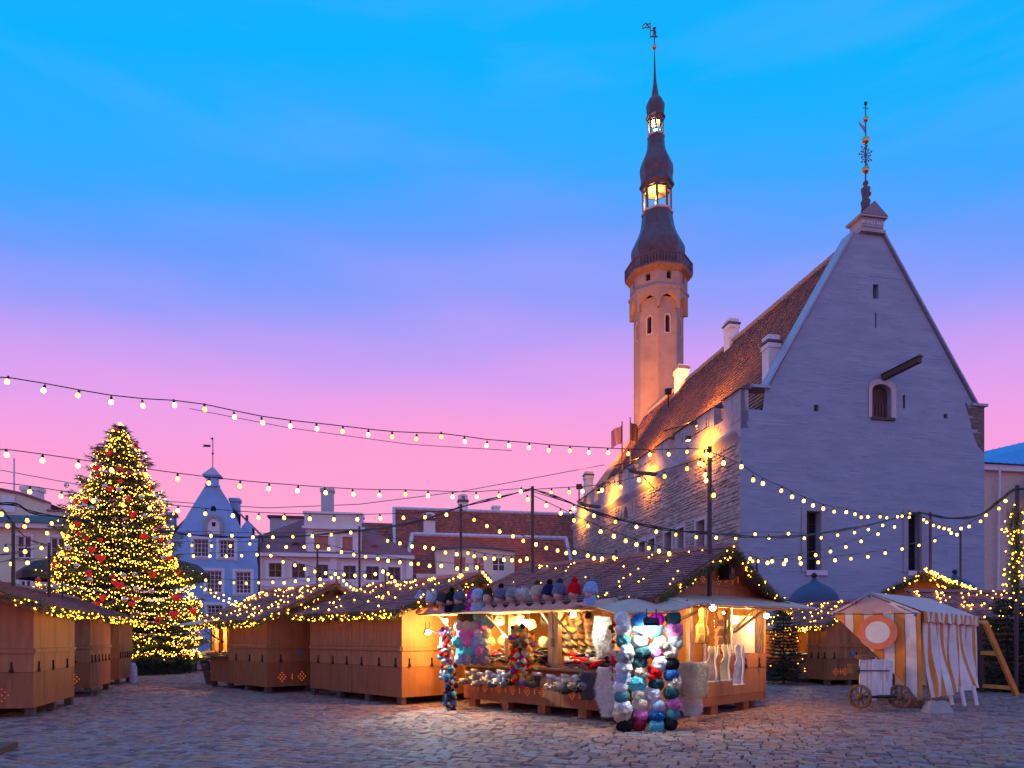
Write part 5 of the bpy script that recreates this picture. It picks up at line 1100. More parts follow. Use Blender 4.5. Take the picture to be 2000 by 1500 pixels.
# ================================================================== HAT STALL
PC = Vector((2.26, 11.66, 0)); CL, CR = 4.76, 4.55; EV, AP = 2.2, 3.16
hatst = thing('hat_stall', 'brightly lit open timber stall crowded with knitted hats and furs', 'market stall', PC)
FL = Frame(PC, DL, -DR); FR = Frame(PC, DR, -DL); FB = Frame(PC + DL * CL, DR, DL); FK = Frame(PC + DR * CR, DL, DR)
c, roofs, zl = stall_roof(hatst, PC, DL, DR, CL, CR, EV, AP, .4, .28)
def part(name, m, fn, par=hatst, smooth=False):
    q = MB(); fn(q); return q.build(name, m, par, smooth)
part('floor', oldwoodM, lambda q: q.box(c(CL/2, CR/2, .2), CL - .1, CR - .1, .06, (DL, DR, Z)))
for k in range(5):
    for b in (.1, CR - .1): part('foot_block', plyD, lambda q: q.box(c(.35 + k * (CL - .6) / 4, b, .083), .2, .16, .166, (DL, DR, Z)))
for b in (1.0, 2.4, 3.7): part('foot_block', plyD, lambda q: q.box(c(.12, b, .083), .2, .24, .166, (DL, DR, Z)))
# long side: carved skirt, counter, posts
for k, (a, b) in enumerate(((.02, 1.9), (1.912, CL))):
    s_ = part('lower_panel', plyD, lambda q: FL.box(q, a, b, .17, .86, -.03, 0))
ornaments(hatst, FL, [CL - .28 - k * .42 for k in range(6)], .42, ornM, .035); ornaments(hatst, FL, [1.62 - k * .36 for k in range(4)], .42, ornM, .035)
part('counter_top', beamM, lambda q: FL.box(q, .05, CL - .05, .87, .91, -.62, .2))
for a in (.07, 2.05, 2.2, 3.42, 4.66): part('post', beamM, lambda q: FL.box(q, a - .055, a + .055, .915, EV - .1, -.13, -.02))
part('top_beam', beamM, lambda q: FL.box(q, .02, CL, EV - .1, EV + .02, -.14, -.01))
for a, s_ in ((2.2, -1), (2.05, 1)): part('brace', beamM, lambda q: q.tube([FL.pt(a, 1.55, -.07), FL.pt(a + s_ * .5, EV - .1, -.07)], .035, 4))
part('switch_box', ironM, lambda q: FL.box(q, 2.1, 2.15, 1.32, 1.48, -.018, .01))
# short side
part('bottom_rail', plyD, lambda q: FR.box(q, .06, CR, .17, .34, -.03, .004))
part('lower_panel', plyM, lambda q: FR.box(q, 2.1, 3.12, .345, .86, -.03, .0)); part('lower_panel', plyM, lambda q: FR.box(q, 3.13, CR, .345, .86, -.03, .002))
part('lower_panel', plyM, lambda q: FR.box(q, .06, 1.55, .345, .86, -.03, .0))
part('shelf_front', plyM, lambda q: FR.box(q, 3.0, CR, .866, 1.16, -.03, .008))
part('cupboard_back', M('orange_board', (.75, .22, .04), .6), lambda q: FR.box(q, 1.5, 2.15, .34, .9, -.5, -.48))
for b in (3.25, 3.6, 4.2): hook(hatst, FR, b, .9)
for b in (.09, 1.57, 2.05, 3.1, 4.25, CR - .06): part('post', beamM, lambda q: FR.box(q, b - .05, b + .05, .35 if b < 3 else 1.165, EV - .1, -.13, -.032))
part('top_beam', beamM, lambda q: FR.box(q, .14, CR, EV - .1, EV + .02, -.145, -.01))
for b, s_ in ((3.15, 1), (.15, 1)): part('brace', beamM, lambda q: q.tube([FR.pt(b, 1.62, .02), FR.pt(b + .05, 2.12, .72)], .03, 4))
part('brace', beamM, lambda q: q.tube([FR.pt(3.25, 1.6, -.06), FR.pt(4.1, EV - .12, -.06)], .03, 4)); part('brace', beamM, lambda q: q.tube([FR.pt(1.45, 2.12, .5), FR.pt(.45, 1.65, .02)], .03, 4))
g_ = part('gable_board', plyM, lambda q: q.prism([FR.pt(0, EV + .025, 0), FR.pt(CR, EV + .025, 0), FR.pt(CR / 2, AP - .02, 0)], -FR.n * .03))
part('gable_batten', plyM, lambda q: FR.box(q, .9, CR - .9, 2.5, 2.54, .002, .025))
for x_ in (1347, 1372, 1405, 1430):
    x, z = FR.px(x_, 1131); q = MB(); diamond(q, FR, x, z, .04, .006); stuff(q.build('carved_lozenge', ornM, hatst))
for x_ in (1360, 1417, 1441):
    x, z = FR.px(x_, 1132); q = MB(); ticks(q, FR, x, z, .04, .006); stuff(q.build('carved_ticks', ornM, hatst))
part('gable_board', plyM, lambda q: q.prism([FB.pt(0, EV + .025, 0), FB.pt(CR, EV + .025, 0), FB.pt(CR / 2, AP - .02, 0)], -FB.n * .03))
part('rear_wall', plyM, lambda q: FK.box(q, 0, CL, .2, EV, -.03, 0)); part('end_wall', plyM, lambda q: FB.box(q, .15, CR, .2, EV, -.03, 0)); part('partition', beamM, lambda q: q.box(c(CL / 2 + .7, 2.0, 1.2), CL - 1.6, .03, 1.9, (DL, DR, Z)))
# awnings
PT = c(0, 0, 2.25); r0, r1 = P(1368, 1180, 11.2), P(1602, 1191, 14.6); q1, q2 = P(1203, 1199, 10.95), P(1326, 1193, 10.95); l0 = P(1166, 1188, 11.75)
def slab(name, pts, m=awnM):
    q = MB(); n = (pts[1] - pts[0]).cross(pts[2] - pts[0]).normalized(); n = n if n.z > 0 else -n; q.prism(pts, n * .022); return fixn(q.build(name, m, hatst))
slab('awning', [c(0, .02, 2.25), c(0, 4.75, 2.36), r1, r0]); slab('awning', [PT, r0, q2]); slab('awning', [PT + Z * .002, q2, q1]); slab('awning', [PT, q1, l0]); slab('awning', [PT, l0, c(1.0, -.72, 2.08), c(1.0, -.3, 2.14)])
part('awning_edge', beamM, lambda q: q.tube([q1 - Z * .02, q2 - Z * .02], .014, 5)); part('awning_edge', plyM, lambda q: q.tube([r0 - Z * .02, r1 - Z * .02], .014, 5)); part('awning_joint', trimM, lambda q: q.tube([PT + Z * .03, q2.lerp(r0, .6) + Z * .03], .012, 5))
part('raised_flap', M('flap_board', (.50, .36, .22), .7, .2), lambda q: FL.box(q, 1.0, 5.35, 1.985, 2.015, .03, .82))
for a in (1.6, 3.4, 4.9): part('flap_strut', beamM, lambda q: q.tube([FL.pt(a, 1.5, 0), FL.pt(a, 1.98, .6)], .018, 5))
garland('fir garland with small lights on the right-hand gable edge of the hat stall', [c(-.43, CR + .25, 2.1), c(-.43, 3.4, 2.62), c(-.43, CR / 2, AP + .02), ], .09, 560, 10, 'hat stall garlands', lr=.015)
garland('fir garland with small lights from gable peak down to the corner of the hat stall', [c(-.43, CR / 2, AP), c(-.43, 1.2, 2.68), c(-.43, -.2, 2.12), c(.9, -.3, 2.14)], .09, 560, 9, 'hat stall garlands', lr=.015)
roof_net('sparse fairy lights on the shingle roof of the hat stall', PC, *roofs[0], DL, 5.4, 'roof fairy lights', 45, lr=.015)
rb_ = part('roof_joint_batten', ridgeM, lambda q: q.tube([roofs[0][0] + DL * 2.3 + roofs[0][2] * .03, roofs[0][0] + roofs[0][1] + DL * 2.3 + roofs[0][2] * .03], .025, 4))
spk = thing('loudspeaker', 'small black loudspeaker fixed to the gable of the hat stall', 'loudspeaker', FR.pt(2.35, 2.72, .18)); q = MB(); x, z = FR.px(1405, 1118); FR.box(q, x - .11, x + .11, z - .15, z + .15, .05, .27); q.build('cabinet', ironM, spk); q = MB(); q.lathe([(0, .08), (.012, .08)], 14, FR.pt(x, z, .272), ax=(FR.ex, Z, FR.n)); q.build('cone', cableM, spk)
# ---- goods: shared shapes
def knit(col, nm): return M('knit_' + nm, col, 1.0, .3, 18, .6, 55, wave=30, rand=True, spec=.04)
KN = {n: knit(cc, n.replace(' ', '_')) for n, cc in {'white': (.82, .8, .77), 'cream': (.72, .62, .46), 'beige': (.58, .44, .32), 'black': (.018, .018, .02), 'charcoal': (.07, .075, .08), 'grey': (.32, .32, .34), 'slate': (.16, .17, .26), 'navy': (.025, .03, .09), 'light blue': (.34, .50, .78), 'pale blue': (.45, .56, .72), 'blue': (.03, .14, .42), 'teal': (.08, .24, .27), 'dark teal': (.03, .09, .10), 'red': (.85, .015, .02), 'maroon': (.2, .012, .04), 'pink': (.85, .22, .5), 'magenta': (.8, .015, .38), 'brown': (.15, .075, .035), 'orange': (.75, .22, .03), 'yellow': (.8, .5, .08), 'purple': (.18, .06, .4), 'mustard': (.5, .3, .06), 'turquoise': (.12, .62, .68)}.items()}
cap = MB(); n = 28; prof = [(0, .118), (.012, .128), (.06, .13), (.068, .121), (.1, .12), (.14, .108), (.17, .085), (.19, .05), (.196, .0)]
for z_, r_ in prof:
    for k in range(n): a = 2*math.pi*k/n; rr = r_ * (1 + (.035 if k % 2 else -.015)); cap.v.append((rr*math.cos(a), rr*math.sin(a), z_))
for a in range(len(prof) - 1):
    for k in range(n): j = (k+1) % n; cap.f.append((a*n+k, a*n+j, (a+1)*n+j, (a+1)*n+k)); cap.m.append(0)
cap.f.append(tuple(range(n))[::-1]); cap.m.append(0)
cap_me = cap.mesh('knit_cap', KN['white'], True)
def fuzz(r, cnt, ln, sc=(1, 1, 1), w=.008, name='pompom'):
    q = MB(); q.sphere((0, 0, 0), r * .86, 12, 8, sc=sc, jit=.06)
    for k in range(cnt):
        v = Vector((random.gauss(0, 1), random.gauss(0, 1), random.gauss(0, 1))).normalized(); p_ = Vector((v.x*sc[0], v.y*sc[1], v.z*sc[2])) * r * .8; q.needle(p_, (v + Vector((random.uniform(-.4, .4), random.uniform(-.4, .4), random.uniform(-.5, .3)))).normalized() * ln * random.uniform(.6, 1.2), w)
    return q.mesh(name, KN['white'], True)
pom_me = fuzz(.055, 260, .03); fur_me = fuzz(.13, 700, .06, (1, 1, .85), .012, 'fur_cap'); pomS_me = fuzz(.055, 120, .025, name='small_pompom')
slouch = MB(); slouch.grid(lambda u, v: ((.125 - .03*v*v) * math.cos(2*math.pi*u) * math.sin(math.pi*(.08 + .92*v) ) ** .45, (.125) * math.sin(2*math.pi*u) * math.sin(math.pi*(.08+.92*v)) ** .45, .02 + .16 * v + .018 * math.sin(6*math.pi*u + 5*v)), 24, 8); slouch_me = slouch.mesh('slouch_cap', KN['white'], True)
def crumpled(seed):                      # a soft hat hung by its crown: folds, a rolled cuff, a sunken middle
    off = Vector((seed * 7.3, seed * 3.1, seed * 1.7)); q = MB(); nu, nv = 52, 13
    def f(u, v):
        a = 2 * math.pi * u; ph = -.35 + v * (math.pi / 2 + .35); cr = math.cos(ph) if v > .01 else .94; d = Vector((math.cos(a), math.sin(a), 0))
        r = .128 * max(0, math.cos(ph)) ** .7; z = .075 + .1 * math.sin(ph); p_ = d * r + Z * z
        k = 1 + .15 * noise.noise(p_ * 9 + off) + .05 * noise.noise(p_ * 20 + off) + .03 * math.sin(a * 13)
        if v < .3: k *= 1.1 + .05 * math.sin(v * 20)
        z -= .035 * math.exp(-((p_.x - .02) ** 2 + p_.y ** 2) / .0012) * (1 if seed % 2 else 0)
        return Vector((p_.x * k, p_.y * k, z * (1 + .15 * noise.noise(p_ * 14 + off))))
    q.grid(f, nu, nv); return q.mesh('crumpled_cap', KN['white'], True)
crump = [crumpled(i) for i in range(5)]
def child(par, name, me, loc, mat, rot=None, sc=None):
    o = bpy.data.objects.new(name, me); COL.objects.link(o); o.parent = par; o.location = loc
    if rot: o.rotation_euler = rot
    if sc: o.scale = sc if isinstance(sc, (tuple, list)) else (sc,)*3
    o.material_slots[0].link = 'OBJECT'; o.material_slots[0].material = mat; return o
def hat(loc, rot, sc, col, pom, label, group, kind='cap', poms=1, sq=1.0):
    t_ = thing('knitted_hat' if kind != 'fur' else 'fur_hat', label, 'hat', loc, group); t_.rotation_euler = rot; t_.scale = (sc, sc, sc * sq)
    if kind == 'fur': child(t_, 'fur_crown', fur_me, (0, 0, .1), KN[col]); return t_
    child(t_, 'knit_crown', cap_me if kind == 'cap' else (random.choice(crump) if kind == 'crumple' else slouch_me), (0, 0, 0), KN[col], (0, 0, random.uniform(0, .2)))
    if pom:
        if poms == 1: child(t_, 'pompom', pom_me, (0, 0, .225), KN[pom])
        else:
            for s_ in (-1, 1): child(t_, 'pompom', pom_me, (s_ * .085, 0, .2), KN[pom])
    return t_
# mannequin busts
bust = MB(); n = 20
rg = [(0, .155, .085, .0), (.02, .16, .09, .0), (.05, .145, .082, .0), (.08, .09, .07, .0), (.1, .052, .055, .005), (.13, .047, .052, .01), (.16, .05, .06, -.002), (.175, .062, .078, -.016), (.2, .07, .09, -.016), (.225, .075, .097, -.012), (.25, .078, .1, -.008), (.28, .079, .102, -.004), (.31, .075, .098, 0), (.335, .06, .08, 0), (.35, .03, .04, 0)]
for z_, rx, ry, oy in rg:
    for k in range(n):
        a = 2*math.pi*k/n; x, y = rx*math.cos(a), ry*math.sin(a) + oy; f = max(0, -math.sin(a)) ** 14 if True else 0
        if .195 < z_ < .26: y -= f * (.022 if z_ < .23 else .012)                 # nose
        if .17 < z_ < .2: y -= f * .008
        e = max(0, 1 - abs(abs(x) - .032) / .016) * (1 if math.sin(a) < -.5 else 0)
        if .22 < z_ < .255: y += e * .012                                          # eye sockets
        if abs(math.sin(a)) < .2 and .21 < z_ < .26: x *= 1.08                     # ears
        bust.v.append((x, y, z_))
for a in range(len(rg) - 1):
    for k in range(n): j = (k+1) % n; bust.f.append((a*n+k, a*n+j, (a+1)*n+j, (a+1)*n+k)); bust.m.append(0)
bust.f.append(tuple(range(n))[::-1]); bust.m.append(0); bust.f.append(tuple((len(rg)-1)*n + k for k in range(n))); bust.m.append(0)
skinM = M('mannequin_plastic', (.6, .34, .27), .35, .08, 5); bust_me = bust.mesh('mannequin_bust', skinM, True)
scarf = MB(); scarf.lathe([(-.02, .13), (.03, .15), (.06, .12), (.09, .13), (.12, .1), (.15, .085)], 16, capb=False, capt=False); scarf_me = scarf.mesh('scarf', KN['white'], True)
Fm = Frame(PC - DR * .5, DL, -DR)
MAN = [(820, 'light blue', 'pale blue', 'cap', 1), (844, 'pale blue', 'white', 'cap', 2), (862, 'charcoal', None, 'cap', 1), (879, 'black', 'black', 'cap', 1), (900, 'slate', 'grey', 'cap', 1), (921, 'magenta', 'grey', 'cap', 1), (938, 'pale blue', None, 'hood', 1), (957, 'brown', None, 'furtall', 1), (975, 'slate', 'black', 'cap', 1), (999, 'grey', 'beige', 'cap', 1), (1020, 'white', None, 'fur', 1), (1049, 'beige', 'brown', 'cap', 1), (1071, 'navy', 'black', 'cap', 1), (1096, 'slate', 'charcoal', 'cap', 1), (1122, 'red', 'red', 'cap', 1), (1151, 'light blue', 'grey', 'cap', 1)]
MANLAB = ['at the end of the row over the floodlight', 'wearing the white double-pompom hat', 'wearing the plain charcoal hat', 'wearing the all-black hat', 'wearing the grey-pompom slate hat', 'wearing the magenta hat', 'wearing the pale blue hood', 'wearing the tall brown fur hat', 'wearing the slate hat with black pompom', 'wearing the grey hat with beige pompom', 'wearing the fluffy white fur hat', 'wearing the beige knitted hat', 'wearing the navy hat', 'wearing the slate hat with charcoal pompom', 'wearing the red hat', 'wearing the light blue hat and scarf beside the awning']
for i, (px_, col, pom, kind, np_) in enumerate(MAN):
    x, z = Fm.px(px_, 1200); b = Fm.pt(x, 2.017 , random.uniform(-.05, .08)); rz = R(-38 + random.uniform(-14, 14))
    o = tag(inst('mannequin_bust', bust_me, b, rot=(0, 0, rz), scale=(1.12, 1.12, 1.05)), 'pink mannequin bust ' + MANLAB[i], 'mannequin', 'mannequin busts on the flap')
    hl = '%s %s on the mannequin row, %s' % (col, 'fur hat' if kind.startswith('fur') else ('knitted hood' if kind == 'hood' else 'knitted hat'), 'two white pompoms' if np_ == 2 else (pom + ' pompom' if pom else 'no pompom'))
    if kind == 'fur': hat(b + Z * .2, (0, 0, rz), 1.1, col, None, hl, 'hats on mannequins', 'fur')
    elif kind == 'furtall': hat(b + Z * .2, (0, 0, rz), .8, col, None, hl, 'hats on mannequins', 'fur', sq=1.7)
    else: hat(b + Z * .245, (R(-8), 0, rz), .99 if kind == 'cap' else 1.05, col, pom, hl, 'hats on mannequins', 'cap', np_, 1.15)
    if i in (5, 6, 15, 4, 3):
        tag(inst('scarf', scarf_me, b + Z * .04, rot=(0, 0, rz), scale=(1.05, .95, 1.1 if i != 6 else 1.4), mat=KN[('magenta', 'pale blue', 'light blue', 'charcoal', 'black')[(5, 6, 15, 4, 3).index(i)]]), '%s scarf on the bust %s' % (('magenta', 'pale blue', 'light blue', 'charcoal', 'black')[(5, 6, 15, 4, 3).index(i)], MANLAB[i]), 'scarf', 'scarves on mannequins')
# four hanging hat columns at the corner
COLS = [(1216, 'beside the mitten counter', ['white', 'white', 'teal+', 'white', 'grey+', 'white+', 'pale blue', 'white', 'teal', 'white', 'beige', 'black']),
        (1248, 'second from the mitten counter', ['blue', 'white', 'white', 'dark teal+', 'dark teal', 'cream+', 'turquoise', 'cream+', 'cream', 'pink', 'maroon']),
        (1280, 'second from the sheepskin', ['magenta', 'turquoise', 'cream', 'pink', 'white', 'red+', 'dark teal', 'white', 'pale blue', 'blue', 'turquoise']),
        (1312, 'beside the sheepskin', ['dark teal', 'pink+', 'grey+', 'cream', 'black', 'blue', 'cream+', 'dark teal', 'pink', 'teal', 'black'])]
ORD = 'first second third fourth fifth sixth seventh eighth ninth tenth eleventh twelfth'.split()
for ci, (px_, where, cols) in enumerate(COLS):
    n = len(cols); Yc_ = 10.93 + .02 * ci
    cd = MB(); cd.tube([P(px_, 1200, Yc_ + .09), P(px_, 1422, Yc_ + .09)], .006, 4); tag(cd.build('hanging_cord', cableM, loc=P(px_, 1300, Yc_)), 'cord of the hat column ' + where, 'cord', 'hat column cords')
    for k, cn in enumerate(cols):
        y = 1214 + (1417 - 1214) * k / (n - 1); pm = cn.endswith('+'); cn_ = cn.rstrip('+')
        kind = 'cap' if random.random() < .45 else 'crumple'; pm = pm or random.random() < .45
        hat(P(px_ + random.uniform(-5, 5), y - 2 + random.uniform(-2, 2), Yc_ + .05), (R(96 + random.uniform(-26, 22)), R(random.uniform(-22, 22)), R(random.uniform(-35, 35))), random.uniform(.9, 1.05), cn_, ('cream' if cn_ == 'cream' else cn_) if pm else None, '%s knitted hat, %s down the hat column %s' % (cn_, ORD[k], where), 'hats in hanging columns', kind, 1, .85)
# pompom bunches
def bunch(px_, y0, y1, Y, rad, cnt, cols, label, r0=.75, r1=1.35):
    t_ = thing('pompom_bunch', label, 'pompoms', P(px_, y1, Y), 'pompom bunches')
    q = MB(); q.tube([P(px_, y0 - 12, Y), P(px_, y1, Y)], .008, 4); q.build('cord', cableM, t_)
    for k in range(cnt):
        u = (k + .5) / cnt; a = k * 2.4; y = y0 + (y1 - y0) * u; rr = rad * random.uniform(.4, 1.1)
        o = inst('pompom', pomS_me, P(px_, y, Y) + Vector((math.cos(a) * rr, -abs(math.sin(a)) * rr * .8, 0)), t_, scale=random.uniform(r0, r1), mat=KN[random.choice(cols)])
    return t_
bunch(872, 1225, 1330, 14.35, .13, 46, ['white', 'white', 'white', 'cream', 'turquoise', 'red', 'pink', 'grey', 'white', 'purple', 'cream'], 'tall bunch of pale pompoms hanging beside the small floodlight')
bunch(880, 1300, 1388, 14.1, .14, 30, ['slate', 'grey', 'blue', 'turquoise', 'brown', 'charcoal', 'white', 'navy', 'mustard'], 'dark lower bunch of pompoms trailing to the paving')
bunch(1008, 1222, 1330, 13.3, .12, 44, ['orange', 'red', 'yellow', 'purple', 'brown', 'cream', 'mustard', 'orange', 'red', 'navy', 'turquoise'], 'bright bunch of red and orange pompoms in mid-counter')
bunch(1030, 1235, 1335, 13.2, .11, 36, ['yellow', 'orange', 'brown', 'purple', 'mustard', 'red', 'cream', 'beige'], 'mixed bunch of yellow and brown pompoms in mid-counter')
bunch(1196, 1215, 1330, 11.5, .05, 16, ['red', 'white', 'pink', 'brown', 'white', 'teal', 'cream', 'red'], 'thin string of small pompoms beside the hat columns', .6, .9)
# hats inside, on the left
k = 0
for row_, y in enumerate((1205, 1222, 1238, 1254, 1272, 1288)):
    for x in (896, 912, 927, 943) if row_ % 2 else (904, 919, 935, 950):
        cn = random.choice(['white', 'cream', 'pink', 'turquoise', 'grey', 'slate', 'navy', 'light blue', 'mustard', 'cream', 'brown']); k += 1
        hat(P(x + random.uniform(-2, 2), y, 14.15), (R(95 + random.uniform(-14, 14)), R(random.uniform(-25, 25)), R(random.uniform(-30, 30))), random.uniform(.75, .95), cn, None, '%s knitted hat hung inside the end bay, %s row down, %s' % (cn, ordn(row_ + 1), ('end side', 'second', 'third', 'post side')[(k - 1) % 4]), 'hats hung in the end bay', 'crumple', 1, .7)
for i, (x, y) in enumerate(((947, 1212), (960, 1218), (955, 1206), (942, 1204))): hat(P(x, y, 14.0), (R(95), R(20 * i), R(-20)), .85, ('turquoise', 'cream', 'cream', 'beige')[i], None, '%s felt hat hung under the flap beside the bare bulb%s' % (('turquoise', 'cream', 'cream', 'beige')[i], ', upper' if i == 2 else ''), 'felt hats by the bulb', 'slouch', 1, .5)
# peaked caps
cp = MB(); cp.grid(lambda u, v: (.12 * math.cos(2*math.pi*u) * math.cos(v*math.pi/2*.98), .13 * math.sin(2*math.pi*u) * math.cos(v*math.pi/2*.98), .1 * math.sin(v*math.pi/2)), 20, 6); cp.grid(lambda u, v: (.115 * math.cos(math.pi + math.pi*u) * (1 + .0*v), -.03 + (.115 + .1 * v) * math.sin(math.pi + math.pi*u), .0 - .03 * v), 12, 3); cap2_me = cp.mesh('peaked_cap', KN['brown'], True)
lea = [M('leather_%d' % i, c_, .35, .25, 12, .4, 40, rand=True) for i, c_ in enumerate(((.10, .05, .03), (.05, .04, .035), (.16, .09, .05), (.09, .085, .08), (.20, .12, .05)))]
for i in range(24):
    col_, row_ = i % 4, i // 4; tag(inst('peaked_cap', cap2_me, P(1094 + col_ * 17 + random.uniform(-3, 3) + row_ * 2, 1204 + row_ * 13.5, 13.55 + .05 * col_), rot=(R(38), R(random.uniform(-12, 12)), R(20 + random.uniform(-20, 20))), scale=1.0, mat=random.choice(lea)), 'leather peaked cap, %s row down the rack, %s from the thick post' % (ordn(row_ + 1), ordn(col_ + 1)), 'cap', 'caps on the rack')
# furs hung at the back
for i in range(22):
    x = 960 + (i % 11) * 20 + random.uniform(-5, 5); y = 1215 + (i // 11) * 34 + random.uniform(-5, 5); cn = random.choice(['white', 'cream', 'beige', 'brown', 'mustard', 'white', 'charcoal'])
    hat(P(x, y, 15.0 - (i % 11) * .12), (R(90), 0, R(random.uniform(-20, 20))), .8, cn, None, '%s fur hat on the %s partition shelf, %s from the end bay' % (cn, ('upper', 'lower')[i // 11], ORD[i % 11]), 'fur hats on the partition', 'fur', sq=.8)
# slippers along the counter edge
sl = MB(); sl.tube([(0, 0, .2), (0, .0, .12), (0, -.005, .055), (0, -.06, .04), (0, -.13, .035), (0, -.185, .03)], [.052, .056, .062, .056, .05, .028], 10); slip_me = sl.mesh('slipper_body', KN['cream'], True)
cf = MB(); cf.lathe([(.17, .05), (.165, .066), (.185, .075), (.215, .068), (.22, .05)], 12, capb=False, capt=False); 
for k in range(160): a = random.uniform(0, 6.28); cf.needle((.065*math.cos(a), .065*math.sin(a), random.uniform(.17, .215)), (math.cos(a)*.02, math.sin(a)*.02, random.uniform(-.02, .02)), .006)
cuff_me = cf.mesh('fur_cuff', KN['white'], True)
SL = [(912, 1322, 'beige'), (924, 1318, 'cream'), (936, 1325, 'grey'), (950, 1322, 'cream'), (962, 1328, 'slate'), (975, 1320, 'white'), (986, 1326, 'grey'), (998, 1324, 'charcoal'), (1048, 1326, 'charcoal'), (1072, 1330, 'beige'), (1086, 1336, 'cream'), (1100, 1330, 'cream'), (1112, 1338, 'charcoal'), (1124, 1332, 'cream'), (1136, 1336, 'charcoal'), (1148, 1332, 'grey')]
Fs = Frame(PC - DR * .27, DL, -DR)
for i, (x, y, cn) in enumerate(SL):
    u, z = Fs.px(x, y); t_ = thing('slipper', '%s sheepskin slipper hung on the counter edge, %s from the %s' % (cn, ORD[i % 8], 'end bay' if i < 8 else 'pompom bunches'), 'slipper', Fs.pt(u, z - .16, 0), 'slippers on the counter edge'); t_.rotation_euler = (R(random.uniform(-25, 5)), R(random.uniform(-12, 12)), R(-45 + random.uniform(-30, 30))); t_.scale = (1.3,) * 3
    child(t_, 'upper', slip_me, (0, 0, 0), KN[cn]); child(t_, 'fur_cuff', cuff_me, (0, 0, 0), KN[random.choice(['white', 'cream'])])
# mittens and gloves in heaps on the counter
mi = MB(); mi.sphere((0, 0, 0), .07, 12, 8, sc=(.75, 1.5, .4)); mi.sphere((.06, .01, 0), .03, 8, 6, sc=(.7, 1.4, .7)); mi.lathe([(0, .042), (.07, .05)], 12, (0, .09, 0), ax=(Vector((1, 0, 0)), Vector((0, 0, .5)), Vector((0, 1, 0)))); mit_me = mi.mesh('mitten', KN['red'], True)
for i in range(120):
    if i < 56: a, b, z_ = random.uniform(2.35, 4.3), random.uniform(-.1, .5), .94; z_ += (b + .1) * .45 + .05 * random.random(); cn = random.choice(['charcoal', 'black', 'grey', 'navy', 'maroon', 'slate']); w_ = 'dark heap by the end bay'
    else: a, b, z_ = random.uniform(.4, 1.95), random.uniform(-.1, .55), .94; z_ += (b + .1) * .45 + .05 * random.random(); cn = random.choice(['red', 'maroon', 'black', 'charcoal', 'red', 'grey', 'cream']); w_ = 'mixed heap by the wire basket'
    tag(inst('mitten', mit_me, c(a, b, z_), rot=(R(random.uniform(-20, 20)), R(random.uniform(-20, 20)), random.uniform(0, 6.28)), scale=1.15, mat=KN[cn]), '%s mitten lying in the %s' % (cn, w_), 'mitten', 'mittens, ' + w_ + ', ' + cn)
wb = thing('wire_basket', 'shallow wire basket of goods on the counter edge', 'basket', c(1.6, -.1, .92))
for k in range(22): q = MB(); a = 1.15 + k * .04; q.tube([c(a, -.2, .915), c(a, -.22, 1.0)], .004, 3); q.build('wire', silver, wb)
for z_ in (.93, .965, 1.0): q = MB(); q.tube([c(1.13, -.21, z_), c(2.05, -.21, z_)], .004, 3); q.build('rim_wire', silver, wb)
tr_ = MB(); tr_.box(c(1.0, .2, 1.02), .9, .5, .02, (DL, (DR + Z * .35).normalized(), (Z - DR * .35).normalized())); tag(tr_.build('display_board', ironM, loc=c(1, .2, .95)), 'black sloping display board for gloves on the counter', 'display board')
# sheepskins
def pelt(loc, w, h, colr, label, lean=0, cnt=2600, ex_=None, hair=.06, curve=.1, tipm=None):
    ex_ = ex_ or Vector((1, 0, 0)); nrm = Vector((ex_.y, -ex_.x, 0)); nrm = nrm if nrm.y < 0 else -nrm
    def f(u, v):
        wd = w * (.55 + .45 * math.sin(math.pi * min(1, .15 + .8 * v)) ** .6) * (1 if v < .8 else 1 - (v - .8) * 1.6); x = (u - .5) * wd + .03 * math.sin(9 * v)
        return loc + ex_ * x - Z * (h * v) + nrm * (curve * (1 - (2*u-1)**2) + lean * v + .02 * math.sin(7*u + 5*v))
    q = MB(); q.grid(f, 14, 18)
    for k in range(cnt):
        u, v = random.uniform(.02, .98), random.uniform(.02, .99); q.needle(f(u, v), (nrm * random.uniform(.2, 1) - Z * random.uniform(.2, 1) + ex_ * ((u - .5) * 1.2 + random.uniform(-.3, .3))).normalized() * hair * random.uniform(.6, 1.3), .009)
    return tag(q.build('sheepskin', colr, loc=loc, smooth=True), label, 'sheepskin', 'sheepskins')
wool = M('white_fleece', (.85, .80, .70), .95, .15, 8, sheen=.4); woolO = M('cream_fleece', (.85, .66, .40), .95, .25, 5, sheen=.4)
pelt(P(1350, 1292, 11.35), .58, .58, woolO, 'thick cream sheepskin rug hung beside the hat columns', 0, 3200, curve=.2); pelt(P(1348, 1325, 11.42), .42, .62, wool, 'white sheepskin hanging below the thick cream one', 0, 2200, curve=.06); pelt(P(1188, 1303, 11.9), .55, .85, wool, 'white sheepskin hanging over the counter by the mittens', 0, 2600, -DL, curve=.06); pelt(P(1146, 1312, 12.2), .4, .5, M('grey_fleece', (.12, .12, .13), .95, .2, 8), 'dark grey sheepskin hanging over the counter by the slippers', 0, 1600, -DL, curve=.05)
pelt(P(1178, 1205, 12.6), .4, .75, wool, 'white fur coat hung in the bright corner of the stall', 0, 1800, -DL, curve=.12)
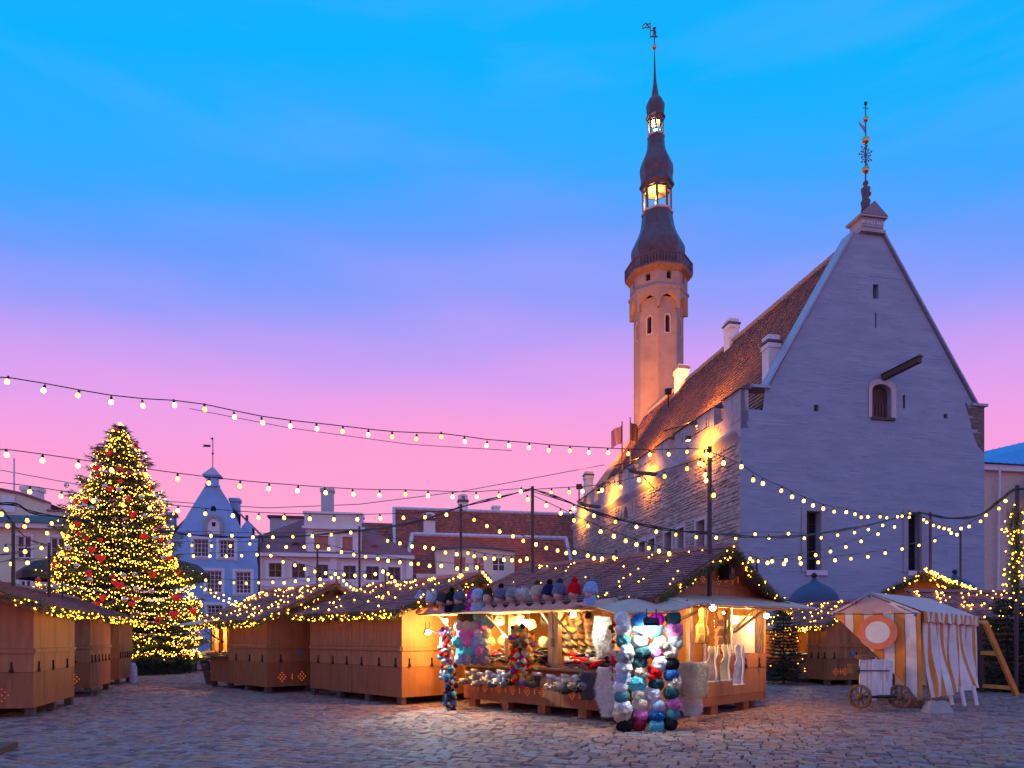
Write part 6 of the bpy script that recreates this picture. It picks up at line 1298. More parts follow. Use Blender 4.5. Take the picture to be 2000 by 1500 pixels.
# vests on a chain
FV = Frame(PC - DL * .42, DR, -DL)
def vest(x, z1, w, h, body, trim, label, d=0, patches=None):
    t_ = thing('fur_vest', label, 'vest', FV.pt(x, z1 - h, d), 'vests hanging beside the posts'); zb = z1 - h
    half = [(.06, 1.0), (.30, 1.0), (.42, .93), (.34, .74), (.35, .62), (.46, .52), (.5, 0)]
    def bulge(a, bb): return d + .07 * (1 - (a * 2) ** 2) + .012 * math.sin(bb * 9 + x * 5)
    def edge(v):                                   # half width at height v
        pts = half[::-1]
        for (a0, b0), (a1, b1) in zip(pts, pts[1:]):
            if b0 <= v <= b1: return a0 + (a1 - a0) * (v - b0) / max(1e-6, b1 - b0)
        return .06
    q = MB()
    for s_ in (-1, 1):
        def f(u, v, s_=s_):
            inn = .03 + .16 * max(0, v - .6) / .4 * .5; out = max(edge(min(v, .985)), inn + .02); a = inn + (out - inn) * u; return FV.pt(x + s_ * a * w, zb + v * h, bulge(a, v))
        q.grid(f, 8, 14)
    q.build('body', body, t_, True)
    q = MB()
    for s_ in (-1, 1):
        L1 = [FV.pt(x + s_ * w * (.03 + .08 * max(0, v - .6) / .4), zb + v * h, bulge(.03, v) + .012) for v in [k / 10 for k in range(11)]]
        L2 = [FV.pt(x + s_ * w * edge(min(v, .985)), zb + v * h, bulge(edge(min(v, .985)), v)) for v in [.5 + k / 20 for k in range(11)]]
        L3 = [FV.pt(x + s_ * w * u, zb, bulge(u, 0) + .005) for u in (.03, .2, .35, .5)]
        for L in (L1, L2, L3):
            q.tube(L, .011, 5)
            for k in range(130): i = random.randrange(len(L) - 1); q.needle(L[i].lerp(L[i+1], random.random()), Vector((random.uniform(-1, 1), random.uniform(-1, .2), random.uniform(-1, 1))).normalized() * .028, .006)
    q.build('fur_trim', trim, t_)
    if patches:
        for s_ in (-1, 1):
            for b0 in (.06, .3, .56): q = MB(); q.prism([FV.pt(x + s_ * w * a, zb + b * h, bulge(a, b) + .006) for a, b in ((.12, b0), (.4, b0), (.3, b0 + .18), (.14, b0 + .18))], FV.n * .008); q.build('leather_patch', patches, t_)
tanM = M('tan_leather', (.55, .28, .10), .5, .25, 6); darkfur = M('dark_brown_fur', (.06, .035, .02), .9, .3, 10); greyf = M('silver_fur', (.42, .44, .45), .9, .4, 9)
x1_, z1_ = FV.px(1370, 1188); vest(x1_, z1_, .44, .62, tanM, darkfur, 'tan leather patchwork vest with dark fur, nearest the yellow wall', 0, lea[4]); x2_, _ = FV.px(1402, 1188); vest(x2_, z1_ - .02, .46, .66, tanM, darkfur, 'tan leather patchwork vest with dark fur, nearest the window post', .06, lea[2])
x3_, z3_ = FV.px(1376, 1262); vest(x3_, z3_, .46, .62, M('brown_suede', (.34, .26, .2), .9, .3), wool, 'brown suede vest with white fur trim below the tan vests', .14); x4_, _ = FV.px(1396, 1262); vest(x4_, z3_ + .03, .36, .64, M('olive_cloth', (.36, .36, .22), .9), wool, 'olive vest with white fur trim in the middle of the lower vests', .2); x5_, _ = FV.px(1415, 1262); vest(x5_, z3_ + .02, .42, .72, greyf, wool, 'silver grey fur vest below the window post', .28)
q = MB(); xa, _ = FV.px(1386, 1200); pts = [FV.pt(xa, 2.05 - k * .06, .1) for k in range(14)]; ch = thing('display_chain', 'steel display chain holding the hanging vests', 'chain', pts[0])
for k, p_ in enumerate(pts): q = MB(); q.lathe([(-.006, .014), (.006, .014)], 6, p_, ax=((Vector((1, 0, 0)), Z, Vector((0, 1, 0))) if k % 2 else (Vector((0, 1, 0)), Z, Vector((1, 0, 0))))); q.build('link', silver, ch)
# window bay: glass, coloured jars
q = MB(); FR.box(q, 3.16, 4.2, 1.17, 1.95, -.09, -.085); q.build('display_glass', M('clear_sheet', (.6, .55, .6), .1, .05, spec=.5), hatst); hatst.children[-1].data.materials[0].node_tree.nodes['Principled BSDF'].inputs['Transmission Weight'].default_value = .92
for i, (b, z_, cc) in enumerate(((3.35, 1.17, (.8, .05, .25)), (3.55, 1.17, (.3, .1, .6)), (3.75, 1.17, (.8, .3, .05)), (3.95, 1.17, (.2, .15, .6)), (3.7, 1.6, (.2, .75, .1)), (3.4, 1.6, (.8, .75, .7)), (4.0, 1.62, (.8, .7, .6)))):
    q = MB(); q.lathe([(0, .06), (.02, .075), (.2, .07), (.24, .05), (.3, .045)], 12, c(.35, b, z_)); tag(q.build('toy_jar', M('jar_%d' % i, cc, .3, .2, 6), loc=c(.35, b, z_), smooth=True), '%s jar on the %s shelf behind the stall window' % (('crimson', 'purple', 'orange', 'violet', 'lime green', 'white', 'cream')[i], 'lower' if i < 4 else 'upper'), 'jar', 'jars behind the stall window')
part('inner_shelf', beamM, lambda q: q.box(c(.4, 3.75, 1.57), .3, 1.2, .03, (DL, DR, Z))); part('inner_shelf', beamM, lambda q: q.box(c(.4, 3.75, 1.15), .3, 1.2, .03, (DL, DR, Z)))
# ---- lamps of the stall
hotM = E('bare_bulb', (1, .72, .3), 40); coolM = E('flood_lens', (.85, 1, .97), 30)
def bare(px_, py, Y, pw):
    p_ = P(px_, py, Y); t_ = thing('bare_bulb', 'bare glowing bulb hung in the hat stall beside %s' % ('the pale pompom bunch' if px_ < 900 else 'the yellow post' if px_ < 1000 else 'the bright pompoms' if px_ < 1100 else 'the leather caps' if px_ < 1300 else 'the leather vests, added to light them' if px_ < 1400 else 'the far awning end'), 'light bulb', p_, 'bare bulbs in the hat stall'); q = MB(); q.sphere(p_, .055, 12, 8); q.build('glass', hotM, t_, True); q = MB(); q.lathe([(.05, .03), (.1, .03)], 8, p_); q.tube([p_ + Z * .1, Vector((p_.x, p_.y, 2.15))], .006, 4); q.build('socket', socketM, t_)
    lamp('bulb_light', 'POINT', p_ - Z * .09 + Vector((0, -.02, 0)), pw, WARM, .05, parent=t_)
bare(976, 1216, 14.5, 170); bare(1026, 1215, 14.1, 170); bare(870, 1213, 14.9, 170); bare(1392, 1187, 11.75, 80); bare(1497, 1203, 14.3, 90); bare(1120, 1200, 13.1, 120)  # the bulb beside the leather vests is an added one, to light their fronts
p_ = c(2.8, 3.3, 1.95); t_ = thing('bare_bulb', 'bare glowing bulb behind the stall window bay', 'light bulb', p_, 'bare bulbs in the hat stall'); q = MB(); q.sphere(p_, .05, 10, 6); q.build('glass', hotM, t_, True); lamp('bulb_light', 'POINT', p_ - Z * .1, 120, WARM, .05, parent=t_)
p_ = c(.5, 3.6, 2.02); t_ = thing('bare_bulb', 'bare glowing bulb over the coloured jars', 'light bulb', p_, 'bare bulbs in the hat stall'); q = MB(); q.sphere(p_, .04, 10, 6); q.build('glass', hotM, t_, True); lamp('bulb_light', 'POINT', p_ - Z * .08, 40, WARM, .05, parent=t_)
def flood(px_, py, Y, tgt, pw, sp_, lab, w=.22, h=.16, face=True, off=.0):
    p_ = P(px_, py, Y); d = (Vector(tgt) - p_).normalized(); s_ = d.cross(Z).normalized(); u_ = s_.cross(d); t_ = thing('floodlight', lab, 'floodlight', p_, 'floodlights of the hat stall')
    q = MB(); q.box(p_, w, .05, h, (s_, d, u_)); q.build('housing', ironM, t_); q = MB(); q.box(p_ + d * .028, w * .85, .006, h * .8, (s_, d, u_)); q.build('lens', coolM, t_)
    for e in (-1, 1): q = MB(); q.tube([p_ + s_ * e * w * .35, p_ + s_ * e * w * .3 + Z * .2], .008, 4); q.build('bracket', ironM, t_)
    lamp('flood_beam', 'SPOT', p_ + d * .04, pw, COOL, .07, tgt, sp_, .6, t_)
flood(1272, 1214, 10.62, P(1262, 1300, 11.15), 120, 145, 'black floodlight hanging in front of the hat columns', .24, .15)
flood(835, 1234, 14.3, G(985, 1412) + Z * .1, 430, 140, 'small floodlight under the far end of the flap', .14, .12)
flood(1150, 1203, 12.2, P(1175, 1260, 12.9), 45, 110, 'white floodlight inside the stall aimed at the fur coat', .12, .1)
cdm = MB(); cdm.tube([P(838, 1228, 14.3), P(850, 1236, 14.4), P(862, 1235, 14.5), P(872, 1218, 14.6)], .012, 5); tag(cdm.build('power_cord', M('white_cord', (.8, .85, .85), .5), loc=P(850, 1236, 14.4)), 'white power cord looping from the small floodlight to the bulb', 'cord')
# ================================================================== STRIPED TENT CART
TR, TL = Vector((8.55, 14.3, 0)), Vector((6.98, 15.0, 0)); TD = Vector((.75, .65, 0)).normalized(); KB = 3.7
tent = thing('striped_tent', 'orange and white striped canvas tent with round target over a handcart', 'tent', G(1760, 1378))
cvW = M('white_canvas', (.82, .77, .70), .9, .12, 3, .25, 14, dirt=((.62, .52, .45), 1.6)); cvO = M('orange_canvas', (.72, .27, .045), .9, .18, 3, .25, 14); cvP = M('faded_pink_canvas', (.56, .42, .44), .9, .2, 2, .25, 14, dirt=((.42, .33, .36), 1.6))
zt0 = 2.03; AX = Vector((7.7, 14.66, 2.47)); BT = TR + TD * KB; 
fx = (TR - TL); fl_ = fx.length
def front(u, v):        # u along the eave, v down; the lower edge runs diagonally from the left tip to the cart foot
    top = TL + fx * u + Z * zt0
    zb = zt0 - (zt0 - .19) * min(1.0, (u * 1.04) ** 1.12)
    p_ = Vector((top.x, top.y, zt0 + (zb - zt0) * v)); return p_ + Vector((-.35, -1, 0)).normalized() * (.03 * math.sin(u * 15) * v + .05 * math.sin(math.pi * v) * u) + Vector((.1, .05, 0)) * (v * u * .6)
st_ = [(0, .06, 1), (.06, .17, 1), (.17, .27, 0), (.27, .38, 1), (.38, .49, 0), (.49, .6, 1), (.6, .69, 0), (.69, .72, 0), (.72, .83, 1), (.83, .95, 0), (.95, 1.01, 1)]
def sidx(u):
    for a, b, m in st_:
        if a <= u < b: return m
    return 1
q = MB(); q.grid(front, 150, 24, lambda u, v: sidx(u + .001)); q.build('front_panel', [cvW, cvO], tent, True)
for u_ in (.17, .27, .38, .49, .6, .72, .83, .95):
    q = MB(); q.tube([front(u_, v / 8) + Vector((-.1, -.25, 0)).normalized() * .008 for v in range(9)], .004, 3); q.build('seam_cord', cableM, tent)
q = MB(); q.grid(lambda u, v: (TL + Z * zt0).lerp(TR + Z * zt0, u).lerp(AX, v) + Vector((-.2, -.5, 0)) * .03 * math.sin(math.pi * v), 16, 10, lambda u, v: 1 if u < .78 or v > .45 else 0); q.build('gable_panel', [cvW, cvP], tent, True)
# roof slopes with fine stripes
BA = AX + TD * 3.6
def roofR(u, v): return AX.lerp(TR + Z * (zt0 + .02), v).lerp(BA.lerp(BT + Z * (zt0 - .02), v), u) - Z * (.05 * math.sin(math.pi * u) * math.sin(math.pi * v)) + Vector((.03, -.03, 0)) * v
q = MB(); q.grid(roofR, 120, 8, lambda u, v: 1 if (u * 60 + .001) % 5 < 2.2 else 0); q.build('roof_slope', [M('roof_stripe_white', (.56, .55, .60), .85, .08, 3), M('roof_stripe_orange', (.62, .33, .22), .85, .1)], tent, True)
BL = TL + TD * KB
q = MB(); q.grid(lambda u, v: AX.lerp(TL + Z * zt0, v).lerp(BA.lerp(BL + Z * zt0, v), u), 30, 6, lambda u, v: 1 if (u * 30) % 5 < 2 else 0); q.build('roof_slope', [cvW, cvO], tent, True)
q = MB(); q.grid(lambda u, v: roofR(u, 1) - Z * (.2 * v * (1 + .18 * abs(math.sin(u * 40)))) + Vector((.4, -.5, 0)).normalized() * (.03 + .03 * math.sin(u * 32) * v), 90, 5, lambda u, v: 1 if (u * 90) % 8 < 3.4 else 0); q.build('valance', [cvW, cvO], tent, True)
def sidew(u, v):
    p_ = (TR + Z * zt0).lerp(BT + Z * zt0, u); zb = .2 + .1 * u; w_ = math.sin(u * 34 + 2.2 * v) * .5 + math.sin(u * 15 - 3.5 * v) * .6
    out_ = Vector((.66, -.75, 0)); return Vector((p_.x, p_.y, zt0 + (zb - zt0) * v)) + out_ * (.085 * w_ * (.2 + v) + .12 * v * v) + TD * (.1 * v * math.sin(v * 3 + u * 4)) + TD * .12 * v
def sm_(u, v):
    w_ = u + .05 * math.sin(v * 4 + 1) * v + .03 * v; return 1 if (w_ * 8.6) % 1 < .36 else 0
q = MB(); q.grid(sidew, 260, 60, sm_); q.build('side_curtain', [cvW, cvO], tent, True)
q = MB(); q.grid(lambda u, v: BT.lerp(BL, u) + Z * (zt0 + .0 - (zt0 - .3) * v), 10, 4); q.build('back_panel', cvW, tent)
# target ring
mid = front(.5, .17); cN = Vector((-.406, -.914, 0)); cN = Vector((-(TR - TL).y, (TR - TL).x, 0)).normalized(); cN = cN if cN.y < 0 else -cN; ex_ = fx.normalized(); pc_ = P(1713, 1235, 14.62) 
pc_ = pc_ + cN * .12
q = MB(); N = 40
for k in range(N):
    a, b = 2*math.pi*k/N, 2*math.pi*(k+1)/N; pt_ = lambda r, t, d: pc_ + ex_ * (r * math.cos(t)) + Z * (r * math.sin(t)) + cN * d
    q.face((pt_(.235, a, .01), pt_(.37, a, .01), pt_(.37, b, .01), pt_(.235, b, .01))); q.face((pt_(.37, a, .01), pt_(.37, a, -.012), pt_(.37, b, -.012), pt_(.37, b, .01)))
q.build('target_ring', M('coral_paint', (.72, .20, .09), .7, .15, 5, dirt=((.6, .28, .16), 3)), tent)
q = MB(); q.face([pc_ + ex_ * (.236 * math.cos(2*math.pi*k/N)) + Z * (.236 * math.sin(2*math.pi*k/N)) + cN * .006 for k in range(N)]); q.face([pc_ + ex_ * (.36 * math.cos(-2*math.pi*k/N)) + Z * (.36 * math.sin(2*math.pi*k/N)) - cN * .012 for k in range(N)]); q.build('target_centre', M('target_white', (.72, .72, .68), .7, .1), tent)
for a, b in ((TR, zt0), (BT, zt0), (BL, zt0), (TL, zt0)): q = MB(); a_ = a + (BA + AX - 2 * a).normalized() * .0; q.tube([Vector((a.x, a.y, 0)) * 1 + (TD * .05), Vector((a.x, a.y, b - .03)) + TD * .05], .022, 6); (q.build('tent_pole', oldwoodM, tent) if a is not TL else None)
# coloured bulbs on the gable
cord_pts = [P(1629, 1199, 14.9), P(1660, 1184, 14.8), P(1698, 1161, 14.55), P(1745, 1180, 14.5), P(1788, 1198, 14.25)]
cs = thing('coloured_bulb_string', 'dark cord with coloured unlit bulbs along the tent gable', 'string lights', cord_pts[2]); q = MB(); q.tube(cord_pts, .008, 4); q.tube([P(1629, 1199, 14.85), P(1700, 1200, 14.55), P(1788, 1198, 14.2)], .007, 4); q.build('cord', cableM, cs)
for x, y, cc, nm, Y in ((1629, 1200, (.02, .08, .6), 'blue', 14.86), (1672, 1178, (.6, .01, .02), 'red', 14.7), (1698, 1165, (.0, .3, .12), 'green', 14.5), (1740, 1197, (.75, .5, .02), 'yellow', 14.4), (1788, 1201, (.02, .1, .65), 'blue2', 14.18)):
    q = MB(); q.sphere(P(x, y, Y), .03, 12, 8); q.lathe([(.025, .014), (.055, .014)], 8, P(x, y, Y)); q.build('coloured_bulb', M('bulb_' + nm, cc, .2, .05), cs, True)
# handcart under the tent
cart = thing('handcart', 'white plank handcart with old wooden spoked wheels under the tent', 'handcart', G(1715, 1382)); Yc = 14.05
pw_ = M('worn_white_paint', (.70, .70, .66), .8, .15, 4, .4, 20, stretch=(3, 3, .6), dirt=((.42, .38, .33), 3)); brw = M('cart_wood', (.30, .17, .08), .75, .25, 5, .3, 20)
for k in range(4):
    a, b = P(1678 + k * 15.2, 1357, Yc), P(1678 + (k + 1) * 15.2, 1288, Yc); q = MB(); q.box(((a + b) / 2), (b.x - a.x) - .012, .03, b.z - a.z); q.build('plank', pw_, cart)
a, b = P(1702, 1368, Yc - .03), P(1712, 1284, Yc - .03); q = MB(); q.box((a + b) / 2, b.x - a.x, .03, b.z - a.z); q.build('upright', pw_, cart)
a, b = P(1676, 1366, Yc), P(1742, 1358, Yc); q = MB(); q.box((a + b) / 2 + Vector((0, .02, 0)), b.x - a.x, .08, abs(b.z - a.z)); q.build('bottom_rail', brw, cart)
a = P(1676, 1286, Yc); q = MB(); q.box(P(1689, 1283, Yc + .1), .28, .3, .08); q.build('top_box', beamM, cart)
q = MB(); q.box(P(1669, 1306, Yc + .12), .2, .2, .2); q.build('side_box', beamM, cart); q = MB(); q.tube([P(1674, 1310, Yc - .05), P(1737, 1310, Yc - .05)], .012, 5); q.tube([P(1678, 1316, Yc - .05), P(1678, 1304, Yc - .05)], .015, 5); q.build('iron_bar', ironM, cart)
q = MB(); q.box(P(1710, 1322, Yc) + Vector((.12, .2, 0)), .5, .32, .66); q.build('cart_body', pw_, cart)
whM = M('wheel_wood', (.12, .07, .05), .75, .3, 6, .3, 20)
def wheel(px_, yc, Y, rpx):
    p_ = P(px_, yc, Y); r = rpx * Y / F_PX; ax_ = Vector((.86, .5, 0)).normalized(); s_ = Vector((-ax_.y, ax_.x, 0)); q = MB()
    rim = [(p_ + s_ * (r * math.cos(t)) + Z * (r * math.sin(t))) for t in [2*math.pi*k/28 for k in range(29)]]
    for k in range(28):
        t0_, t1_ = 2*math.pi*k/28, 2*math.pi*(k+1)/28; f_ = lambda rr, t, d: p_ + s_ * (rr * math.cos(t)) + Z * (rr * math.sin(t)) + ax_ * d
        for d, rev in ((-.03, 0), (.03, 1)): q.face((f_(r*.8, t0_, d), f_(r, t0_, d), f_(r, t1_, d), f_(r*.8, t1_, d)))
        q.face((f_(r, t0_, -.03), f_(r, t0_, .03), f_(r, t1_, .03), f_(r, t1_, -.03))); q.face((f_(r*.8, t0_, -.03), f_(r*.8, t0_, .03), f_(r*.8, t1_, .03), f_(r*.8, t1_, -.03)))
    w_ = q.build('wheel', whM, cart)
    for k in range(8): t = math.pi * 2 * k / 8 + .2; q = MB(); q.tube([p_, p_ + s_ * (r * .82 * math.cos(t)) + Z * (r * .82 * math.sin(t))], .018, 5); q.build('spoke', whM, w_)
    q = MB(); q.lathe([(-.08, .05), (-.06, .07), (.06, .07), (.08, .05)], 10, p_, ax=(s_, Z, ax_)); q.build('hub', whM, w_)
wheel(1679, 1360.5, 13.9, 23.5); wheel(1758, 1360.5, 13.9, 23.5)
q = MB(); q.tube([P(1679, 1361, 13.9), P(1758, 1361, 13.9)], .03, 6); q.build('axle', ironM, cart)
plt = thing('pallet', 'yellow wooden pallet lying under the tent cart', 'pallet', G(1793, 1381)); b_ = G(1793, 1382)
for k in range(3): q = MB(); q.box(b_ + Vector((0, .12 * k, .12)), .38, .09, .025); q.build('board', beamM, plt)
for s_ in (-.15, .15): q = MB(); q.box(b_ + Vector((s_, .12, .053)), .06, .36, .105); q.build('block', beamM, plt)
b_ = G(1831, 1392); q = MB(); h_ = .22
lo_ = [b_ + Vector((x, y, 0)) for x, y in ((-.25, -.12), (.25, -.12), (.25, .16), (-.25, .16))]; hi_ = [b_ + Vector((x, y, h_)) for x, y in ((-.17, -.06), (.19, -.06), (.19, .1), (-.17, .1))]
q.face(lo_[::-1]); q.face(hi_)
for k in range(4): q.face((lo_[k], lo_[(k+1) % 4], hi_[(k+1) % 4], hi_[k]))
for x in (-.1, .1): q.box(b_ + Vector((x, -.02, h_ + .012)), .09, .06, .025)
stuff_ = q.build('concrete_block', M('grey_concrete', (.34, .34, .33), .85, .15, 6, .3, 30), loc=b_); tag(stuff_, 'grey tapered concrete weight in front of the striped tent', 'concrete block')
for x, y in ((1884, 1379), (1908, 1377), (1860, 1377)):
    b_ = G(x, y); q = MB(); q.tube([b_, b_ + Vector((-.05, .05, .42))], .04, 8); tag(q.build('white_post', whiteM, loc=b_), ('short white post under the back of the tent curtain', 'short white post beyond the tent curtain edge', 'short white post by the tent curtain beside the concrete weight')[(1884, 1908, 1860).index(x)], 'post', 'white posts under the tent')
# ================================================================== POLES AND FESTOON LIGHTS
bb = MB(); bb.lathe([(-.045, .005), (-.04, .02), (-.025, .033), (-.006, .036), (.014, .03), (.032, .02), (.04, .016)], 12); bulb_me = bb.mesh('bulb', bulbM, True); sk = MB(); sk.lathe([(.036, .02), (.06, .022), (.09, .016), (.1, .008)], 8); sock_me = sk.mesh('socket', socketM)
def pole(px_, ytop, ybot, Y, lab, r=.03, zb=None, Yb=None):
    t = P(px_, ytop, Y); b = P(px_, ybot, Y); q = MB(); q.tube([b, t], [r * 1.15, r], 8); return tag(q.build('festoon_pole', poleM, loc=b), lab, 'pole', 'poles carrying the festoon lights')
pole(1386, 872, 1164, 12.85, 'pole in front of the hat stall gable carrying festoon lights', .04)
pole(1040, 950, 1118, 15.2, 'pole behind the hat stall roof where many cables meet', .035); pole(900, 985, 1142, 16.6, 'pole at the gable of the closed stall beside the hat stall', .032)
pole(702, 1028, 1160, 20.2, 'pole behind the closed stall roof in front of the cream house', .032); pole(620, 1066, 1178, 21.0, 'pole behind the lit-end stall, cream house windows behind', .03); pole(506, 1045, 1180, 23.5, 'pole between the blue house and the cream house', .035)
pole(1794, 1000, 1175, 25.0, 'pole before the large stall gable, nearer the hat stall', .04); pole(1817, 1000, 1180, 24.6, 'pole before the large stall gable, nearer the dark firs', .045); pole(1876, 1028, 1150, 25.6, 'short pole with small lights above the large stall roof', .035); pole(1478, 1090, 1125, 15.6, 'stub pole with three bulbs behind the hat stall gable', .025)
pole(26, 1020, 1145, 13.0, 'pole above the square-end stall in front of the yellow house', .03); pole(96, 1060, 1180, 17.6, 'pole above the side row beside the black parasol', .035); pole(122, 1090, 1190, 18.5, 'thin pole above the side row in front of the huge fir', .02); pole(657, 1122, 1165, 20.6, 'low pole on the closed stall roof', .025); pole(753, 1112, 1150, 18.2, 'low pole on the roof between closed stall and lit stall', .025); pole(936, 1100, 1142, 16.3, 'low pole beside the closed stall gable', .02)
def festoon(label, pts, Y0, Y1, ext=None, r=.008, sc=1.0, hang=.1):
    x0, x1 = pts[0][0], pts[-1][0]
    def dep(x): f = (x - x0) / (x1 - x0); return 1 / ((1 - f) / Y0 + f / Y1)
    B = [P(x, y, dep(x)) for x, y in pts]; t_ = thing('festoon_lights', label, 'string lights', B[len(B) // 2], 'festoon light strings')
    C = [b + Z * hang * sc for b in B]
    if ext:
        if ext[0]: C = [P(*ext[0])] + C
        if ext[1]: C = C + [P(*ext[1])]
    sm3 = [C[0]] + [(C[i-1] + C[i] * 2 + C[i+1]) / 4 for i in range(1, len(C) - 1)] + [C[-1]]
    q = MB(); q.tube(sm3, r, 5); q.build('cable', cableM, t_)
    for b in B:
        ro = (R(random.uniform(-12, 12)), R(random.uniform(-12, 12)), 0); o = inst('bulb', bulb_me, b, t_, rot=ro, scale=sc)
        s_ = bpy.data.objects.new('socket', sock_me); COL.objects.link(s_); s_.parent = o
    return t_
def zz(l, s, ox, oy): return [(ox + x * s, oy + y * s) for x, y in l]
festoon('long festoon string from beside the fir sky to the pole at the hat stall gable', [(14,745),(85,762),(152,772),(217,785),(279,792),(341,791),(400,799),(458,814),(513,825),(567,832),(619,837),(669,842),(719,849),(766,853),(813,857),(862,853),(908,862),(950,870),(994,870),(1033,874),(1072,879),(1113,880),(1150,883),(1188,884),(1227,886),(1269,888),(1306,887),(1342,882)], 9.0, 12.7, ((-40, 735, 8.7), (1383, 878, 12.85)), sc=.82)
festoon('festoon string passing the fir top and ending at the cable-laden pole', [(13,888),(83,899),(152,909),(218,918),(285,927),(347,935),(408,943),(468,949),(525,954),(581,958),(636,962),(690,965),(741,967),(792,965),(836,968),(884,970),(931,970),(975,968),(1017,960)], 11, 15, ((-30, 876, 10.8), (1040, 957, 15.2)))
festoon('festoon string crossing the fir middle and ending at the closed stall pole', [(-5, 950), (58,960),(119,969),(182,978),(240,986),(292,992),(347,997),(401,1003),(455,1007),(505,1011),(555,1011),(605,1013),(652,1014),(698,1014),(743,1012),(788,1011),(830,1010),(872,1005)], 12.5, 16.3, ((-30, 942, 12.4), (900, 992, 16.6)))
festoon('festoon string slung under the black cable bundle across the blue house', [(370,1045),(412,1046),(453,1046),(494,1049),(533,1049),(572,1048),(610,1047),(647,1044),(685,1040)], 20, 20, ((335, 1040, 20), (702, 1034, 20.2)), sc=1.1)
festoon('festoon string at window height of the blue house running to the cream dormer', [(337,1063),(375,1065),(413,1066),(450,1066),(488,1062),(524,1067),(559,1068),(594,1068),(621,1067),(642,1072),(667,1078),(691,1083),(714,1087),(738,1091),(758,1095),(781,1098),(803,1101),(817,1101),(839,1105),(862,1105),(893,1110),(912,1111),(931,1108)], 22, 16.5, ((300, 1060, 22), (936, 1102, 16.3)), sc=1.05)
festoon('festoon string below the blue house windows curving across the cream house', [(378,1086),(410,1086),(442,1086),(472,1085),(502,1083),(529,1085),(553,1097),(576,1104),(595,1111),(615,1116),(636,1119),(655,1121),(672,1122),(693,1124),(713,1124),(733,1121),(748,1116)], 22, 18.4, ((345, 1084, 22), (753, 1113, 18.2)), sc=1.05)
festoon('lowest festoon string across the blue and cream houses', [(402,1133),(430,1138),(457,1138),(481,1139),(505,1138),(533,1137),(555,1138),(577,1135),(602,1132),(625,1131),(647,1128)], 23, 20.7, ((330, 1131, 23), (657, 1124, 20.6)), sc=1.05)
festoon('short festoon string dropping from the low pole onto the closed stall roof', [(661,1128),(671,1134),(677,1141),(684,1146),(691,1150),(697,1154)], 20.5, 19, None, sc=.95); festoon('short festoon string dropping from the middle low pole to the roof', [(758,1121),(765,1127),(771,1135),(776,1142)], 18.2, 17.6, None, sc=.95); festoon('short festoon string dropping from the pole by the gable to the hat stall roof', [(943,1118),(948,1124),(953,1130),(958,1135)], 16.2, 15.6, None, sc=.9)
festoon('festoon string from the closed stall pole down to the hat stall ridge', [(926,1015),(951,1027),(976,1038),(1002,1047),(1022,1056),(1047,1063),(1067,1070),(1089,1075),(1106,1080),(1122,1079),(1148,1085),(1160,1090),(1176,1091),(1199,1089)], 16.4, 14.8, ((900, 995, 16.6), (1215, 1092, 14.6)))
festoon('festoon string before the red roofs above the cream dormer', [(757,1056),(781,1061),(805,1067),(830,1069),(846,1071),(870,1079),(892,1082),(914,1080),(926,1086),(947,1090),(965,1091),(984,1093),(1000,1094),(1016,1095),(1029,1091)], 18, 15.3, ((702, 1036, 20.2), (1040, 1085, 15.2)))
festoon('festoon string from the cable-laden pole down across the hall wall', [(1031,975),(1067,987),(1095,1002),(1121,1016),(1148,1027),(1173,1038),(1199,1047),(1222,1056),(1243,1063),(1267,1070),(1287,1076),(1307,1081)], 15.2, 13.6, ((1040, 962, 15.2), (1330, 1085, 13.4)))
festoon('festoon string slung below the thick cable towards the hat stall gable pole', [(1120,993),(1160,1007),(1202,1019),(1243,1029),(1282,1038),(1320,1044),(1360,1049),(1399,1050),(1437,1051),(1475,1043),(1502,1050),(1540,1042),(1571,1051),(1604,1050),(1636,1045),(1669,1040),(1696,1034),(1724,1026)], 14.8, 22, ((1040, 960, 15.2), (1780, 1004, 25)), sc=1.0)
festoon('festoon string rising from the cable-laden pole to the hat stall gable pole', [(1076,962),(1112,961),(1138,959),(1176,957),(1212,951),(1248,937),(1298,930),(1342,915),(1366,905)], 15, 13, ((1040, 956, 15.2), (1384, 893, 12.85)))
festoon('festoon string from the hat stall gable pole sweeping to the large stall poles', [(1413,904),(1448,911),(1471,937),(1490,944),(1526,958),(1547,970),(1570,978),(1588,987),(1608,993),(1629,999),(1653,1000),(1670,1004),(1682,1010),(1695,1009),(1719,1009),(1732,1011),(1753,1009),(1762,1008),(1777,1003)], 13, 24.5, ((1388, 884, 12.85), (1794, 1003, 25)), sc=1.05)
festoon('upper of two festoon strings between stub pole and the large stall poles', [(1499,1099),(1508,1096),(1535,1094),(1562,1090),(1593,1084),(1622,1077),(1652,1068),(1682,1057),(1715,1043),(1747,1029),(1776,1010)], 15.8, 24.5, ((1478, 1094, 15.6), (1794, 1003, 25)), sc=1.05)
festoon('lower of two festoon strings between stub pole and the large stall poles', [(1531,1101),(1564,1100),(1598,1098),(1631,1094),(1662,1091),(1695,1087),(1729,1080),(1762,1072),(1795,1065),(1826,1056)], 16.5, 25, ((1478, 1096, 15.6), (1876, 1036, 25.6)), sc=1.1)
festoon('dense festoon string from the large stall poles to the garlanded post', [(1804,1015),(1810,1020),(1823,1026),(1834,1029),(1844,1032),(1854,1034),(1858,1041),(1869,1044),(1877,1032),(1893,1028),(1915,1018),(1926,1006),(1951,993),(1964,978)], 24.5, 19, ((1794, 1006, 25), (1987, 952, 18)), sc=1.1)
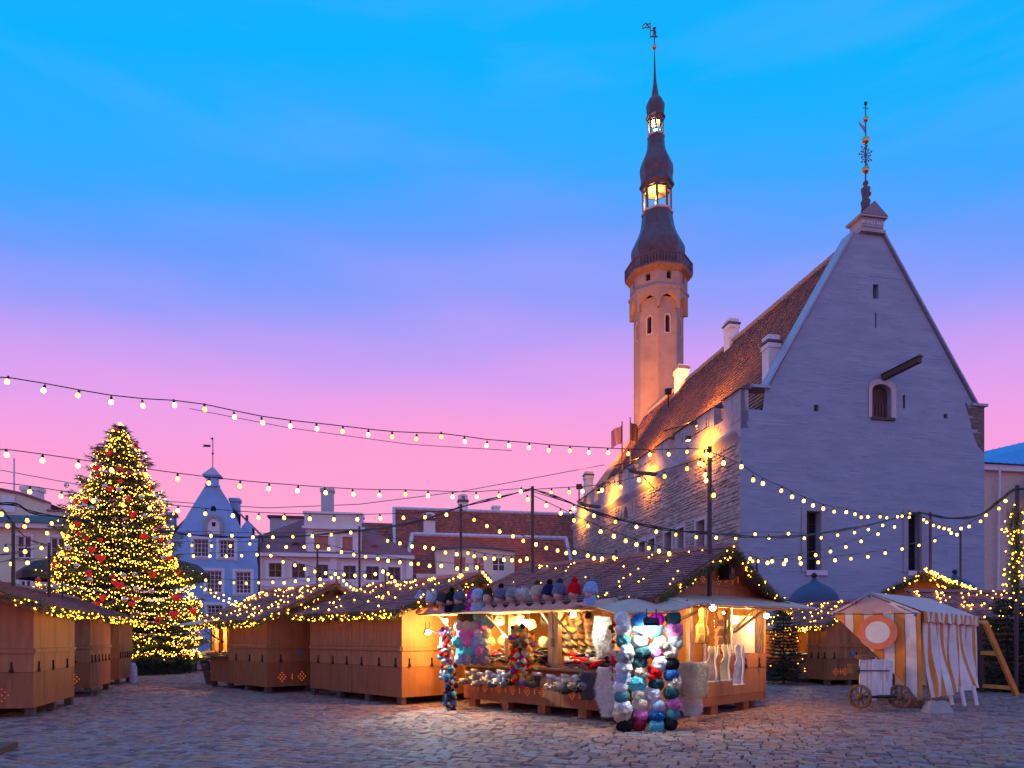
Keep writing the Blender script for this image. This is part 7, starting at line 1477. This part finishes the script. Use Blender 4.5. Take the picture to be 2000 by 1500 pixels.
festoon('cluster of bulbs on the stub pole behind the hat stall gable', [(1465,1091),(1470,1096),(1480,1096)], 15.6, 15.6, None, sc=.9); festoon('cluster of bulbs at the top of the hat stall gable pole', [(1376,889),(1381,888),(1388,889)], 12.8, 12.8, None); festoon('bulbs hanging down the hat stall gable pole', [(1374, 908),(1377,927),(1379,938),(1394,967)], 12.8, 12.8, None)
festoon('festoon strings over the side row beside the yellow house', [(3,1004),(15,1027),(48,1028),(53,1016),(92,1041),(101,1022),(133,1047)], 13, 17, ((-20, 995, 12.8), (160, 1052, 17.5))); festoon('lower festoon string over the side row beside the yellow house', [(12,1073),(49,1077),(81,1070),(22,1100),(55,1099)][:3], 13, 16, None); festoon('festoon string beside the black parasol', [(22,1101),(54,1099)], 14, 15, ((-10, 1100, 13.8), (97, 1092, 17.6)))
festoon('festoon string draped from the fir to the lit-end stall roof', [(393,1146),(402,1150),(412,1158),(419,1165),(427,1168),(437,1173),(447,1176),(458,1181),(468,1180),(478,1183)], 23, 20.5, ((380, 1140, 23.5), None), sc=.75, r=.006)
festoon('second festoon string draped from the fir to the lit-end stall roof', [(400,1152),(411,1152),(422,1158),(437,1162),(448,1169),(460,1174),(472,1178)], 23, 20.5, ((385, 1138, 23.5), None), sc=.7, r=.006)
def bundle(label, pts, r=.025):
    C = [P(*p_) for p_ in pts]; t_ = thing('cable_bundle', label, 'cable', C[len(C) // 2], 'cable bundles'); fine = []
    for i in range(len(C) - 1):
        p0, p1, p2, p3 = C[max(i-1, 0)], C[i], C[i+1], C[min(i+2, len(C)-1)]
        for k in range(6): t = k / 6; fine.append(.5 * ((2*p1) + (p2-p0)*t + (2*p0-5*p1+4*p2-p3)*t*t + (3*p1-p0-3*p2+p3)*t**3))
    fine.append(C[-1])
    for k in range(3): q = MB(); q.tube([p_ + Vector((0, .01 * k, (k - 1) * r * .7 + .012 * math.sin(i * .8 + k * 2))) for i, p_ in enumerate(fine)], r * .55, 5); q.build('cable', cableM, t_)
bundle('thick black cable bundle across the fir and blue house', [(-30, 985, 14), (30, 985, 14.5), (60, 1000, 15), (120, 1010, 16), (220, 1026, 17.5), (335, 1040, 20), (420, 1048, 21), (506, 1049, 22.5), (600, 1046, 21), (702, 1036, 20), (800, 1022, 18.3), (900, 990, 16.6)]); bundle('thick black cable bundle between the closed stall pole and the cable-laden pole', [(900, 990, 16.6), (960, 975, 16), (1040, 955, 15.2)], .022)
bundle('thick black cable bundle from the cable-laden pole to the hat stall gable pole', [(1040, 955, 15.2), (1090, 972, 14.6), (1160, 1000, 14), (1240, 1022, 13.4), (1320, 1036, 13), (1387, 1041, 12.85)], .02); bundle('thick black cable bundle from the hat stall gable pole to the large stall poles', [(1387, 1041, 12.85), (1450, 1047, 14.5), (1520, 1049, 16.5), (1600, 1042, 19), (1700, 1024, 22), (1794, 1001, 25)], .024)
bundle('thick black cable bundle from the large stall poles to the garlanded post', [(1794, 1000, 25), (1840, 1010, 24), (1880, 1012, 22.5), (1920, 1003, 21), (1955, 975, 19.5), (1987, 955, 18), (2030, 960, 17)], .03); bundle('drooping black cable bundle above the side row stalls', [(-20, 1085, 13), (40, 1078, 14.5), (92, 1064, 17)], .015); bundle('brown cable bundle dropping past the yellow house window', [(5, 995, 13.5), (30, 1030, 14.5), (60, 1055, 16), (96, 1065, 17.5)], .015); bundle('coiled black cables hanging on the pole before the blue house', [(506, 1055, 23.4), (503, 1090, 23.4), (507, 1120, 23.4), (506, 1150, 23.4)], .03)
for i, l in enumerate(([(0, 918, 60), (335, 980, 60), (520, 992, 60), (700, 985, 60), (900, 960, 62), (1180, 908, 64)], [(370, 798, 13), (560, 835, 13.5), (800, 868, 14), (1000, 880, 14)])):
    C = [P(*p_) for p_ in l]; q = MB(); q.tube(C, .03 if i == 0 else .006, 4); tag(q.build('overhead_wire', cableM, loc=C[0]), ('thin overhead wire above the house roofs to the hall', 'thin bare wire just under the long upper festoon string')[i], 'wire', 'thin overhead wires')
# garlanded post at the right edge
gp = P(1984, 1165, 18); q = MB(); q.tube([Vector((gp.x, gp.y, 0)), P(1987, 948, 18)], .05, 8); tag(q.build('garland_post', poleM, loc=Vector((gp.x, gp.y, 0))), 'tall post wound with fir garland beside the blue-roofed house', 'post')
garland('shaggy fir garland with golden lights wound round the tall post', [P(1984, 1160, 17.9), P(1978, 1120, 17.9), P(1988, 1075, 17.9), P(1980, 1030, 17.9), P(1984, 992, 17.9)], .24, 1300, 34, lr=.026, name='fir_garland')
